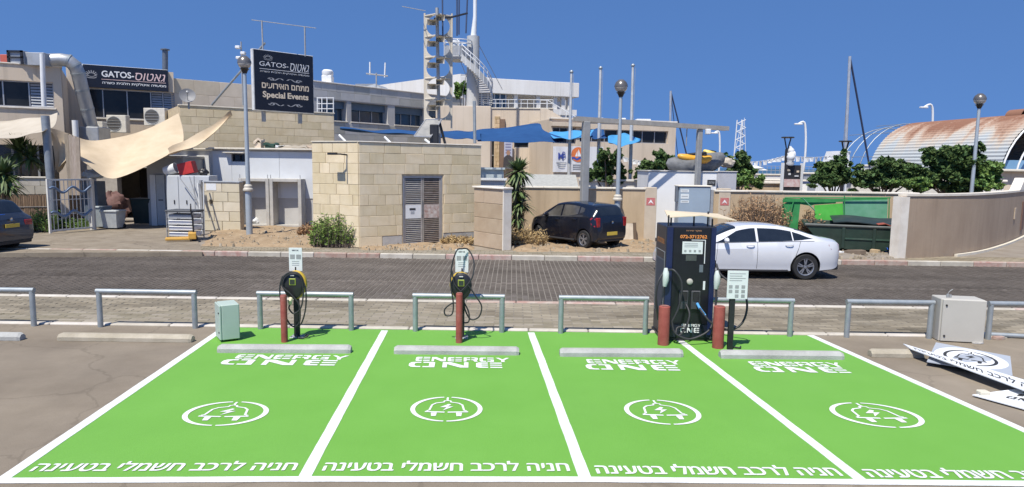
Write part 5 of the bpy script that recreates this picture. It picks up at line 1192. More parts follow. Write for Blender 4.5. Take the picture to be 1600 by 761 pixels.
# -- projecting wing at the left edge
fw_ = facp(-60, 29.3, 104, 31.2); zt = fw_.uz(50, 102)[1]
r1 = fw_.rect(-55, 125, 84, 166)
low = fw_.rect(-55, 226, 92, 300)
wing = building('restaurant_wing', 'beige two-storey restaurant wing at the left edge with louvred windows', fw_, 6.5, zt, [r1, (low[0], low[1], ZS, low[3])], PLAST, cat='building')
window(wing, fw_, r1, .22, [fw_.uz(x, 145)[0] for x in (4, 45)], sill=COPE, louvre=(2,))
q = MB(fw_.M); q.box(low[0], low[1], .26, .3, ZS, low[3]); q.build('glass_front', M_('smoked_glass', (.03, .026, .022), .15, var=.4, scale=1.5), wing)
for x in (20, 60): u = fw_.uz(x, 260)[0]; q = MB(fw_.M); q.box(u - .04, u + .04, .2, .26, ZS, low[3]); q.build('glazing_bar', GALVD, wing)
q = MB(fw_.M); q.box(-.05, fw_.L + .05, -.05, .35, zt, zt + .05, .01); q.build('coping', COPE, wing)
# -- recessed main block with the fascia sign
fm_ = facp(112, 35.4, 277, 37.8); ztm = fm_.uz(200, 108)[1]
rw1 = fm_.rect(138, 141, 274, 186)
main_b = building('restaurant_block', 'beige restaurant block with a dark fascia sign above a window strip', fm_, 9, ztm, [rw1], PLAST)
window(main_b, fm_, rw1, .2, [fm_.uz(x, 160)[0] for x in (161, 199, 236, 255)], sill=COPE, louvre=(3, 4))
q = MB(fm_.M); q.box(fm_.uz(128, 105)[0], fm_.uz(262, 110)[0], -.12, .02, ztm + .0, ztm + .09, .01); q.build('parapet_rail', WHITE, main_b)
SGN = M_('sign_dark', (.010, .011, .018), .35, var=.2)
s0 = fm_.rect(131, 105.5, 262.5, 140)
t = thing('fascia_sign', 'long dark fascia sign reading GATOS with Hebrew lettering', 'sign', M=fm_.M)
q = MB(fm_.M); q.box(s0[0], s0[1], -.16, -.03, s0[2], s0[3], .01); bd = q.build('board', SGN, t)
def on(f, r, n):                                       # map into a rectangle of the face, offset n
    u0, u1, z0, z1 = r
    return lambda a, b: (lambda x, y: f.pt(u0 + (u1 - u0) * (a[0] + (a[1] - a[0]) * x), n, z0 + (z1 - z0) * (b[0] + (b[1] - b[0]) * y)))
S_ = on(fm_, s0, -.166)
q = MB(); text_on(q, 'GATOS-', S_((.205, .585), (.5, .78)), .02); q.build('lettering', WPRINT, t)
PINKP = M_('pink_print', (.75, .55, .52), .6)
q = MB(); text_on(q, heb('גאטוס'), S_((.6, .965), (.44, .78)), .0, .25); q.build('script_lettering', PINKP, t)
q = MB(); q.quad(*[S_((.2, .97), (.38, .4))(a, b) for a, b in ((0, 0), (1, 0), (1, 1), (0, 1))]); q.build('underline', PINKP, t)
q = MB(); text_on(q, heb('מסעדה איטלקית חלבית כשרה'), S_((.21, .97), (.16, .31)), .015); q.build('lettering', WPRINT, t)
def ornament(q, fn):                                    # oval badge of leaves
    for k in range(9):
        a = R(200 - 27.5 * k); strip(q, [(.5 + .28 * math.cos(a), .45 + .24 * math.sin(a)), (.5 + .48 * math.cos(a), .5 + .46 * math.sin(a))], .07, fn)
    strip(q, [(.5 + .3 * math.cos(2 * math.pi * k / 16), .45 + .2 * math.sin(2 * math.pi * k / 16)) for k in range(16)], .05, fn, True); strip(q, [(.1, .18), (.3, .1), (.7, .1), (.9, .18)], .07, fn)
GPR = M_('grey_ornament', (.36, .36, .36), .6)
q = MB(); ornament(q, S_((.02, .16), (.38, .78))); q.build('badge', GPR, t)
# -- roof plant: fan box, plenum, big duct, pipe, flue, condensers
t = thing('fan_unit', 'black-framed fan box on the roof of the left wing', 'fan unit', (P(24, 98, 30.6)))
a = P(13, 98, 30.4); b = P(36, 79, 30.4)
q = MB(); q.box(a.x, b.x, 30.4, 31.2, zt, b.z, .02); q.build('case', GREYM, t)
for (x0, x1, z0, z1) in ((a.x, a.x + .08, zt, b.z), (b.x - .1, b.x, zt, b.z), (a.x, b.x, b.z - .08, b.z), (a.x, b.x, (zt + b.z) / 2 - .03, (zt + b.z) / 2 + .03)): q = MB(); q.box(x0, x1, 30.33, 30.39, z0, z1); q.build('frame_bar', BLACK, t)
a = P(0, 98, 30.8); b = P(12, 85, 30.8); q = MB(); q.box(a.x, b.x, 30.8, 31.6, zt - .1, b.z, .02); tag(q.build('roof_box', M_('roof_red', (.42, .09, .06), .6)), 'small red box on the roof at the far left', 'box')
t = thing('exhaust_duct', 'large round grey exhaust duct bending down beside the fascia sign', 'duct', P(62, 95, 30.9))
a = P(37, 101, 30.5); b = P(68, 82, 30.5); q = MB(); q.box(a.x, b.x, 30.5, 31.7, zt - .02, b.z, .02); q.build('plenum', GREYM, t)
DUCT = M_('duct_zinc', (.36, .37, .37), .45, .5, c2=(.46, .47, .47), scale=3)
dp_ = [P(66, 94.5, 31), P(95, 93.5, 31.2), P(107, 95, 31.3), P(117, 103, 31.4), P(122, 114, 31.5), P(128, 140, 31.8), P(136, 170, 32.1), P(143, 202, 32.4)]
q = MB(); q.tube(dp_, .29, 18); q.build('pipe', DUCT, t, 35)
for k in (2, 3, 4, 5, 6):
    d_ = (dp_[k + 1] - dp_[k - 1]).normalized() * .04; q = MB(); q.tube([dp_[k] - d_, dp_[k] + d_], .305, 18); q.build('flange', GALV, t, 35)
q = MB(); c = dp_[-1]; q.box(c.x - .55, c.x + .55, c.y - .4, c.y + .6, c.z - .75, c.z + .1, .03); q.build('elbow_box', DUCT, t)
q = MB(); q.tube([P(66, 84, 30.1), P(67, 120, 30.15), P(69, 166, 30.2)], .1, 12); tag(q.build('downpipe', WHITE, None, 40), 'white vertical pipe crossing the louvred window of the left wing', 'pipe')
q = MB(); q.tube([P(119, 222, 31.6), P(117, 188, 31.6)], .13, 12); tag(q.build('vent_pipe', WHITE, None, 40), 'short white vent pipe below the exhaust duct', 'pipe')
t = thing('flue', 'thin dark flue with a cap at the right end of the fascia sign', 'chimney', P(258, 114, 36.5))
q = MB(); q.tube([P(258, 125, 39), P(258, 79, 39)], .15, 12); q.build('pipe', M_('flue_grey', (.12, .14, .17), .5, .3), t, 40); c = P(258, 77.5, 39); q = MB(); q.lathe([(.0, .08), (.24, .02), (.24, -.03), (0, -.03)], c, seg=14); q.build('cap', MATS['flue_grey'], t, 40)
def condenser(px0, py0, px1, py1, Y, lab):
    a, b = P(px0, py1, Y), P(px1, py0, Y); t = thing('air_conditioner', lab, 'air conditioner', ((a.x + b.x) / 2, Y, a.z), group='outdoor air conditioner units')
    w2, h = (b.x - a.x) / 2, b.z - a.z
    q = MB(); q.box(-w2, w2, 0, .4, 0, h, .02); q.build('case', M_('ac_cream', (.58, .55, .48), .6, dirt=.2), t, local=True)
    q = MB(); r_ = min(w2 * .72, h * .4); q.lathe([(r_, -.01), (r_ * 1.06, -.02), (r_ * 1.08, 0)], (-w2 * .22, 0, h / 2), (0, 1, 0), 22); q.build('fan_ring', GREYM, t, 40, local=True)
    q = MB(); q.lathe([(0, .0), (r_, -.002)], (-w2 * .22, -.004, h / 2), (0, 1, 0), 22); q.build('grille', M_('grille_dark', (.09, .085, .08), .6), t, local=True)
    for k in range(5): q = MB(); z = h / 2 - r_ + 2 * r_ * (k + .5) / 5; ww = math.sqrt(max(0, r_ * r_ - (z - h / 2) ** 2)); q.tube([(-w2 * .22 - ww, -.015, z), (-w2 * .22 + ww, -.015, z)], .01, 5); q.build('grille_wire', GREYM, t, local=True)
condenser(167, 180, 196, 207, 34.8, 'cream air conditioner unit below the fascia sign windows')
condenser(225, 169, 257, 196, 35.2, 'tall cream air conditioner unit at the right end of the window strip')
condenser(140, 190, 160, 212, 34.0, 'air conditioner unit at the foot of the exhaust duct')

# -- upper parapet block behind, near stone block with the billboard
fp = facp(272, 37.9, 412, 41); zp = fp.uz(340, 128)[1]
bb_ = building('parapet_block', 'beige stone-panelled parapet block behind the satellite dish', fp, 8, zp, [], PLAST)
courses(bb_, 'stone_panel', 'parapet_panel', M_('parapet_stone', (.56, .47, .35), .85, c2=(.63, .54, .415), scale=1.5, rnd=.09, dirt=.2), 0, fp.L, zp - 2.4, zp, .8, 1.0, 1.5)
fs2 = facp(284, 32.4, 523, 36.6); zs2 = fs2.uz(400, 171.5)[1]
zs_ = [fs2.uz(300, 163)[1], fs2.uz(510, 180)[1]]
sb = building('stone_block', 'pale cut-stone block wall carrying the dark billboard', fs2, 5, sum(zs_) / 2, [], STONEB)
sb.name = 'stone_annexe'; ROOTM['stone_annexe'] = fs2.M
z2 = sum(zs_) / 2
courses(sb, 'stone_block', 'annexe_block', STONE, 0, fs2.L, 2.6, z2, .37, .6, 1.25, joint=.014)
q = MB(fs2.M); q.box(-.04, fs2.L + .04, -.05, .3, z2, z2 + .06, .01); q.build('coping', COPE, sb)
# dish on it
c = P(293, 151, 31.8); t = thing('satellite_dish', 'grey round satellite dish on a mast above the canvas sail', 'satellite dish', (c.x, c.y, z2))
q = MB(); q.tube([(c.x, c.y + .1, z2 - .2), (c.x, c.y + .1, c.z)], .04, 8); q.build('mast', GALVD, t)
ax = Vector((.35, -.75, .35)).normalized(); q = MB(); q.lathe([(0, 0), (.12, .012), (.22, .04), (.3, .085), (.35, .12), (.345, .125), (.22, .05), (0, .01)], c, ax, 24); q.build('dish', M_('dish_grey', (.22, .22, .22), .6, var=.1), t, 50)
q = MB(); q.tube([c - Vector((0, 0, .3)), c + ax * .45], .015, 6); q.lathe([(0, .05), (.05, .03), (.05, -.06)], c + ax * .45, ax, 10); q.build('feed_arm', GALVD, t)
# billboard
fb = facp(399.5, 30.0, 492.5, 31.9); rb = fb.rect(399.5, 82, 492.5, 175); zb0, zb1 = rb[2], rb[3]
t = thing('billboard', 'square dark billboard reading GATOS and Special Events on two posts', 'billboard', M=fb.M)
q = MB(fb.M); q.box(0, fb.L, 0, .22, zb0, zb1, .01); q.build('case', M_('case_white', (.62, .62, .6), .5), t)
q = MB(fb.M); q.box(.05, fb.L - .03, -.02, -.001, zb0 + .03, zb1 - .03); q.build('face', SGN, t)
B_ = on(fb, (0, fb.L, zb0, zb1), -.026)
q = MB(); text_on(q, 'GATOS-', B_((.10, .57), (.735, .81)), .0, .1); text_on(q, heb('גאטוס'), B_((.60, .92), (.70, .83)), -.005, .3); q.quad(*[B_((.1, .92), (.685, .692))(a, b) for a, b in ((0, 0), (1, 0), (1, 1), (0, 1))]); text_on(q, heb('מסעדה איטלקית חלבית כשרה'), B_((.11, .92), (.625, .665)), .0); q.build('heading', WPRINT, t)
q = MB(); ornament(q, B_((.16, .32), (.83, .93))); q.build('badge', GPR, t)
q = MB(); text_on(q, heb('מתחם האירועים'), B_((.13, .91), (.375, .465)), .02); q.build('lettering', CREAMP, t); q = MB(); text_on(q, 'Special', B_((.14, .505), (.19, .325)), .03); q.build('lettering', CREAMP, t); q = MB(); text_on(q, 'Events', B_((.545, .90), (.225, .325)), .03); q.build('lettering', CREAMP, t)
def flourish(q, fn, sgn):
    for s in (-1, 1):
        pts = [(.5 + s * (.06 + .4 * k / 18), .5 + sgn * .32 * math.sin(k / 18 * math.pi * 2.2) * (1 - .3 * k / 18)) for k in range(19)]; strip(q, pts, .05, fn)
        strip(q, [(.5 + s * (.40 + .07 * math.cos(a / 3)), .5 + sgn * .28 * math.sin(a / 3)) for a in range(16)], .05, fn)
q = MB(); flourish(q, B_((.22, .80), (.49, .57)), 1); flourish(q, B_((.22, .80), (.08, .16)), -1); q.build('flourish', GPR, t)
for u in (.55, fb.L - .55):
    q = MB(fb.M); q.box(u - .07, u + .07, .24, .38, z2 - .8, zb1 - .3); q.build('post', GALVD, t)
t = thing('roof_aerial', 'thin aerial wire on two poles above the billboard', 'aerial', P(411, 77, 30.6))
for a, b in (((411, 82), (409, 32)), ((477, 88), (476, 41))): q = MB(); q.tube([P(a[0], a[1], 30.8), P(b[0], b[1], 30.8)], .035, 6); q.build('pole', GALVD, t)
q = MB(); q.tube([P(393, 31, 30.8), P(494, 44, 30.8)], .018, 5); q.build('wire', GALVD, t)
q = MB(); q.tube([P(331, 164, 32.6), P(414, 67, 31.2)], .05, 8); tag(q.build('stay_strut', GALV), 'diagonal steel strut bracing the left side of the billboard', 'strut')
c = P(377, 78, 30.5); t = thing('camera_mast', 'small cameras on a short mast beside the lamp globe', 'camera', (c.x, c.y, z2))
q = MB(); q.tube([(c.x, c.y, z2 - .1), (c.x, c.y, c.z + .35)], .03, 6); q.build('mast', GALVD, t)
for dx, dz in ((-.12, .1), (.1, -.15), (-.1, -.35)): q = MB(); q.box(c.x + dx - .1, c.x + dx + .1, c.y - .15, c.y + .05, c.z + dz - .06, c.z + dz + .06, .02); q.build('camera_head', WHITE, t)

# -- white panel shed with small window, block wall, niches
YSH = G(430, 356, ZS).y + .9
fsh = facp(333, YSH + .2, 489, YSH - .1); zsh = fsh.uz(410, 234)[1]; zpb = fsh.uz(410, 287)[1] - .6
wn = fsh.rect(362, 240.5, 385, 252.5)
t = building('panel_shed', 'white panel shed with a small dark window under a ledge', fsh, 2.6, zsh, [wn], PLASTG)
PNL = M_('shed_panel', (.62, .635, .64), .55, var=.04, scale=1.2, rnd=.04, dirt=.18, dirtc=(.45, .42, .36))
us = [0, fsh.uz(437, 260)[0], fsh.L]
def panel_rects(u0, u1): return [(u0, min(u1, wn[0])), (max(u0, wn[1]), u1)] if u0 < wn[0] < u1 else [(u0, u1)]
for u0, u1 in zip(us, us[1:]):
    if u0 < wn[0] < u1:
        for a, b, c, d in ((u0, wn[0], zpb, zsh - .08), (wn[1], u1, zpb, zsh - .08), (wn[0], wn[1], zpb, wn[2]), (wn[0], wn[1], wn[3], zsh - .08)):
            if b - a > .02 and d - c > .02: q = MB(fsh.M); q.box(a + .004, b - .004, -.03, -.002, c, d, .004); q.build('panel', PNL, t)
    else: q = MB(fsh.M); q.box(u0 + .006, u1 - .006, -.03, -.002, zpb, zsh - .08, .004); q.build('panel', PNL, t)
window(t, fsh, wn, .12, [(wn[0] + wn[1]) / 2], fm=BLACK)
q = MB(fsh.M); q.box(wn[0] - .25, wn[1] + .02, -.3, -.031, wn[3] + .03, wn[3] + .07, .01); q.build('ledge', COPE, t)
q = MB(fsh.M); q.box(-.1, fsh.L + .05, -.22, 2.7, zsh, zsh + .07, .015); q.build('roof_sheet', COPE, t)
# angled left flank of the shed
aL = fsh.pt(0, 0, 0); bL = P(264, 280, YSH + 2.6); fan = Fac((bL.x, bL.y), (aL.x, aL.y))
o = MB(fan.M); o.box(0, fan.L, .0, .12, -.1, zsh - .05); o.build('flank_wall', PNL, t)
q = MB(fan.M); q.box(-.05, fan.L, -.14, .3, zsh - .02, zsh + .04, .01); q.build('flank_roof', COPE, t)
# block wall
YBW = G(345, 361, ZS).y; fbw = facp(316, YBW + .1, 373, YBW); zbw = fbw.uz(344, 284)[1]
t = thing('block_wall', 'short cream block wall left of the concrete niches', 'wall', M=fbw.M)
q = MB(fbw.M); q.box(0, fbw.L, .03, .3, -.1, zbw - .03); q.build('core', STONEB, t)
courses(t, 'stone_block', 'shed_block', M_('cream_block', (.56, .49, .35), .85, c2=(.64, .57, .43), scale=2, rnd=.1, dirt=.2), 0, fbw.L, ZS, zbw - .03, (zbw - .05) / 5, .6, .8, n=0, d=.06, joint=.018)
q = MB(fbw.M); q.box(-.02, fbw.L + .02, -.03, .32, zbw - .03, zbw + .02, .008); q.build('coping', GREYM, t)
q = MB(fbw.M); u, z = fbw.uz(330, 292); q.box(u - .2, u + .2, -.012, -.002, z - .13, z + .13); q.build('notice', WHITE, t)
q = MB(fbw.M); u, z = fbw.uz(330, 314); q.box(u - .06, u + .06, -.06, -.002, z - .1, z + .06, .015); q.build('switch_box', M_('switch_brown', (.12, .09, .05), .7), t)
q = MB(fbw.M); q.box(-.12, -.03, -.06, .06, ZS, zbw + .05); q.build('steel_post', GALVD, t)
# two concrete niches
YN_ = G(425, 355, ZS).y; fn_ = facp(373, YN_ + .1, 472, YN_)
zn = fn_.uz(420, 279)[1]; grpn = 'concrete bin niches'
for k, (x0, x1, lab) in enumerate(((373.5, 420.5, 'left concrete niche behind the street lamp'), (421.5, 471, 'right concrete niche with white bags inside'))):
    u0, u1 = fn_.uz(x0, 320)[0], fn_.uz(x1, 320)[0]; t = thing('concrete_niche', lab, 'niche', M=fn_.M, group=grpn); w = .14
    NB = M_('niche_concrete', (.40, .385, .345), .92, c2=(.52, .50, .455), scale=2.5, bump=.3, dirt=.3, dirtc=(.27, .25, .22))
    for a, b, c, d, nm in ((u0, u0 + w, ZS - .1, zn, 'side_wall'), (u1 - w, u1, ZS - .1, zn, 'side_wall')): q = MB(fn_.M); q.box(a, b, 0, .8, c, d, .01); q.build(nm, NB, t)
    q = MB(fn_.M); q.box(u0 + w, u1 - w, .002, .8, zn - .13, zn - .002, .01); q.build('lintel', NB, t)
    q = MB(fn_.M); q.box(u0 + w, u1 - w, .66, .8, ZS - .1, zn - .13); q.build('back_panel', CONC, t)
    q = MB(fn_.M); q.box(u0 + w, u1 - w, .05, .66, ZS - .1, .1); q.build('floor_slab', CONC, t)
    for a in (u0 + .05, u1 - .05): q = MB(fn_.M); q.tube([(a, .05, zn), (a, .05, zn + .16)], .015, 5); q.build('anchor_rod', GALVD, t)
bag(440, 351, .3, WHITE, 'white rubbish bags in the right concrete niche, left bag', seed=11); bag(452, 351, .28, WHITE, 'white rubbish bag in the right concrete niche, right bag', seed=12); bag(398, 352, .22, WHITE, 'small white rag behind the lamp post', 'rag', 13, 'rag')
p = G(367, 357, ZS); t = thing('orange_crate', 'small orange plastic crate beside the block wall', 'crate', (p.x, p.y, ZS + .05)); OR = M_('crate_orange', (.62, .27, .03), .5)
q = MB(); q.box(-.22, .22, -.16, .16, .0, .05); q.build('base', OR, t, local=True)
for a in ((-.22, .22, -.16, -.13), (-.22, .22, .13, .16), (-.22, -.19, -.13, .13), (.19, .22, -.13, .13)): q = MB(); q.box(*a, .05, .32, .006); q.build('side', OR, t, local=True)
# dark boards leaning on the stone corner
for k, (x, lab) in enumerate(((477, 'left of two dark boards leaning beside the niches'), (485, 'right of two dark boards leaning beside the niches'))):
    b = G(x + 2, 354, ZS); tp = P(x - 5 + 3 * k, 292, b.y + .5); d_ = (tp - b); q = MB(); q.prism([b, b + Vector((.17, .03, 0)), tp + Vector((.17, .03, 0)), tp], (0, .03, .01)); tag(q.build('leaning_board', M_('board_slate', (.07, .075, .075), .7, var=.2)), lab, 'board')
# roof clutter above the shed
t = None
for k, (x, y, w, h, mt, nm, lab, cat) in enumerate((
    (424, 224, 19, 9, M_('crate_green', (.02, .06, .04), .6), 'green_crate', 'dark green crate on the shed roof', 'crate'), (438, 203, 15, 5, WHITE, 'white_tray', 'white tray on the ledge below the billboard', 'tray'),
    (488, 206, 14, 6, M_('tray_tan', (.5, .4, .3), .7), 'tan_tray', 'tan tray on the ledge right of the billboard', 'tray'), (460, 222, 46, 6, SAILW, 'folded_sheet', 'long folded pale sheet on the shed roof', 'sheet'), (405, 219, 12, 16, PLAST, 'rubble_stack', 'small beige rubble stack on the shed roof', 'rubble'))):
    c = P(x, y, YSH + .5); ww = w / FPX * YSH / 2; hh = h / FPX * YSH; rr2 = random.Random(k)
    q = MB(); q.slab(8, 3, lambda u, v: (c.x - ww + 2 * ww * u, c.y - .25 + .5 * v, zsh + .08 + hh * (.8 + .2 * math.sin(6 * u + k) * math.cos(3 * v)) * (1.0 if nm != 'folded_sheet' else .5 + .5 * abs(math.sin(9 * u)))), (0, 0, -hh * .45 if 'tray' in nm else -.1)); q.box(c.x - ww * .8, c.x + ww * .8, c.y - .2, c.y + .2, zsh + .07, zsh + .08 + hh * .5); tag(q.build(nm, mt), lab, cat)

# -- small grey store with lockers, bucket, crate
YL = G(246, 353, ZS).y
fl_ = facp(229, YL + .2, 286, YL); zl_ = fl_.uz(256, 247)[1]
t = building('grey_store', 'small grey rendered store with a white door frame', fl_, 2.2, zl_, [], M_('store_grey', (.34, .35, .35), .8, c2=(.42, .43, .43), scale=1.5, dirt=.3, dirtc=(.25, .24, .22)))
q = MB(fl_.M); q.box(-.1, fl_.L + .1, -.15, 2.3, zl_, zl_ + .1, .015); q.build('roof_slab', CONC, t)
u0, u1 = fl_.uz(237, 300)[0], fl_.uz(245.5, 300)[0]; zd = fl_.uz(245, 273)[1]; q = MB(fl_.M); q.box(u0, u1, -.1, -.002, ZS, zd, .01); q.build('door_jamb', WHITE, t)
u0, u1 = fl_.uz(246, 300)[0], fl_.uz(259, 300)[0]; q = MB(fl_.M); q.box(u0, u1, -.08, -.002, ZS + .02, zd, .01); dd2 = q.build('door', M_('door_pale', (.46, .49, .50), .5, var=.05, dirt=.2), t)
q = MB(fl_.M); q.tube([(u0 + .1, -.1, 1.1), (u0 + .3, -.1, 1.1)], .02, 6); q.build('handle', BLACK, dd2)
YLk = YL - .9; fk2 = facp(258, YLk + .1, 326, YLk); zlk = fk2.uz(290, 274)[1]
t = thing('locker', 'pale grey steel double locker behind the wire cage trolley', 'locker', M=fk2.M); LKM = M_('locker_pale', (.50, .52, .53), .5, var=.05, scale=1.4, dirt=.3, dirtc=(.36, .34, .3))
q = MB(fk2.M); q.box(0, fk2.L, .03, .7, ZS, zlk, .01); q.build('case', LKM, t)
ud = fk2.uz(279, 300)[0]
for a, b in ((.01, ud - .01), (ud + .01, fk2.L - .01)):
    q = MB(fk2.M); q.box(a, b, .0, .028, ZS + .05, zlk - .04, .006); d3 = q.build('door', LKM, t); q = MB(fk2.M); q.box(a + .3, a + .34, -.03, -.001, 1.0, 1.16, .008); q.build('handle', BLACK, d3)
for a, b, lab in (((281, 278), (318, 328), 'most slanted of the thin grey poles leaning on the pale locker'), ((296, 276), (312, 330), 'middle of the thin grey poles leaning on the pale locker'), ((303, 275), (305, 330), 'nearly upright thin grey pole leaning on the pale locker')):
    p1_, p2_ = P(*a, YLk - .15), P(*b, YLk - .35); q = MB(); q.tube([p1_, p2_], .022, 6); tag(q.build('leaning_pole', GALVD), lab, 'pole', 'poles leaning on the locker')
for a, b, lab in (((309, 286), (316, 366), 'leftmost steel bar leaning at the end of the cream block wall'), ((312, 287), (334, 360), 'slanted steel bar leaning across the cream block wall'), ((318, 284), (319, 366), 'upright steel bar at the left end of the cream block wall')):
    p1_, p2_ = P(*a, YBW - .15), G(*b, ZS); q = MB(); q.tube([p1_, p2_], .03, 6); tag(q.build('leaning_bar', GALVD), lab, 'bar', 'bars leaning on the block wall')
c = P(267, 273, YLk + .3); t = thing('white_bucket', 'tipped white plastic bucket on top of the locker', 'bucket', (c.x, c.y, zlk)); q = MB(Matrix.Translation((c.x, c.y, zlk + .22)) @ Matrix.Rotation(R(72), 4, 'Y')); q.lathe([(0, -.24), (.18, -.24), (.21, .22), (.225, .24), (.2, .24), (.17, -.2), (0, -.2)], seg=20); q.build('shell', WHITE, t, 40)
c = P(295, 258, YLk + .3); t = thing('red_crate', 'red plastic crate tilted on top of the locker', 'crate', (c.x, c.y, zlk)); RC = M_('crate_red', (.50, .035, .03), .5)
Mx = Matrix.Translation((c.x, c.y, zlk + .06)) @ Matrix.Rotation(R(-14), 4, 'Y')
q = MB(Mx); q.box(-.3, .3, -.2, .2, .0, .04); q.build('base', RC, t)
for a in ((-.3, .3, -.2, -.17), (-.3, .3, .17, .2), (-.3, -.27, -.17, .17), (.27, .3, -.17, .17)): q = MB(Mx); q.box(*a, .04, .46, .006); q.build('side', RC, t)
c = P(318, 268, YLk + .3); bag(318, 300, .2, BLACK, 'black bin liner lying on top of the locker', seed=17).location = (c.x, c.y, zlk)
# wire cage trolley and pallet truck
p = G(262, 375, ZS); q2 = G(311, 374, ZS); wd = q2.x - p.x; t = thing('cage_trolley', 'low wire cage trolley of stacked white trays', 'trolley', ((p.x + q2.x) / 2, p.y + .35, ZS + .004), R(-3)); zt_ = P(286, 332, p.y).z
for x in (-wd / 2, wd / 2):
    for y in (-.35, .35): q = MB(); q.tube([(x, y, 0), (x, y, zt_)], .022, 6); q.build('upright', GALVD, t, local=True)
for k in range(5):
    z = .1 + k * (zt_ - .15) / 4
    for y in (-.36, .36): q = MB(); q.tube([(-wd / 2, y, z), (wd / 2, y, z)], .014, 5); q.build('rail', BLACK, t, local=True)
    if k < 4: q = MB(); q.box(-wd / 2 + .04, wd / 2 - .04, -.31, .31, z + .03, z + .16, .012); q.build('tray', WHITE if k < 3 else GREYM, t, local=True)
q = MB(); q.box(-wd / 2 - .05, wd / 2 + .03, -.38, .38, zt_ - .02, zt_ + .05, .015); q.build('top_tray', M_('tray_dark', (.07, .075, .08), .6), t, local=True)
p = G(296, 377, ZS); t = thing('pallet_truck', 'yellow hand pallet truck with an upright black handle', 'pallet truck', (p.x, p.y + .05, ZS + .004), R(25)); PTY = M_('truck_yellow', (.58, .33, .06), .55, dirt=.3)
for y in (-.17, .17): q = MB(); q.box(-.75, .0, y - .07, y + .07, .06, .13, .012); q.build('fork', PTY, t, local=True)
q = MB(); q.box(-.05, .2, -.24, .24, .08, .3, .02); q.build('body', PTY, t, local=True)
q = MB(); q.tube([(.12, 0, .2), (.1, 0, .8), (.06, 0, 1.05)], .03, 8); q.tube(bez([(.06, -.1, 1.12), (.06, -.12, 1.2), (.06, 0, 1.26), (.06, .12, 1.2), (.06, .1, 1.12), (.06, 0, 1.05), (.06, -.1, 1.12)], 4), .02, 6); q.build('handle', BLACK, t, 50, local=True)
for y in (-.12, .12): q = MB(); q.lathe([(0, -.04), (.1, -.04), (.1, .04), (0, .04)], (.14, y, .1), (0, 1, 0), 16); q.build('wheel', RUBB, t, 40, local=True)

# -- yard back wall with a dark opening
YY = 31.5; fy = facp(120, YY + .6, 262, YY); zy = 3.6; op = fy.rect(184, 262, 233, 350)
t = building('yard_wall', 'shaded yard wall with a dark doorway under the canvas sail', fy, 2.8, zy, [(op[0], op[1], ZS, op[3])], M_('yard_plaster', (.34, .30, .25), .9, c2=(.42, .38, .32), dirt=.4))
q = MB(fy.M); q.box(op[0] - .3, op[1] + .3, 2.0, 2.1, ZS, op[3] + .2); q.build('inner_wall', M_('doorway_shade', (.04, .038, .035), .9), t)  # near-black wall: the shade inside the doorway is put into its colour
for k, x in enumerate((240, 246, 252)):
    u, z = fy.uz(x, 290); q = MB(fy.M); q.slab(3, 8, lambda a, b: (u - .1 + .2 * a, -.06 - .02 * math.sin(9 * b + k), z + .25 - 1.0 * b), (0, -.02, 0)); tag(q.build('hanging_cloth', SAILW if k != 1 else M_('cloth_grey', (.3, .28, .25), .9)), ('left pale cloth', 'grey middle cloth', 'right pale cloth')[k] + ' hanging on the yard wall by the dark doorway', 'cloth', 'cloths on the yard wall')
def wheelie(px, py, w, h, mt, lab):
    p = G(px, py, ZS); t = thing('wheelie_bin', lab, 'bin', (p.x, p.y + .35, ZS + .004))
    q = MB(); q.add([(-w * .42, -.26, .06), (w * .42, -.26, .06), (w * .42, .26, .06), (-w * .42, .26, .06), (-w / 2, -.34, h - .1), (w / 2, -.34, h - .1), (w / 2, .34, h - .1), (-w / 2, .34, h - .1)], [(3, 2, 1, 0), (4, 5, 6, 7), (0, 1, 5, 4), (1, 2, 6, 5), (2, 3, 7, 6), (3, 0, 4, 7)]); q.build('body', mt, t, local=True)
    q = MB(); q.box(-w / 2 - .03, w / 2 + .03, -.37, .37, h - .1, h - .03, .02); q.build('lid', mt, t, local=True)
    for s in (-1, 1): q = MB(); q.lathe([(0, -.03), (.1, -.03), (.1, .03), (0, .03)], (s * w * .4, .28, .1), (1, 0, 0), 14); q.build('wheel', RUBB, t, 40, local=True)
wheelie(220, 352, .78, 1.15, M_('bin_green', (.02, .035, .03), .6, dirt=.3), 'dark green wheelie bin in front of the dark doorway')
wheelie(170, 359, .62, .78, M_('bin_grey', (.40, .42, .42), .6, dirt=.3), 'pale grey bin beside the open gate')
wheelie(152, 357, .4, .9, M_('bin_grey2', (.32, .36, .38), .6, dirt=.3), 'narrow grey bin next to the gate post')
p = G(178, 345, ZS); bag(176, 346, .75, M_('tarp_maroon', (.10, .045, .04), .8, c2=(.16, .09, .08), scale=5), 'dark maroon cover heaped over a cart behind the bins', 'cover', 21, 'covered_cart', (1, .7, .85))
bag(166, 300, .3, M_('wrap_blue', (.30, .38, .46), .5, c2=(.5, .54, .58), scale=6), 'blue and white wrapped bundle above the gate', 'bundle', 23, 'wrapped_bundle', (1.6, .8, .6)).location = P(146, 279, 27.5)
q = MB(); c = P(146, 320, 27.5); q.box(c.x - .35, c.x + .3, 27.3, 27.9, ZS, P(146, 283, 27.5).z, .02); tag(q.build('storage_chest', M_('chest_blue', (.10, .13, .17), .6, dirt=.3)), 'dark blue storage chest under the wrapped bundle', 'chest')

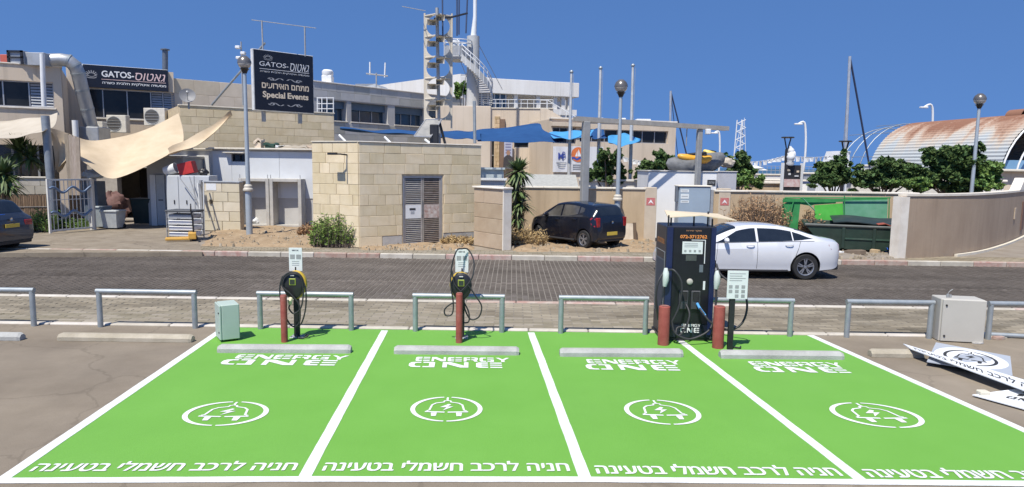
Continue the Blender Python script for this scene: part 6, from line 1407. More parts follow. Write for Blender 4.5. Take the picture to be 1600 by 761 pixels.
# -- gate leaf with bars and two wavy bands
fgate = Fac(gz(79, 366), gz(146, 360)); zg = fgate.uz(110, 279)[1]
t = thing('gate', 'pale bar gate leaf with two blue wavy bands', 'gate', M=fgate.M)
GT = M_('gate_pale', (.64, .62, .56), .6, var=.08, dirt=.3, dirtc=(.3, .25, .2)); GW = M_('gate_wave', (.14, .20, .29), .5, var=.1)
for a, b in (((.0, ZS + .03), (.0, zg)), ((fgate.L, ZS + .03), (fgate.L, zg))): q = MB(fgate.M); q.box(a[0] - .035, a[0] + .035, -.035, .035, a[1], b[1]); q.build('stile', GT, t)
for z in (ZS + .12, zg - .04): q = MB(fgate.M); q.box(.035, fgate.L - .035, -.03, .03, z - .03, z + .03); q.build('rail', GT, t)
for z in (zg * .62, zg * .36): q = MB(fgate.M); q.box(.035, fgate.L - .035, -.012, .012, z - .012, z + .012); q.build('thin_rail', GT, t)
nb = 11
for k in range(1, nb): x = fgate.L * k / nb; q = MB(fgate.M); q.tube([(x, 0, ZS + .15), (x, 0, zg - .07)], .014, 6); q.build('bar', GT, t)
for z in (zg * .80, zg * .36): q = MB(fgate.M); q.tube([(.04 + (fgate.L - .08) * k / 40, -.035, z + .1 * math.sin(k / 40 * math.pi * 4.2 + .6)) for k in range(41)], .048, 6); q.build('wave_band', GW, t, 50)
q = MB(); c = fgate.pt(fgate.L + .12, .2, 0); q.box(c.x - .07, c.x + .1, c.y - .07, c.y + .1, -.05, zg - .05, .01); tag(q.build('gate_post', M_('gatepost_white', (.56, .56, .54), .6, dirt=.3)), 'white square gate post right of the barred gate', 'post')
q = MB(); q.tube([P(83, 320, 26.3) * 1 - Vector((0, 0, 3)), P(79, 280, 26.3), P(70.5, 181, 26.3)], .145, 16); tag(q.build('sail_mast', M_('mast_grey', (.24, .27, .30), .5, .2, dirt=.2), None, 40), 'thick leaning grey mast holding the canvas sails', 'mast')
for k, (x0, x1, lab) in enumerate(((101, 107, 'leftmost'), (106.5, 112, 'second'), (111, 117, 'third'), (115.5, 122, 'rightmost'))):
    b = P(x0 + 6, 305, 25.7); tp = P(x0 - 1 + k, 209 + 2 * k, 25.9); q = MB(); q.prism([b, b + Vector((.13, .02, 0)), tp + Vector((.13, .02, 0)), tp], (0, .05, 0)); tag(q.build('wooden_board', WOOD), '%s of the upright wooden boards behind the gate' % lab, 'board', 'boards behind the gate')
# -- low block wall with bamboo screen at the left
fv = facp(-20, 25.6, 77, 26.4); zv = fv.uz(45, 276)[1]; zm_ = fv.uz(45, 304)[1]
t = thing('garden_wall', 'low shaded block wall behind the dark grey SUV', 'wall', M=fv.M); q = MB(fv.M); q.box(0, fv.L, .05, .3, -.1, zv - .06); q.build('core', STONEB, t)
courses(t, 'wall_block', 'garden_block', M_('garden_blocks', (.46, .42, .35), .9, c2=(.54, .50, .43), rnd=.12, dirt=.3), 0, fv.L, zm_, zv - .06, .32, .6, .9, n=.02, d=.06)
q = MB(fv.M); q.box(-.02, fv.L + .02, -.02, .34, zv - .06, zv, .01); q.build('coping', COPE, t)
t = thing('cane_screen', 'brown cane screen below the low block wall', 'screen', M=fv.M)
CANE = M_('cane', (.20, .13, .08), .9, c2=(.30, .21, .14), scale=6, rnd=.2); q = MB(); q.tube([(0, 0, 0), (0, 0, zm_ - .05)], .02, 5); cme = q.build('cane', CANE, mesh_only=True)
for k in range(110): child('cane', cme, t, (fv.L * (k + .5) / 110, -.03 + random.uniform(-.01, .01), ZS + random.uniform(-.02, .03)))
for z in (.35, .9): q = MB(fv.M); q.tube([(0, -.06, z), (fv.L, -.06, z)], .012, 5); q.build('wire', GALVD, t)
# -- canvas sails
def sail(name, lab, T, B, mt, Yf, sag=.35, nu=24, nv=10):
    def pl(L, u):
        k = u * (len(L) - 1); i = min(len(L) - 2, int(k)); f = k - i
        p = [L[max(0, i - 1)], L[i], L[i + 1], L[min(len(L) - 1, i + 2)]]
        c = lambda j: .5 * ((2 * p[1][j]) + (p[2][j] - p[0][j]) * f + (2 * p[0][j] - 5 * p[1][j] + 4 * p[2][j] - p[3][j]) * f * f + (3 * p[1][j] - p[0][j] - 3 * p[2][j] + p[3][j]) * f ** 3)
        return P(c(0), c(1), c(2))
    def fn(u, v):
        a, b = pl(T, u), pl(B, u); r_ = a.lerp(b, v); s_ = math.sin(math.pi * v); r_.y += sag * s_ * .8; r_.z += -.12 * s_ + .03 * math.sin(14 * u + 5 * v); return tuple(r_)
    m_ = MB(); m_.slab(nu, nv, fn, (0, .012, -.006)); return tag(m_.build(name, mt, None, 60), lab, 'shade sail')
sail('shade_sail', 'large sagging beige canvas sail over the restaurant yard', [(78, 200, 26.6), (112, 211, 27.3), (147, 219, 28.2), (192, 214, 28.9), (238, 197, 29.5), (279, 178, 30)], [(90, 262, 26.6), (112, 246, 26.2), (135, 255, 25.9), (168, 279, 25.9), (200, 272, 26.2), (284, 230, 28)], SAIL, None)
sail('shade_sail', 'narrow beige canvas strip stretched up to the stone wall', [(262, 232, 27.4), (290, 218, 28.4), (325, 200, 29.6), (360, 173, 30.8)], [(262, 240, 27), (295, 232, 27.6), (330, 212, 29), (362, 176, 30.8)], SAIL, None, .15, 16, 6)
sail('shade_sail', 'pale canvas awning at the left edge over the plants', [(-40, 190, 29.5), (10, 188, 29.3), (55, 184, 28.8), (90, 177, 28.5)], [(-40, 219, 25.5), (10, 216, 25.6), (50, 210, 25.8), (72, 202, 26)], SAILW, None, .2)
sail('shade_sail', 'beige canvas flap hanging beside the thick mast', [(78, 205, 26.7), (86, 212, 26.8), (96, 220, 26.9), (104, 226, 27)], [(86, 264, 26.7), (90, 268, 26.8), (95, 268, 26.9), (100, 258, 27)], SAIL, None, .1, 10, 8)
# ================================================================ BACKGROUND BUILDINGS
# -- grey building with deep windows
fgB = facp(491, 41, 722, 50.2); zg0 = fgB.uz(600, 140)[1]
def gr(x0, y0, x1, y1): return fgB.rect(x0, y0, x1, y1)
zwt, zwb = fgB.uz(620, 166)[1], fgB.uz(620, 195)[1]
wins = [(fgB.uz(a, 180)[0], fgB.uz(b, 180)[0], zwb, zwt) for a, b in ((500, 542), (549, 606), (617, 664), (670, 712))]
gb = building('grey_office', 'grey stone-clad office with deep blue-grey windows behind the substation', fgB, 12, zg0, wins, PLASTG, th=.7)
for w_ in wins:
    n = 2 if w_[1] - w_[0] > 1.7 else 1
    window(gb, fgB, w_, .5, [w_[0] + (w_[1] - w_[0]) * (k + 1) / (n + 1) for k in range(n)], gm=GLASSB, sill=COPE)
    q = MB(fgB.M); q.box(w_[0] + .02, w_[1] - .02, .3, .4, w_[3] - (w_[3] - w_[2]) * .38, w_[3] - .01); q.build('sun_blind', M_('blind_blue', (.10, .15, .20), .6, var=.1), gb)
courses(gb, 'cladding_panel', 'office_panel', PANELG, 0, fgB.L, zwt + .05, zg0, (zg0 - zwt - .05) / 2, .9, 1.3, n=-.03, d=.05)
courses(gb, 'cladding_panel', 'office_panel', PANELG, 0, fgB.L, zwb - 2.2, zwb - .1, .7, 1.0, 1.6, n=-.03, d=.05)
q = MB(fgB.M); q.box(-.05, fgB.L + .05, -.08, .6, zg0, zg0 + .07, .01); q.build('coping', COPE, gb)
# steel ladder frame by the billboard
t = thing('roof_ladder', 'white steel ladder cage beside the billboard on the grey office', 'ladder', P(508, 180, 39))
for x in (496, 503, 511, 521): q = MB(); q.tube([P(x, 182, 39), P(x, 152, 39)], .03, 5); q.build('stile', WHITE, t)
for y in (153, 162, 170): q = MB(); q.tube([P(495, y, 39), P(522, y, 39)], .025, 5); q.build('rung', WHITE, t)
c = P(512, 117, 42.5); t = thing('roof_vent', 'white roof ventilator on the grey office parapet', 'ventilator', (c.x, c.y, zg0)); q = MB(); q.box(c.x - .3, c.x + .3, c.y - .3, c.y + .3, zg0 - .2, c.z - .05, .03); q.build('base', WHITE, t); q = MB(); q.lathe([(.28, -.1), (.34, 0), (.34, .2), (.25, .3), (0, .32)], (c.x, c.y, c.z), seg=14); q.build('cowl', WHITE, t, 40)
t = thing('roof_antenna', 'roof antenna with two upright rods on the grey office', 'aerial', P(588, 135, 46))
for a, b in (((588, 138), (588, 114)), ((578, 117), (578, 97)), ((601, 121), (602, 98)), ((572, 115), (606, 119))): q = MB(); q.tube([P(*a, 46), P(*b, 46)], .05, 6); q.build('rod', WHITE if a[0] in (578, 601) else GALVD, t)
q = MB(); a, b = P(555, 131, 47), P(600, 138, 47.5); q.prism([(a.x, a.y, a.z - .4), (b.x, b.y, a.z - .4), (b.x, b.y, b.z), (b.x - .6, b.y, b.z + .3), (a.x, a.y, a.z)], (.3, 2, 0)); tag(q.build('roof_hatch', GREYM), 'low grey roof hatch on the grey office', 'hatch')

# -- white building behind
fwl = facp(566, 70, 719, 58.5); zwl = fwl.uz(650, 125)[1]
wb = building('white_hall', 'large white hall with a plain upper wall behind the siren mast', fwl, 14, zwl, [], PLASTW)
fwr = facp(719, 58.5, 902, 62); zr1 = fwr.uz(800, 124)[1]; zr0 = fwr.uz(800, 147)[1]
t = thing('white_upper_storey', 'white upper storey with an open terrace below a deep fascia', 'building', M=fwr.M)
q = MB(fwr.M); q.box(.01, fwr.L, 0, 8, zr0, zr1, .02); q.build('fascia', PLASTW, t)
q = MB(fwr.M); q.box(fwr.uz(752, 150)[0], fwr.uz(793, 150)[0], .6, 1.0, 2, zr0); q.build('glass_wall', GLASSB, t)
for x in (755, 765, 775, 784, 793): u = fwr.uz(x, 160)[0]; q = MB(fwr.M); q.box(u - .06, u + .06, .5, .6, 2, zr0); q.build('mullion', ALU, t)
q = MB(fwr.M); q.box(fwr.uz(793, 150)[0], fwr.L - .05, 5, 5.4, 2, zr0); q.build('rear_wall', M_('terrace_pink', (.50, .40, .34), .9), t)
for x in (808, 843, 870, 882, 892): u = fwr.uz(x, 165)[0]; q = MB(fwr.M); q.box(u - .16, u + .16, .3, .7, 2, zr0); q.build('column', PLASTW, t)
q = MB(fwr.M); q.box(fwr.uz(843, 160)[0], fwr.L - .1, .2, .5, zr0 - 1.6, zr0 - 1.1); q.build('lower_beam', PLASTW, t)
q = MB(fwr.M); q.box(.01, fwr.L - .01, 1.2, 8, -.1, 2.0); q.build('base', PLASTW, t)

# -- beige building with terrace
YBb = 47
fbb = facp(722, YBb + 3, 862, YBb + 2.4); zt_ = fbb.uz(790, 190)[1]; zpar = fbb.uz(790, 170)[1]
ops = [fbb.rect(803, 220, 826, 231), (fbb.uz(752, 230)[0], fbb.uz(772, 230)[0], ZS, fbb.uz(760, 200)[1])]
t = building('beige_club', 'beige building with a terrace, blue panels and a stone pilaster', fbb, 9, zpar, ops, PLAST)
window(t, fbb, ops[0], .15); q = MB(fbb.M); q.box(ops[1][0], ops[1][1], .24, .29, ZS, ops[1][3]); q.build('doorway_glass', GLASS, t)
for k in range(3): z = 1.2 + k * 1.1; q = MB(fbb.M); q.box(ops[1][0], ops[1][1], .18, .24, z, z + .07); q.build('glazing_bar', ALU, t)
BLUEP = M_('panel_blue', (.035, .17, .44), .5, c2=(.05, .22, .52), scale=2, rnd=.1)
for x0, x1, y0, y1 in ((723, 749, 190, 232), (749.5, 759, 194, 232), (723, 752, 233, 262)):
    u0, u1, z0, z1 = fbb.rect(x0, y0, x1, y1); q = MB(fbb.M); q.box(u0, u1, -.12, -.005, z0, z1, .01); q.build('blue_panel', BLUEP, t)
u0, u1, z0, z1 = fbb.rect(773, 182, 781, 266)
lf3 = bpy.data.objects.new('stone_pilaster', None); COL.objects.link(lf3); lf3.parent = t; lf3.location = (0, -.25, 0)
courses(lf3, 'stone_piece', 'pilaster_stone', M_('pilaster_tan', (.48, .34, .19), .9, c2=(.58, .44, .28), rnd=.2), u0, u1, 0, z1, .3, .25, .5, n=0, d=.25)
q = MB(fbb.M); u1b = fbb.uz(789, 220)[0]; q.box(u1 + .01, u1b, -.2, -.005, 0, z1 - .2); q.build('pilaster_side', M_('pilaster_brown', (.20, .13, .09), .9), t)
u0, u1, z0, z1 = fbb.rect(784, 221, 799, 263); q = MB(fbb.M); q.box(u0 + .2, u1 + .1, -.35, -.26, z0, z1, .01); ps = q.build('poster', M_('poster_lilac', (.42, .44, .55), .6, var=.08), t)
um = (u0 + u1) / 2 + .15; q = MB(fbb.M)
q.add([(um - .35, -.365, z0 + .05), (um + .4, -.365, z0 + .05), (um + .38, -.365, z0 + .75), (um + .12, -.365, z0 + .95), (um - .1, -.365, z0 + .95), (um - .32, -.365, z0 + .75)], [(0, 1, 2, 3, 4, 5)]); q.build('printed_figure', M_('print_dark', (.05, .045, .05), .7), ps)
q = MB(fbb.M); q.add([(um + .01 + .14 * math.cos(2 * math.pi * k / 14), -.365, z0 + 1.12 + .18 * math.sin(2 * math.pi * k / 14)) for k in range(14)], [tuple(range(14))]); q.build('printed_head', M_('print_skin', (.34, .2, .14), .7), ps)
q = MB(fbb.M); [q.box(u0 + .3, u1, -.362, -.355, z1 - .25 - .2 * k, z1 - .17 - .2 * k) for k in range(4)]; q.build('print', M_('print_violet', (.2, .2, .34), .7), ps)
q = MB(fbb.M); q.box(-.05, fbb.L + .05, -.06, .35, zpar, zpar + .08, .01); q.build('coping', COPE, t)
u0 = fbb.uz(735, 165)[0]
for k in range(14): u = u0 + (fbb.L - u0) * k / 13; q = MB(fbb.M); q.tube([(u, .1, zpar + .08), (u, .1, zpar + .65)], .02, 5); q.build('baluster', WHITE, t)
for z in (zpar + .4, zpar + .66): q = MB(fbb.M); q.tube([(u0, .1, z), (fbb.L, .1, z)], .025, 5); q.build('handrail', WHITE, t)
# stair parapet stepping down to the right
fst = facp(843, YBb + 1.2, 905, YBb + 1.4); zA, zB = fst.uz(850, 170)[1], fst.uz(900, 200)[1]
t = thing('terrace_stair', 'beige stair parapet stepping down from the terrace', 'stairs', M=fst.M); q = MB(fst.M); q.prism([(0, 0, 2), (fst.L, 0, 2), (fst.L, 0, zB), (.5, 0, zA), (0, 0, zA)], (0, .25, 0)); q.build('parapet', PLAST, t)
q = MB(fst.M); q.tube([(0, .1, zA + .6), (.5, .1, zA + .6), (fst.L, .1, zB + .6)], .03, 5); q.build('handrail', WHITE, t)
for k in range(6): u = .5 + (fst.L - .6) * k / 5; z = zA + (zB - zA) * (u - .5) / (fst.L - .5); q = MB(fst.M); q.tube([(u, .1, z), (u, .1, z + .6)], .02, 5); q.build('baluster', WHITE, t)
# right-hand beige block with the dark window band
fbr = facp(860, 45, 1054, 47.5); zr = fbr.uz(960, 189)[1]
wb1 = fbr.rect(864, 199, 900, 224); wb2 = fbr.rect(906, 203, 1044, 224); wb2 = (fbr.uz(906, 214)[0], fbr.uz(1044, 214)[0], fbr.uz(975, 223)[1], fbr.uz(975, 203)[1])
t = building('beige_office', 'long beige office block with a dark band of windows and white banners', fbr, 10, zr, [wb1, wb2], PLAST)
window(t, fbr, wb1, .25, [(wb1[0] * 2 + wb1[1]) / 3, (wb1[0] + 2 * wb1[1]) / 3]); window(t, fbr, wb2, .25, [wb2[0] + (wb2[1] - wb2[0]) * k / 7 for k in range(1, 7)])
q = MB(fbr.M); q.box(-.05, fbr.L + .05, -.1, .35, zr, zr + .1, .01); q.build('coping', COPE, t)
q = MB(fbr.M); q.box(-.02, wb1[1] + .4, -.35, -.01, wb1[3] + .05, wb1[3] + .3, .01); q.build('canopy_slab', PLAST, t)
for (px, py, w, h) in ((1006, 189, 22, 4), (973, 187, 10, 5), (939, 186, 8, 5)):
    a = P(px, py, 48); q = MB(); q.box(a.x - w / 2 / 22, a.x + w / 2 / 22, 48, 48.8, zr, zr + h / 22 + .1, .03); q.build('roof_unit', WHITE, t)
# banners
def banner(x0, y0, x1, y1, lab): 
    r = fbr.rect(x0, y0, x1, y1); t = thing('banner', lab, 'banner', M=fbr.M); q = MB(fbr.M); q.slab(6, 4, lambda a, b: (r[0] + (r[1] - r[0]) * a, -.12 - .02 * math.sin(8 * a), r[2] + (r[3] - r[2]) * b), (0, .02, 0)); q.build('cloth', M_('banner_white', (.66, .66, .66), .7, var=.03), t); return t, r
BLUEI = M_('ink_blue', (.05, .08, .33), .6); ORI = M_('ink_orange', (.68, .18, .05), .6)
t, r = banner(863, 229, 889, 269, 'white banner with a blue M monogram'); F_ = on(fbr, r, -.155)
q = MB(); text_on(q, 'M', F_((.3, .62), (.5, .76)), .02); text_on(q, 'B', F_((.55, .75), (.55, .8)), .0); q.build('monogram', BLUEI, t)
q = MB(); [q.quad(*[F_((.2 + .05 * k, .8 - .05 * k), (.35 - .08 * k, .385 - .08 * k))(a, b) for a, b in ((0, 0), (1, 0), (1, 1), (0, 1))]) for k in range(3)]; q.build('print', PRINTG, t)
t, r = banner(889.5, 229, 941, 269, 'white banner with an orange disc and white sail'); F_ = on(fbr, r, -.155)
q = MB(); fo = F_((.02, .46), (.38, .98)); n = 30; q.add([fo(.5 + .48 * math.cos(2 * math.pi * k / n), .5 + .48 * math.sin(2 * math.pi * k / n)) for k in range(n)], [tuple(range(n))]); q.build('disc', ORI, t)
F2 = on(fbr, r, -.16); fo2 = F2((.02, .46), (.38, .98)); q = MB(); q.add([fo2(*p) for p in ((.5, .85), (.72, .38), (.46, .38))], [(0, 1, 2)]); q.add([fo2(*p) for p in ((.44, .75), (.44, .38), (.28, .38))], [(0, 1, 2)]); q.build('sail_mark', WPRINT, t)
q = MB(); strip(q, [(.08 + .84 * k / 20, .24 + .05 * math.sin(k / 20 * 12)) for k in range(21)], .14, fo2); q.build('wave_mark', BLUEI, t)
q = MB(); [q.quad(*[F_((.08, .42 - .03 * k), (.26 - .08 * k, .295 - .08 * k))(a, b) for a, b in ((0, 0), (1, 0), (1, 1), (0, 1))]) for k in range(3)]; q.build('print', PRINTG, t)
# glazed skylight and low roofs behind the boundary wall
for i, (x0, y0, x1, y1, Y, mt, lab, nm, cat) in enumerate((
    (812, 274, 905, 294, 29, M_('slat_grey', (.34, .34, .31), .7, var=.15, scale=8), 'sloping pale grey roof sheet behind the boundary wall', 'low_roof', 'roof'), (748, 262, 789, 279, 28, M_('tank_pale', (.42, .47, .48), .6), 'pale blue-grey tank right of the substation', 'water_tank', 'tank'),
    (748, 279, 792, 290, 27, WHITE, 'white rippled roof edge right of the substation', 'roof_edge', 'roof'), (905, 281, 1014, 293, 31, PLASTW, 'long low white wall behind the boundary wall', 'low_wall', 'wall'))):
    a, b = P(x0, y1, Y), P(x1, y0, Y); q = MB(); q.slab(24, 2, lambda u, v: (a.x + (b.x - a.x) * u, Y + (1.6 if nm == 'low_roof' else .6) * v, a.z + (b.z - a.z) * (v if nm == 'low_roof' else 1) + (.03 * math.sin(u * 75) if nm == 'roof_edge' else 0)), (0, 0, -.08)); q.box(a.x + .05, b.x - .05, Y + .1, Y + .55, -.1, min(a.z, b.z) if nm == 'low_roof' else b.z - .07); tag(q.build(nm, mt), lab, cat)

# ================================================================ SIREN MAST on the substation roof, solar panel
YSi = 25.4; c0 = P(683, 222, YSi); s_ = YSi / FPX
SIR = M_('siren_cream', (.50, .45, .36), .7, c2=(.58, .53, .44), scale=2, dirt=.3, dirtc=(.36, .3, .22))
zlo, zhi = P(683, 186, YSi).z, P(683, 22, YSi).z
axx = P(683, 100, YSi).x; t = thing('siren_mast', 'tall cream siren mast of stacked horns on the substation roof', 'siren', (axx, YSi, ztop))
q = MB(); q.tube([(axx + .1, YSi - .08, ztop - .1), (axx, YSi - .08, zhi + .2)], .06, 10); q.build('pole', GALVD, t, 40)
nh = 5; hh = (zhi - zlo) / nh; hw = .5
for k in range(nh):                                    # scalloped side plates: one pair for every horn pair
    z = zlo + hh * k
    for s in (-1, 1):
        n = 14; pts = [(s * hw, 0)] + [(s * (hw * .96 - (hw * .80) * (abs(math.cos(math.pi * i / n)) ** 2.2)), hh * i / n) for i in range(n + 1)] + [(s * hw, hh)]
        def fn(u, v):
            i = min(n, int(v * n + .5)); inner = max(.1 * hw, .86 * hw * math.sqrt(max(0, 1 - (2 * i / n - 1) ** 2))); x = s * (inner + (hw - inner) * u); return (axx + x, YSi + .35 - .3 * (1 - (abs(x) / hw)), z + hh * i / n)
        q = MB(); q.slab(4, n, fn, (0, .04, 0)); q.build('scallop_plate', SIR, t, 50)
    for s in (-1, 1):                                  # horn mouths
        cz = z + hh * (.5 if s < 0 else .72); q = MB(); yy = YSi - .12
        q.add([(axx + s * .04 - .06, yy, cz - .05), (axx + s * .04 + .06, yy, cz - .05), (axx + s * .04 + .06, yy, cz + .05), (axx + s * .04 - .06, yy, cz + .05), (axx + s * .16 - .15, yy - .3, cz - .1), (axx + s * .16 + .15, yy - .3, cz - .1), (axx + s * .16 + .15, yy - .3, cz + .1), (axx + s * .16 - .15, yy - .3, cz + .1)],
              [(0, 1, 5, 4), (1, 2, 6, 5), (2, 3, 7, 6), (3, 0, 4, 7), (0, 3, 2, 1)]); q.build('horn', SIR, t)
for s in (-1, 1):
    q = MB(); q.box(axx + s * hw - .03, axx + s * hw + .03, YSi + .33, YSi + .4, zlo - .35, zhi + .1); q.build('edge_rail', SIR, t)
for k in range(nh + 1): q = MB(); q.tube([(axx - hw, YSi + .36, zlo + hh * k), (axx, YSi - .05, zlo + hh * k), (axx + hw, YSi + .36, zlo + hh * k)], .03, 6); q.build('bracket', SIR, t)
# aerial boom with four whip rods
t = thing('whip_aerial', 'dark boom with upright whip aerials at the top of the siren mast', 'aerial', P(685, 28, YSi))
q = MB(); q.tube([P(678, 29, YSi - .1), P(705, 27, YSi), P(731, 20.5, YSi)], .035, 6); q.build('boom', BLACK, t)
for a, b in (((692, 66), (691, -20)), ((714, 56), (714, -20)), ((717, 54), (717.5, -20)), ((728, 52), (731, -20))): q = MB(); q.tube([P(*a, YSi), P(*b, YSi)], .028, 6); q.build('whip', M_('whip_blue', (.05, .07, .13), .5), t)
t = thing('fishbone_aerial', 'faint horizontal fishbone aerial left of the siren mast top', 'aerial', P(655, 15, YSi)); q = MB(); q.tube([P(628, 10, YSi), P(665, 17, YSi)], .014, 5); q.build('boom', GALVD, t)
for x in (632, 640, 648, 656): q = MB(); y = 10 + (x - 628) * .19; q.tube([P(x, y, YSi - .3), P(x, y, YSi + .3)], .01, 5); q.build('rod', GALVD, t)
# solar panel
pc = [P(647, 213, 24.2), P(673, 214, 24.2), P(690, 187, 25.0), P(665, 187, 25.0)]
t = thing('solar_panel', 'dusty tilted solar panel in front of the siren mast', 'solar panel', (pc[0].x, pc[0].y, ztop)); q = MB(); nrm = (pc[1] - pc[0]).cross(pc[3] - pc[0]).normalized(); q.prism(pc, -nrm * .05); q.build('panel', M_('solar_dusty', (.22, .22, .21), .4, c2=(.34, .33, .30), scale=4), t)
for k in range(4):
    a, b = pc[k], pc[(k + 1) % 4]; q = MB(); q.tube([a, b], .025, 6); q.build('frame', ALU, t)
q = MB(); q.tube([pc[2] - Vector((.1, 0, 0)), Vector((pc[2].x + .15, pc[2].y, ztop))], .05, 8); q.build('strut', BLACK, t)
q = MB(); q.box(pc[1].x - .05, pc[1].x + .25, pc[1].y + .1, pc[1].y + .4, ztop, P(680, 195, 24.6).z, .03); q.build('battery_box', BLACK, t)
q = MB(); q.tube([P(742, 224, 25.2), P(741, 158, 25.2)], .06, 8); tag(q.build('roof_pole', GALV), 'thin steel pole at the right end of the substation roof', 'pole')
for k, (x0, y0, x1, y1) in enumerate(((530, 211, 540, 221), (601, 214, 611, 224), (664, 218, 675, 226))):
    q = MB(); q.tube([P(x0, y0, 26.5), P(x1, y1, 26.3)], .045, 6); tag(q.build('roof_bracket', WHITE), 'white stub bracket on the substation roof, %s' % ('left', 'middle', 'right')[k], 'bracket', 'brackets on the substation roof')

# ================================================================ SPIRAL STAIR TOWER with mast
YT = 44; cx = P(739, 120, YT).x; z0, z1 = P(739, 168, YT).z, P(739, 62, YT).z
t = thing('stair_tower', 'slim tower with a spiral stair and lookout basket below a tall mast', 'tower', (cx, YT, 0)); TWR = M_('tower_grey', (.42, .42, .40), .7, c2=(.5, .5, .47), scale=2, dirt=.3, dirtc=(.3, .28, .25))
q = MB(); q.tube([(cx, YT, -.1), (cx, YT, z1 + .2)], .4, 16); q.build('column', TWR, t, 40)
q = MB(); q.tube([(cx, YT, z1), (cx + .1, YT, z1 + 1.4), (cx + .1, YT, z1 + 12)], [.2, .12, .1], 10); q.build('mast', WHITE, t, 40)
nst = 26
for k in range(nst):
    a = R(385 - k * 6.6); z = z0 + (z1 - z0 - 1.0) * k / nst; r0, r1 = .38, 1.25; da = R(4.2)
    q = MB(); q.prism([(cx + math.cos(a - da) * r0, YT + math.sin(a - da) * r0, z), (cx + math.cos(a - da) * r1, YT + math.sin(a - da) * r1, z), (cx + math.cos(a + da) * r1, YT + math.sin(a + da) * r1, z), (cx + math.cos(a + da) * r0, YT + math.sin(a + da) * r0, z)], (0, 0, .06)); q.build('tread', TWR, t)
hp = [(cx + math.cos(R(385 - k * 6.6)) * 1.25, YT + math.sin(R(385 - k * 6.6)) * 1.25, z0 + (z1 - z0 - 1.0) * k / nst) for k in range(nst)]
q = MB(); vs = [p for p in hp] + [(p[0], p[1], p[2] + .45) for p in hp]; n = nst; q.add(vs, [(i, i + 1, n + i + 1, n + i) for i in range(n - 1)]); q.build('stringer', TWR, t, 60)
for dz in (.75, 1.0): q = MB(); q.tube([(p[0], p[1], p[2] + dz) for p in hp], .03, 6); q.build('handrail', WHITE, t, 60)
for k in range(0, nst, 2): p = hp[k]; q = MB(); q.tube([p, (p[0], p[1], p[2] + 1.0)], .02, 5); q.build('baluster', WHITE, t)
bx_ = P(716, 85, YT).x; zb_ = P(716, 95, YT).z
q = MB(); q.lathe([(0, -.05), (.75, -.05), (.85, .1), (.85, .18), (0, .18)], (bx_, YT - .3, zb_), seg=18); q.build('basket_floor', TWR, t, 30)
q = MB(); q.lathe([(.85, .18), (.88, .75)], (bx_, YT - .3, zb_), seg=18, a0=0, a1=4.6); q.build('basket_panel', M_('basket_grey', (.36, .37, .37), .7), t, 40)
for z in (.95, 1.15): q = MB(); q.tube([(bx_ + math.cos(2 * math.pi * k / 18) * .88, YT - .3 + math.sin(2 * math.pi * k / 18) * .88, zb_ + z) for k in range(18)], .03, 5, closed=True); q.build('basket_rail', WHITE, t)
for k in range(9): a = 2 * math.pi * k / 9; q = MB(); q.tube([(bx_ + math.cos(a) * .88, YT - .3 + math.sin(a) * .88, zb_ + .18), (bx_ + math.cos(a) * .88, YT - .3 + math.sin(a) * .88, zb_ + 1.15)], .02, 5); q.build('basket_post', WHITE, t)
q = MB(); q.box(bx_, cx, YT - .5, YT + .1, zb_ - .02, zb_ + .12); q.build('bridge', TWR, t)
q = MB(); q.lathe([(0, .25), (.22, .2), (.22, -.2), (0, -.2)], (P(713, 72, YT).x, YT - .8, P(713, 72, YT).z), seg=12); q.build('searchlight', WHITE, t, 40)
for a, b in (((743, 60), (785, 140)), ((740, 60), (722, 150)), ((720, 97), (733, 130))): q = MB(); q.tube([P(*a, YT), P(*b, YT + 2)], .018, 4); q.build('guy_wire', GALVD, t)
q = MB(); q.box(cx - 2.2, cx + 1.2, YT - 1.4, YT + 1.6, -.1, z0 - .02, .02); q.build('base_block', PLAST, t)

# ================================================================ BLUE SHADE SAILS
BL1 = M_('sail_navy', (.015, .058, .165), .85, c2=(.02, .075, .20), scale=2, spec=.2); BL2 = M_('sail_sky', (.06, .25, .48), .85, c2=(.075, .30, .55), scale=2, spec=.2)
sail('blue_shade_sail', 'long thin navy shade sail edge behind the siren mast', [(531, 198, 38), (580, 203, 37.5), (630, 203, 37), (690, 207, 36)], [(531, 199.5, 36), (580, 206, 35.5), (630, 209, 35.2), (690, 214, 35)], BL1, None, .1)
sail('blue_shade_sail', 'navy scalloped shade sail strip right of the siren mast', [(676, 207, 36), (700, 204, 36.5), (725, 205, 36), (750, 203, 36)], [(680, 214, 33.5), (705, 216, 33.5), (730, 217, 33.5), (752, 218, 33.5)], BL1, None, .1)
sail('blue_shade_sail', 'large navy shade sail in front of the beige building', [(745, 203, 37), (780, 200, 37), (838, 193, 37), (850, 203, 36), (880, 216, 35)], [(746, 220, 33), (780, 222, 33), (830, 222, 33), (858, 222, 33.5), (884, 220, 34.5)], BL1, None, .3)
sail('blue_shade_sail', 'bright sky-blue shade sail below the terrace', [(858, 207, 36), (880, 205, 36.5), (905, 204, 36.5), (928, 203, 36)], [(868, 215, 33.5), (885, 217, 33.3), (905, 216, 33.4), (926, 211, 34)], BL2, None, .2)
sail('blue_shade_sail', 'small navy shade sail right of the steel frame post', [(917, 205, 36), (925, 203, 36), (935, 201, 36), (943, 203, 35.5)], [(918, 214, 33), (926, 216, 33), (938, 217, 33.3), (950, 214, 33.5)], BL1, None, .2)
sail('blue_shade_sail', 'sky-blue triangular shade sail at the right of the frame beam', [(950, 213, 34), (965, 210, 35), (980, 209, 35), (1001, 218, 34)], [(952, 222, 32), (966, 228, 31.5), (980, 227, 31.8), (1001, 219, 33.9)], BL2, None, .2)
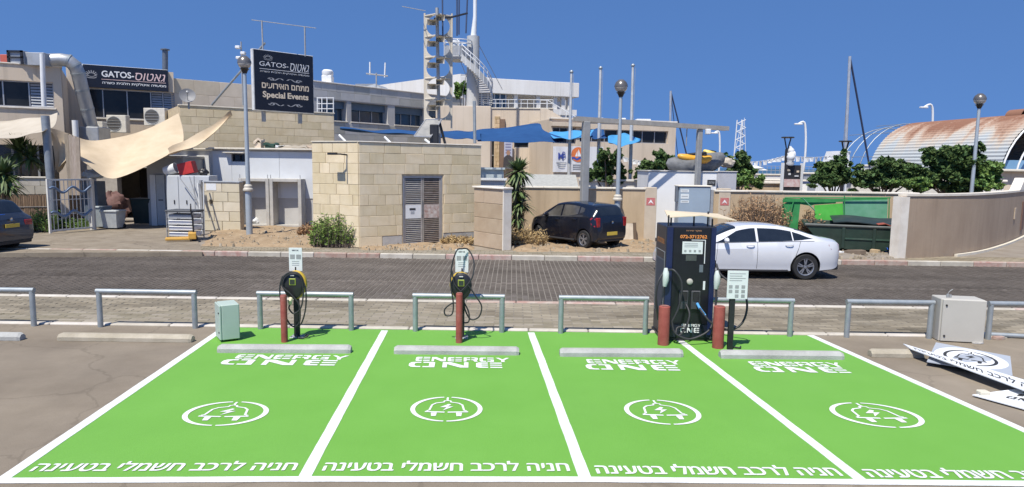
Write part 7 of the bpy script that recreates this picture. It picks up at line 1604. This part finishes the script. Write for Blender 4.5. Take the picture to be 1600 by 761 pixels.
# ================================================================ PLANTS
def leaf_mesh(blobs, n, size, rr, tone=(.75, 1.25), aspect=1.8, droop=.0, shell=.45):
    """many separate leaf faces spread through blobs (centre, radii)"""
    m_ = MB(); tot = sum(b[1].x * b[1].z for b in blobs)
    for c, r in blobs:
        k = int(n * r.x * r.z / tot); ph = rr.uniform(0, 6)
        for _ in range(k):
            d = Vector((rr.gauss(0, 1), rr.gauss(0, 1), rr.gauss(0, 1))).normalized(); rad = (rr.random() ** shell) * (1.25 if rr.random() < .12 else 1)
            rad *= 1 + .25 * math.sin(5 * d.x + ph) * math.sin(4 * d.z + 2 * ph)
            p = c + Vector((d.x * r.x, d.y * r.y, d.z * r.z)) * rad
            a = Vector((rr.gauss(0, 1), rr.gauss(0, 1), rr.gauss(0, .7) - droop)).normalized(); b = a.cross(Vector((rr.gauss(0, 1), rr.gauss(0, 1), rr.gauss(0, 1)))).normalized()
            s = size * rr.uniform(.7, 1.5); t = rr.uniform(*tone); h = rr.uniform(.85, 1.15); m_.col = (t * h, t, t * .9 / h)
            m_.add([p - a * s * aspect * .5, p + b * s * .5, p + a * s * aspect * .5, p - b * s * .5], [(0, 1, 2, 3)])
    return m_
def tree(lab, blobs_px, Y, base_px, n, size, mt=LEAFD, name='tree', seed=1, trunk_r=.08, cat='tree', grp=None):
    rr = random.Random(seed); base = P(base_px, 300, Y); base.z = -.05; t = thing(name, lab, cat, base, group=grp); blobs = []
    for x, y, rx, ry in blobs_px:
        k = Y / FPX; c = P(x, y, Y + rr.uniform(-.4, .4)); blobs.append((c, Vector((rx * k, min(rx, ry) * k * .9 + .2, ry * k))))
    kids = []
    for c, r in blobs:                                  # sprays round every clump: uneven outline, gaps between
        for _ in range(9):
            d = Vector((rr.gauss(0, 1), rr.gauss(0, .8), rr.gauss(0, 1) + .25)).normalized(); f = rr.uniform(.16, .42)
            kids.append((c + Vector((d.x * r.x, d.y * r.y, d.z * r.z)) * rr.uniform(.8, 1.5), Vector((r.x * f, r.y * f, r.z * f))))
    main, blobs = blobs, [(c, r * .66) for c, r in blobs] + kids
    tr = MB(); fork = Vector((base.x, Y, blobs[0][0].z * .45))
    tr.tube([base, (base + fork) / 2 + Vector((.05, 0, 0)), fork], [trunk_r * 1.3, trunk_r, trunk_r * .8], 8)
    for c, r in main: tr.tube(bez([fork, fork.lerp(c, .5) + Vector((0, 0, .15)), c], 3), [trunk_r * .7, trunk_r * .6, trunk_r * .5, trunk_r * .42, trunk_r * .35, trunk_r * .3, trunk_r * .2], 6)
    tr.build('trunk', BARK, t, 50); o = leaf_mesh(blobs, int(n * 2.1), size * .72, rr).build('crown', mt, t)
    return t
LEAF2 = M_('leaf_mid', (.10, .18, .042), .65, c2=(.15, .24, .07), scale=3, attr=True, spec=.3)
LEAFDD = M_('leaf_deep', (.050, .092, .028), .75, c2=(.080, .135, .042), scale=3, attr=True, spec=.3)
gt = 'leafy trees behind the walls'
tree('leafy tree in front of the white banners between the flagpoles', [(950, 262, 14, 22), (936, 268, 10, 14), (962, 250, 9, 12), (945, 243, 7, 8), (970, 275, 8, 10), (925, 272, 6, 9)], 31, 948, 2600, .13, LEAFDD, seed=2, grp=gt)
tree('broad leafy tree left of the white kiosk behind the wall', [(1022, 262, 22, 14), (1040, 258, 14, 11), (1003, 270, 12, 10), (1030, 243, 6, 9), (1050, 268, 9, 8)], 30.5, 1022, 2600, .13, LEAFDD, seed=3, grp=gt)
tree('dark tree just right of the kayaks behind the grey annexe', [(1152, 262, 15, 16), (1160, 252, 9, 12), (1143, 268, 10, 9), (1170, 275, 11, 9), (1129, 246, 5, 5)], 33, 1153, 2400, .13, LEAFDD, seed=4, grp=gt)
tree('bright green shrub right of the grey annexe', [(1165, 281, 16, 12), (1180, 285, 10, 8), (1150, 284, 10, 9)], 30, 1165, 1500, .1, LEAF2, 'shrub', seed=5, trunk_r=.04, cat='shrub')
tree('round tree left of the right-hand black tulip lamp', [(1300, 270, 18, 17), (1312, 257, 12, 14), (1286, 268, 14, 10), (1320, 276, 10, 12), (1294, 286, 24, 9), (1275, 280, 9, 8)], 31, 1302, 3000, .13, LEAFDD, seed=6, grp=gt)
tree('low spreading tree in front of the left end of the rusty hangar', [(1368, 272, 26, 15), (1392, 262, 20, 13), (1350, 279, 16, 10), (1405, 276, 20, 15), (1420, 262, 10, 6), (1380, 252, 9, 6), (1350, 288, 22, 8), (1390, 288, 26, 9), (1425, 284, 18, 10), (1340, 270, 8, 7)], 30.5, 1380, 5600, .13, LEAFDD, seed=7, grp=gt)
tree('largest tree in front of the rusty hangar beside the right street lamp', [(1478, 265, 30, 24), (1500, 250, 22, 20), (1462, 250, 14, 14), (1520, 240, 12, 12), (1455, 278, 22, 14), (1500, 280, 30, 14), (1483, 240, 9, 9), (1440, 270, 12, 9), (1450, 290, 26, 8), (1495, 291, 30, 8), (1448, 238, 6, 5), (1528, 256, 8, 8)], 30, 1482, 8200, .13, LEAFDD, seed=8, grp=gt)
tree('tree at the right end of the rusty hangar above the curved wall', [(1542, 275, 17, 16), (1530, 285, 14, 10), (1556, 268, 8, 9), (1548, 262, 9, 7), (1542, 290, 20, 7)], 29.6, 1542, 3200, .12, LEAF2, seed=9, grp=gt)
tree('small palm-like tuft on the white hall beside the stair tower', [(724, 140, 8, 8), (729, 137, 6, 7), (718, 146, 6, 6)], 47, 724, 500, .22, LEAF2, seed=10, grp=gt)
tree('low hedge clump at the far right behind the curved wall', [(1440, 287, 18, 7), (1415, 287, 14, 7)], 28.5, 1430, 1200, .11, LEAF2, 'shrub', seed=12, trunk_r=.03, cat='shrub')
# sword-leaved plants
def sword_plant(lab, px, ybase, heads, Y, n, L, seed, name='yucca', dead=0):
    rr = random.Random(seed); base = P(px, ybase, Y); base.z = ZS - .02; t = thing(name, lab, 'plant', base)
    tr = MB(); lv = MB(); dv = MB()
    for (hx, hy, k) in heads:
        c = P(hx, hy, Y); tr.tube(bez([base, base.lerp(c, .5) + Vector((rr.uniform(-.05, .05), 0, 0)), c], 4), [.09, .085, .08, .075, .07, .065, .06, .055, .05], 8)
        for i in range(int(n * k)):
            az = rr.uniform(0, 2 * math.pi); el = rr.uniform(-.5, 1.35); l = L * rr.uniform(.7, 1.1) * k ** .3; d = Vector((math.cos(az) * math.cos(el), math.sin(az) * math.cos(el), math.sin(el))); side = d.cross(Vector((0, 0, 1))).normalized() * .028 * (1 + l)
            p = [c + d * l * f + Vector((0, 0, -.35 * l * f * f * (1 - el * .4))) for f in (0, .4, .75, 1)]
            tn = rr.uniform(.7, 1.3); lv.col = (tn, tn, tn * .9)
            lv.add([p[0] - side * .7, p[0] + side * .7, p[1] - side, p[1] + side, p[2] - side * .7, p[2] + side * .7, p[3]], [(0, 1, 3, 2), (2, 3, 5, 4), (4, 5, 6)])
    tr.build('stem', BARK, t, 50); lv.build('leaves', M_('sword_leaf', (.07, .11, .038), .6, c2=(.105, .15, .055), scale=3, attr=True), t)
    if dead:
        for i in range(dead):
            z = rr.uniform(.25, .95); c = base.lerp(P(heads[0][0], heads[0][1], Y), z); az = rr.uniform(0, 2 * math.pi); l = L * .7; d = Vector((math.cos(az) * .35, math.sin(az) * .35, -1)).normalized(); s_ = Vector((-math.sin(az), math.cos(az), 0)) * .025; tn = rr.uniform(.6, 1.2); dv.col = (tn, tn, tn)
            o_ = Vector((math.cos(az), math.sin(az), 0)) * .07; dv.add([c + o_ - s_, c + o_ + s_, c + o_ * 2.4 + d * l * .5 + s_, c + o_ * 2.4 + d * l * .5 - s_, c + o_ * 2 + d * l], [(0, 1, 2, 3), (3, 2, 4)])
        dv.build('dead_leaves', M_('dead_leaf', (.10, .115, .05), .8, c2=(.20, .16, .09), scale=3, attr=True), t)
    return t
sword_plant('tall yucca standing right of the low wing wall', 808, 386, [(810, 268, 1), (806, 296, .8), (813, 318, .7), (808, 340, .5)], 23.6, 170, .68, 3, dead=160)
sword_plant('dracaena with spiky crowns behind the low block wall at left', 34, 300, [(30, 238, 1), (48, 246, .7)], 27, 150, .95, 4, 'dracaena')
sword_plant('dark spiky plant at the left edge above the dark grey SUV', 2, 330, [(6, 272, 1), (-4, 288, .9), (14, 290, .6)], 24.6, 150, .8, 5, 'dracaena')
# bush with upright shoots by the substation, weeds, dry brush
def shoots(lab, x0, x1, yb, yt, Y, n, mt, seed, name='bush', lean=.25, wd=.012, leaf=True, cat='bush', tonev=(.7, 1.3)):
    rr = random.Random(seed); a, b = P(x0, yb, Y), P(x1, yb, Y); hmax = P(x0, yt, Y).z; c = (a + b) / 2; t = thing(name, lab, cat, (c.x, c.y, ZS)); m_ = MB(); st = MB()
    for i in range(n):
        u = rr.random(); x = a.x + (b.x - a.x) * u; y = Y + rr.uniform(-.35, .35); h = hmax * rr.uniform(.35, 1) * (.45 + .55 * math.sin(math.pi * min(1, max(0, u * .9 + .05))) ** .7)
        p = Vector((x, y, ZS)); d = Vector((rr.gauss(0, lean), rr.gauss(0, lean), 1)).normalized(); tip = p + d * h; st.tube([p, p.lerp(tip, .5) + Vector((rr.uniform(-.03, .03), 0, 0)), tip], [wd, wd * .7, wd * .3], 4, False)
        if leaf:
            for k in range(14):
                q = p.lerp(tip, rr.uniform(.12, 1)); e = Vector((rr.gauss(0, 1), rr.gauss(0, 1), rr.uniform(.2, 1.2))).normalized(); s = e.cross(Vector((rr.gauss(0, 1), rr.gauss(0, 1), 0))).normalized() * .018; l = rr.uniform(.08, .17); tn = rr.uniform(*tonev); m_.col = (tn, tn, tn * .85)
                m_.add([q, q + e * l * .5 + s, q + e * l, q + e * l * .5 - s], [(0, 1, 2, 3)])
    st.build('stems', BARK if leaf else mt, t)
    if leaf: m_.build('leaves', mt, t)
    return t
shoots('green bush with upright shoots at the left foot of the substation', 489, 560, 384, 330, 22.3, 380, M_('bush_green', (.13, .21, .04), .75, c2=(.20, .29, .07), scale=3, attr=True), 3, lean=.2)
STRAW = M_('straw', (.36, .25, .13), .9, c2=(.48, .35, .2), scale=3, attr=True); BRUSH = M_('dry_brush', (.30, .17, .10), .9, c2=(.42, .27, .17), scale=3, attr=True)
shoots('dry reddish brush growing along the wall behind the white sedan', 1148, 1222, 372, 296, 24.6, 420, BRUSH, 4, 'dry_brush', .16, .012, True, 'brush')
shoots('dry brush tuft behind the green screens', 1248, 1276, 378, 326, 24.9, 120, BRUSH, 5, 'dry_brush', .15, .012, True, 'brush')
shoots('dry weeds around the foot of the yucca', 790, 850, 384, 352, 23.2, 160, STRAW, 6, 'dry_weeds', .4, .01, True, 'weeds')
shoots('low dry weeds along the base of the substation doors', 692, 738, 382, 366, 23.4, 110, STRAW, 7, 'dry_weeds', .5, .008, True, 'weeds')
shoots('green grass strip behind the dark grey SUV', 50, 80, 352, 326, 25.4, 200, LEAF2, 8, 'grass_tuft', .3, .008, True, 'grass')
shoots('grass tufts at the foot of the barred gate', 84, 140, 362, 340, 26.9, 180, LEAF2, 9, 'grass_tuft', .4, .008, True, 'grass')
shoots('thin dry weeds on the dirt right of the niches', 470, 492, 378, 350, 25.5, 60, BRUSH, 10, 'dry_weeds', .3, .008, True, 'weeds')
shoots('dry weeds at the foot of the curved wall', 1400, 1440, 402, 390, 22.0, 60, STRAW, 11, 'dry_weeds', .5, .008, True, 'weeds')
shoots('dry weeds under the beige wall left of the hatchback', 815, 836, 380, 360, 24.8, 70, STRAW, 12, 'dry_weeds', .5, .008, True, 'weeds')

# ================================================================ MARINA beyond the wall
# flagpoles
for k, (x, yt, yb, lab) in enumerate(((893, 113, 300, 'left flagpole'), (938.5, 107, 300, 'middle flagpole'), (989, 103, 300, 'right flagpole'))):
    a, b = P(x - 5, yb, 34), P(x, yt, 34); t = thing('flagpole', 'bare tall white %s behind the boundary wall' % lab, 'flagpole', (a.x, a.y, 0), group='flagpoles'); q = MB(); q.tube([(a.x, 34, -.1), (b.x, 34, b.z)], [.1, .06], 10); q.build('pole', M_('pole_pale', (.52, .52, .50), .5, .2), t, 40); q = MB(); q.lathe([(0, .12), (.09, .06), (.1, 0), (.06, -.05)], (b.x, 34, b.z), seg=10); q.build('finial', GALV, t, 50)
    q = MB(); q.tube([(b.x + .1, 33.9, b.z - .1), (b.x + .1, 33.9, 1.2)], .01, 4); q.build('halyard', GALVD, t)
# black tulip lamps
for x, yt, lab in ((1231, 215, 'left black tulip-topped lamp beside the flower totem'), (1321, 221, 'right black tulip-topped lamp below the tall boat mast')):
    a = P(x, yt, 36); t = thing('tulip_lamp', lab, 'street lamp', (a.x, 36, 0), group='tulip lamps'); h = a.z
    q = MB(); q.tube([(a.x - .05, 36, -.1), (a.x, 36, h - .6)], .1, 10); q.build('pole', BLACK, t, 40)
    for k in range(4): an = 2 * math.pi * k / 4 + .4; q = MB(); q.tube([(a.x, 36, h - .75), (a.x + math.cos(an) * .22, 36 + math.sin(an) * .22, h - .02)], .035, 6); q.build('arm', BLACK, t)
    q = MB(); q.lathe([(0, .05), (.3, .04), (.34, 0), (.3, -.03), (0, -.03)], (a.x, 36, h), seg=20); q.build('disc', BLACK, t, 40)
# white road lights
for x, yt, ax_, Y, lab in ((1258, 195, -11, 60, 'slim white light pole beside the flower totem'), (1457, 169, -14, 60, 'slim white light pole above the rusty hangar'), (1124, 209, -8, 70, 'slim white light pole far behind the kayaks')):
    a = P(x, yt, Y); b = P(x + ax_, yt - 1, Y); t = thing('light_pole', lab, 'light pole', (a.x, Y, 0), group='white light poles'); q = MB(); q.tube(bez([(a.x - (.5 if ax_ == -11 else .0), Y, -.1), (a.x + .15, Y, a.z * .5), (a.x, Y, a.z), (b.x, Y, b.z)], 6), .09, 8); q.build('pole', WHITE, t, 40); q = MB(); q.box(b.x - .3, b.x + .35, Y - .15, Y + .15, b.z - .06, b.z + .08, .03); q.build('head', WHITE, t)
# masts of moored boats
def boat(px, ytop, yhull, Y, L, lab, mast_r, stays, seed, hullm=WHITE):
    a = P(px, ytop, Y); t = thing('sailboat', lab, 'boat', (a.x, Y, -1.0), group='moored sailboats'); zd = .9
    m_ = MB(); n, k = 16, 6
    def fn(u, v):
        x = 2 * u - 1; w = (1 - max(0, x) ** 2.2) ** .8 * (1 - max(0, -x) ** 5 * .4) * L * .16; s = math.cos(math.pi * v); return (a.x + x * L / 2, Y + s * w, zd - .95 * math.sin(math.pi * v) ** .6)
    m_.grid(n, 12, fn); m_.build('hull', hullm, t, 50)
    m_ = MB(); m_.add([(a.x + (2 * i / n - 1) * L / 2, Y - fn(i / n, 0)[1] + Y if False else Y + (fn(i / n, 0)[1] - Y) * s, zd) for s in (1, -1) for i in range(n + 1)], [(i, i + 1, n + 2 + i, n + 1 + i) for i in range(n)]); m_.build('deck', SAILW, t)
    m_ = MB(); m_.box(a.x - L * .22, a.x + L * .12, Y - .55, Y + .55, zd, zd + .45, .1); m_.build('cabin', WHITE, t)
    m_ = MB(); m_.tube([(P(px - mast_r[1], 290, Y).x, Y, zd), (a.x, Y, a.z)], mast_r[0], 8); m_.build('mast', M_('mast_alu', (.46, .48, .50), .4, .4), t, 40)
    m_ = MB(); m_.tube([(a.x, Y, zd + 1.1), (a.x - L * .35, Y, zd + 1.0)], .07, 8); m_.build('boom', M_('boom_navy', (.03, .05, .12), .6), t)
    for (sx, sy, w, mt) in stays: m_ = MB(); m_.tube([a, P(sx, sy, Y + .5)], w, 5); m_.build('stay', mt, t)
NAVY = M_('stay_navy', (.02, .03, .07), .6)
boat(1328, 88, 250, 42, 9, 'sailboat with the tallest mast and a furled navy headsail', (.085, 9), [(1359, 262, .06, NAVY), (1314, 275, .015, GALVD)], 1)
boat(1048, 142, 250, 55, 9, 'sailboat whose mast rises behind the right end of the beige office', (.09, 2), [(1080, 270, .06, NAVY), (1062, 270, .03, NAVY)], 2)
t = thing('lattice_mast', 'white lattice mast rising behind the trees right of the kayaks', 'mast', P(1157, 262, 60))
tp, bt = P(1159, 187, 60), P(1154, 262, 60)
for dx in (-.45, 0, .45): q = MB(); q.tube([(bt.x + dx, 60 + abs(dx), 0), (tp.x + dx * .55, 60 + abs(dx), tp.z)], .05, 5); q.build('leg', WHITE, t)
for k in range(12): f0, f1 = k / 12, (k + 1) / 12; q = MB(); s = 1 if k % 2 else -1; q.tube([(bt.x + (tp.x - bt.x) * f0 - s * .4, 60, bt.z + (tp.z - bt.z) * f0), (bt.x + (tp.x - bt.x) * f1 + s * .35, 60, bt.z + (tp.z - bt.z) * f1)], .035, 5); q.build('brace', WHITE, t)
for a, b in (((1160, 188), (1140, 270)), ((1163, 184), (1166, 262))): q = MB(); q.tube([P(*a, 60), P(*b, 60)], .025, 4); q.build('stay', WHITE, t)
# flower totem
ft = facp(1223, 33, 1253, 33.3); r = ft.rect(1224, 241, 1252, 292); t = thing('poster_totem', 'white-framed totem with photo prints behind the wall', 'totem', M=ft.M); ztp = ft.uz(1238, 258)[1]
for u in (0, ft.L): q = MB(ft.M); q.box(u - .06, u + .06, -.05, .05, 0, ztp + .1); q.build('upright', WHITE, t)
q = MB(ft.M); q.box(.07, ft.L - .07, -.02, .02, 1.0, ztp); q.build('board', M_('totem_dark', (.035, .035, .04), .5), t)
u0, u1, z0, z1 = ft.rect(1226, 280, 1250, 292); q = MB(ft.M); q.box(.1, ft.L - .1, -.05, -.021, z0, z1); pb_ = q.build('lower_print', M_('print_pink', (.55, .30, .28), .6, c2=(.75, .68, .64), scale=5), t)
for k, (x, y, w, h) in enumerate(((1232, 266, 5, 3), (1233, 272, 4, 3), (1246, 268, 4, 3), (1244, 275, 7, 2))):
    u, z = ft.uz(x, y); q = MB(ft.M); q.box(u - w / 64, u + w / 64, -.04, -.021, z - h / 64, z + h / 64); q.build('print', (SAILW, WHITE, CREAMP, WHITE)[k], t)
u, z = ft.uz(1235, 250); q = MB(ft.M); q.tube(bez([(u, 0, ztp), (u - .05, -.1, ztp + .5), (u + .05, 0, z + .3), (u - .05, 0, z + .65)], 5), [.16, .2, .14, .18, .2, .12, .1, .16, .2, .15, .1, .13, .16, .12, .06, .05], 8); q.build('figure_top', WHITE, t, 60)
# bunting: strings of little flags
def bunting(lab, a, b, Y, n, sag):
    p, q_ = P(*a, Y), P(*b, Y); t = thing('bunting', lab, 'bunting', p); m_ = MB(); pts = [p.lerp(q_, k / n) + Vector((0, 0, -sag * 4 * (k / n) * (1 - k / n))) for k in range(n + 1)]; m_.tube(pts, .012, 4); m_.build('string', WHITE, t)
    q = MB(); q.add([(-.14, 0, 0), (.14, 0, 0), (.12, .03, -.26), (-.1, -.02, -.28)], [(0, 1, 2, 3)]); me = q.build('flag', WHITE, mesh_only=True)
    for k in range(n): c = (pts[k] + pts[k + 1]) / 2; inv = ROOTM[t.name].inverted() @ c; child('flag', me, t, inv, random.uniform(-.6, .6), (random.uniform(.6, 1.2), 1, random.uniform(.6, 1.2)))
bunting('string of white flags from the kiosk to the flower totem', (1120, 245), (1236, 240), 38, 16, .35)
bunting('string of white flags from the flower totem to the tall boat mast', (1236, 243), (1330, 236), 38, 13, .2)
bunting('string of white flags over the tree left of the kiosk', (960, 240), (1060, 246), 36, 14, .3)
# promenade: low white walls, umbrellas, railing
for x0, y0, x1, y1, Y, lab, nm in ((1172, 272, 1222, 283, 62, 'low cream promenade wall at the sea front', 'promenade_wall'), (1196, 281, 1262, 290, 46, 'white terrace wall behind the flower totem', 'terrace_wall'), (1255, 270, 1300, 288, 50, 'low grey quay building behind the trees', 'quay_building'), (1345, 258, 1410, 275, 52, 'white boat shed wall below the hangar arches', 'boat_shed'), (1330, 281, 1570, 296, 33, 'long pale wall behind the right-hand trees', 'rear_wall'), (1140, 284, 1230, 298, 34, 'tan terrace wall just behind the boundary wall', 'terrace_wall')):
    a, b = P(x0, y1, Y), P(x1, y0, Y); t = thing(nm, lab, 'wall', (a.x, Y, 0)); q = MB(); q.box(a.x, b.x, Y, Y + .5, -.2, b.z - .12); q.build('wall', GREYM if 'quay' in nm else (STUC if 'tan' in lab else PLASTW), t); q = MB(); q.box(a.x - .1, b.x + .1, Y - .1, Y + .6, b.z - .12, b.z, .03); q.build('coping', COPE, t)
for x, y, lab in ((1178, 262, 'left white beach umbrella by the sea rail'), (1184, 265, 'right white beach umbrella by the sea rail')):
    c = P(x, y, 66); t = thing('beach_umbrella', lab, 'umbrella', (c.x, 66, 0), group='beach umbrellas'); q = MB(); q.lathe([(0, .25), (.5, .12), (.95, -.05), (.9, -.07), (0, .15)], c, seg=12); q.build('canopy', WHITE, t, 30); q = MB(); q.tube([(c.x, 66, 0), (c.x, 66, c.z)], .04, 6); q.build('pole', WHITE, t)
a, b = P(1166, 259, 80), P(1330, 259, 80); t = thing('sea_railing', 'dark thin railing along the sea front', 'railing', (a.x, 80, 0))
for k in range(26): x = a.x + (b.x - a.x) * k / 25; q = MB(); q.tube([(x, 80, 0), (x, 80, a.z)], .03, 5); q.build('post', GREYM, t)
for z in (a.z, a.z - .5): q = MB(); q.tube([(a.x, 80, z), (b.x, 80, z)], .025, 5); q.build('rail', GREYM, t)
# white bridge deck of a motor yacht behind the trees
c = P(1309, 258, 44); t = thing('yacht_bridge', 'white yacht superstructure left of the right tulip lamp', 'boat', (c.x, 44, 0)); zc0 = P(1309, 236, 44).z
q = MB(); q.prism([(c.x - .8, 44, .5), (c.x + .9, 44, .5), (c.x + .7, 44, zc0), (c.x - .1, 44, zc0), (c.x - .5, 44, zc0 - 1.2)], (0, 1.5, 0)); q.build('superstructure', WHITE, t); q = MB(); q.box(c.x - .3, c.x + .6, 43.96, 43.99, zc0 - .9, zc0 - .5); q.build('window', GLASS, t)

# ---------------------------------------------------------------- rusty barrel-roofed hangar
A_ = P(1357, 262, 55); B_h = P(1562, 262, 43); ax_d = Vector((B_h.x - A_.x, B_h.y - A_.y, 0)); Lh = ax_d.length; ax_d.normalize(); pn = Vector((-ax_d.y, ax_d.x, 0)); Rr = 4.4; ze = 2.2
Mh = Matrix(((ax_d.x, pn.x, 0, A_.x), (ax_d.y, pn.y, 0, A_.y), (0, 0, 1, 0), (0, 0, 0, 1)))
t = thing('hangar', 'barrel-roofed hangar of rusty corrugated sheet behind the trees', 'hangar', M=Mh)
rm = bpy.data.materials.new('rusty_corrugated'); rm.use_nodes = True; N = rm.node_tree.nodes; Lk = rm.node_tree.links; bs = N['Principled BSDF']; bs.inputs['Roughness'].default_value = .75
tc = N.new('ShaderNodeTexCoord'); sp = N.new('ShaderNodeSeparateXYZ'); Lk.new(tc.outputs['Object'], sp.inputs[0]); mp = N.new('ShaderNodeMapping'); mp.inputs['Scale'].default_value = (1.0, .35, .25); Lk.new(tc.outputs['Object'], mp.inputs[0])
nz = N.new('ShaderNodeTexNoise'); nz.inputs['Scale'].default_value = .8; nz.inputs['Detail'].default_value = 9; nz.inputs['Roughness'].default_value = .65; Lk.new(mp.outputs[0], nz.inputs[0])
mr = N.new('ShaderNodeMapRange'); mr.inputs[1].default_value = 4.0; mr.inputs[2].default_value = 6.5; mr.inputs[3].default_value = -.16; mr.inputs[4].default_value = .34; Lk.new(sp.outputs[2], mr.inputs[0])
ad_ = N.new('ShaderNodeMath'); ad_.operation = 'ADD'; Lk.new(nz.outputs[0], ad_.inputs[0]); Lk.new(mr.outputs[0], ad_.inputs[1])
rp = N.new('ShaderNodeValToRGB'); e = rp.color_ramp.elements; e[0].position = .40; e[0].color = (.42, .45, .45, 1); e[1].position = .80; e[1].color = (.25, .12, .07, 1); e2 = e.new(.56); e2.color = (.50, .44, .36, 1); e3 = e.new(.66); e3.color = (.42, .28, .195, 1)
Lk.new(ad_.outputs[0], rp.inputs[0]); Lk.new(rp.outputs[0], bs.inputs['Base Color'])
na = 210
def arch(u, v):
    an = math.pi * v; rr_ = Rr + .025 * math.sin(v * na / 2 * math.pi); return (Lh * u, Rr - math.cos(an) * rr_, ze + math.sin(an) * rr_)
q = MB(Mh); q.slab(8, na * 2, arch, (0, 0, -.03)); q.build('barrel_roof', rm, t, 30)
q = MB(Mh); q.box(0.3, Lh - .3, .1, .3, -.1, ze + .05); q.build('side_wall', M_('hangar_blue', (.17, .34, .52), .6, c2=(.22, .40, .58), scale=1.2, dirt=.25, dirtc=(.3, .3, .3)), t)
n = 20; HB = MATS['hangar_blue']
q = MB(Mh); q.quad((Lh - .25, .3, -.1), (Lh - .25, 2 * Rr - .3, -.1), (Lh - .25, 2 * Rr - .3, ze + 1.3), (Lh - .25, .3, ze + 1.3)); q.build('end_wall', HB, t)
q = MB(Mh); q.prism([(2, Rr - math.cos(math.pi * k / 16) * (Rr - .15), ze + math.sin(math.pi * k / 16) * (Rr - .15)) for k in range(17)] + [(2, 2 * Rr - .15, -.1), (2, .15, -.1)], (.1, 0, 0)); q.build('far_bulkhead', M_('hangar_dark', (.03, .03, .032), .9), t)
for off_ in (0, .8):
    q = MB(Mh); q.tube([(Lh + .05 + off_ * .3, Rr - math.cos(math.pi * k / n) * (Rr - .1 - off_), ze + math.sin(math.pi * k / n) * (Rr - .1 - off_)) for k in range(n + 1)], .06, 6); q.build('end_arch', WHITE, t, 60)
for k in range(3):                                     # bare hoops at the far end
    q = MB(Mh); x = -1.2 - 1.3 * k; q.tube([(x, Rr - math.cos(math.pi * i / n) * Rr, ze + math.sin(math.pi * i / n) * Rr * (1 - .03 * k)) for i in range(n + 1)], .035, 6); q.build('bare_hoop', GALV, t, 60)
for v in (.12, .3, .5): an = math.pi * v; q = MB(Mh); q.tube([(-5.2, Rr - math.cos(an) * Rr, ze + math.sin(an) * Rr), (0, Rr - math.cos(an) * Rr, ze + math.sin(an) * Rr)], .025, 5); q.build('purlin', GALV, t)
q = MB(Mh); q.lathe([(.5, 0), (.5, 1.2), (.45, 1.2), (.45, 0)], (Lh * .72, Rr - .5, ze + Rr - .15), (1, 0, 0), 16); q.build('ridge_vent', rm, t, 40)
f = facp(1566, 36, 1640, 35); t = thing('marina_store', 'low beige store below the blue hangar end at the right edge', 'building', M=f.M); zz_ = f.uz(1585, 268)[1]
q = MB(f.M); q.box(0, f.L, 0, 3, -.1, zz_, .02); q.build('wall', PLAST, t); q = MB(f.M); q.box(-.1, f.L, -.4, 3.1, zz_, zz_ + .12, .02); q.build('roof_slab', COPE, t)

# ================================================================ loose bits near the camera
bag(1150, 302, .3, SAILW, 'pale sack on the low wall behind the annexe', seed=31).location = P(1136, 262, 29)

for k, (pp, n, lab) in enumerate((((330, 500, 358, 383), 260, 'loose tan stones on the dirt in front of the concrete niches'), ((800, 1015, 372, 392), 260, 'loose tan stones on the dirt around the hatchback'), ((570, 735, 382, 390), 90, 'loose tan stones along the foot of the substation'), ((1290, 1420, 392, 405), 120, 'loose tan stones in front of the skip'))):
    rr = random.Random(50 + k); q = MB()
    for _ in range(n):
        p = G(rr.uniform(pp[0], pp[1]), rr.uniform(pp[2], pp[3]), ZS + .03); r_ = rr.uniform(.015, .06) * (1 if rr.random() < .9 else 1.8); tn = rr.uniform(.5, 1.25); q.col = (tn, tn, tn * .95); a0 = rr.uniform(0, 6)
        vs = [(p.x + math.cos(a0 + 1.257 * i) * r_ * rr.uniform(.7, 1.1), p.y + math.sin(a0 + 1.257 * i) * r_ * rr.uniform(.6, 1), ZS - .02) for i in range(5)]; vs += [(x_ * .6 + p.x * .4, y_ * .6 + p.y * .4, ZS + .045 + r_ * rr.uniform(.5, .9)) for x_, y_, _z in vs]
        q.add(vs, [(5, 6, 7, 8, 9)] + [(i, (i + 1) % 5, 5 + (i + 1) % 5, 5 + i) for i in range(5)])
    o = q.build('gravel', M_('gravel_tan', (.30, .24, .17), .95, c2=(.42, .36, .28), scale=5, attr=True)); tag(o, lab, 'gravel', kind='stuff')
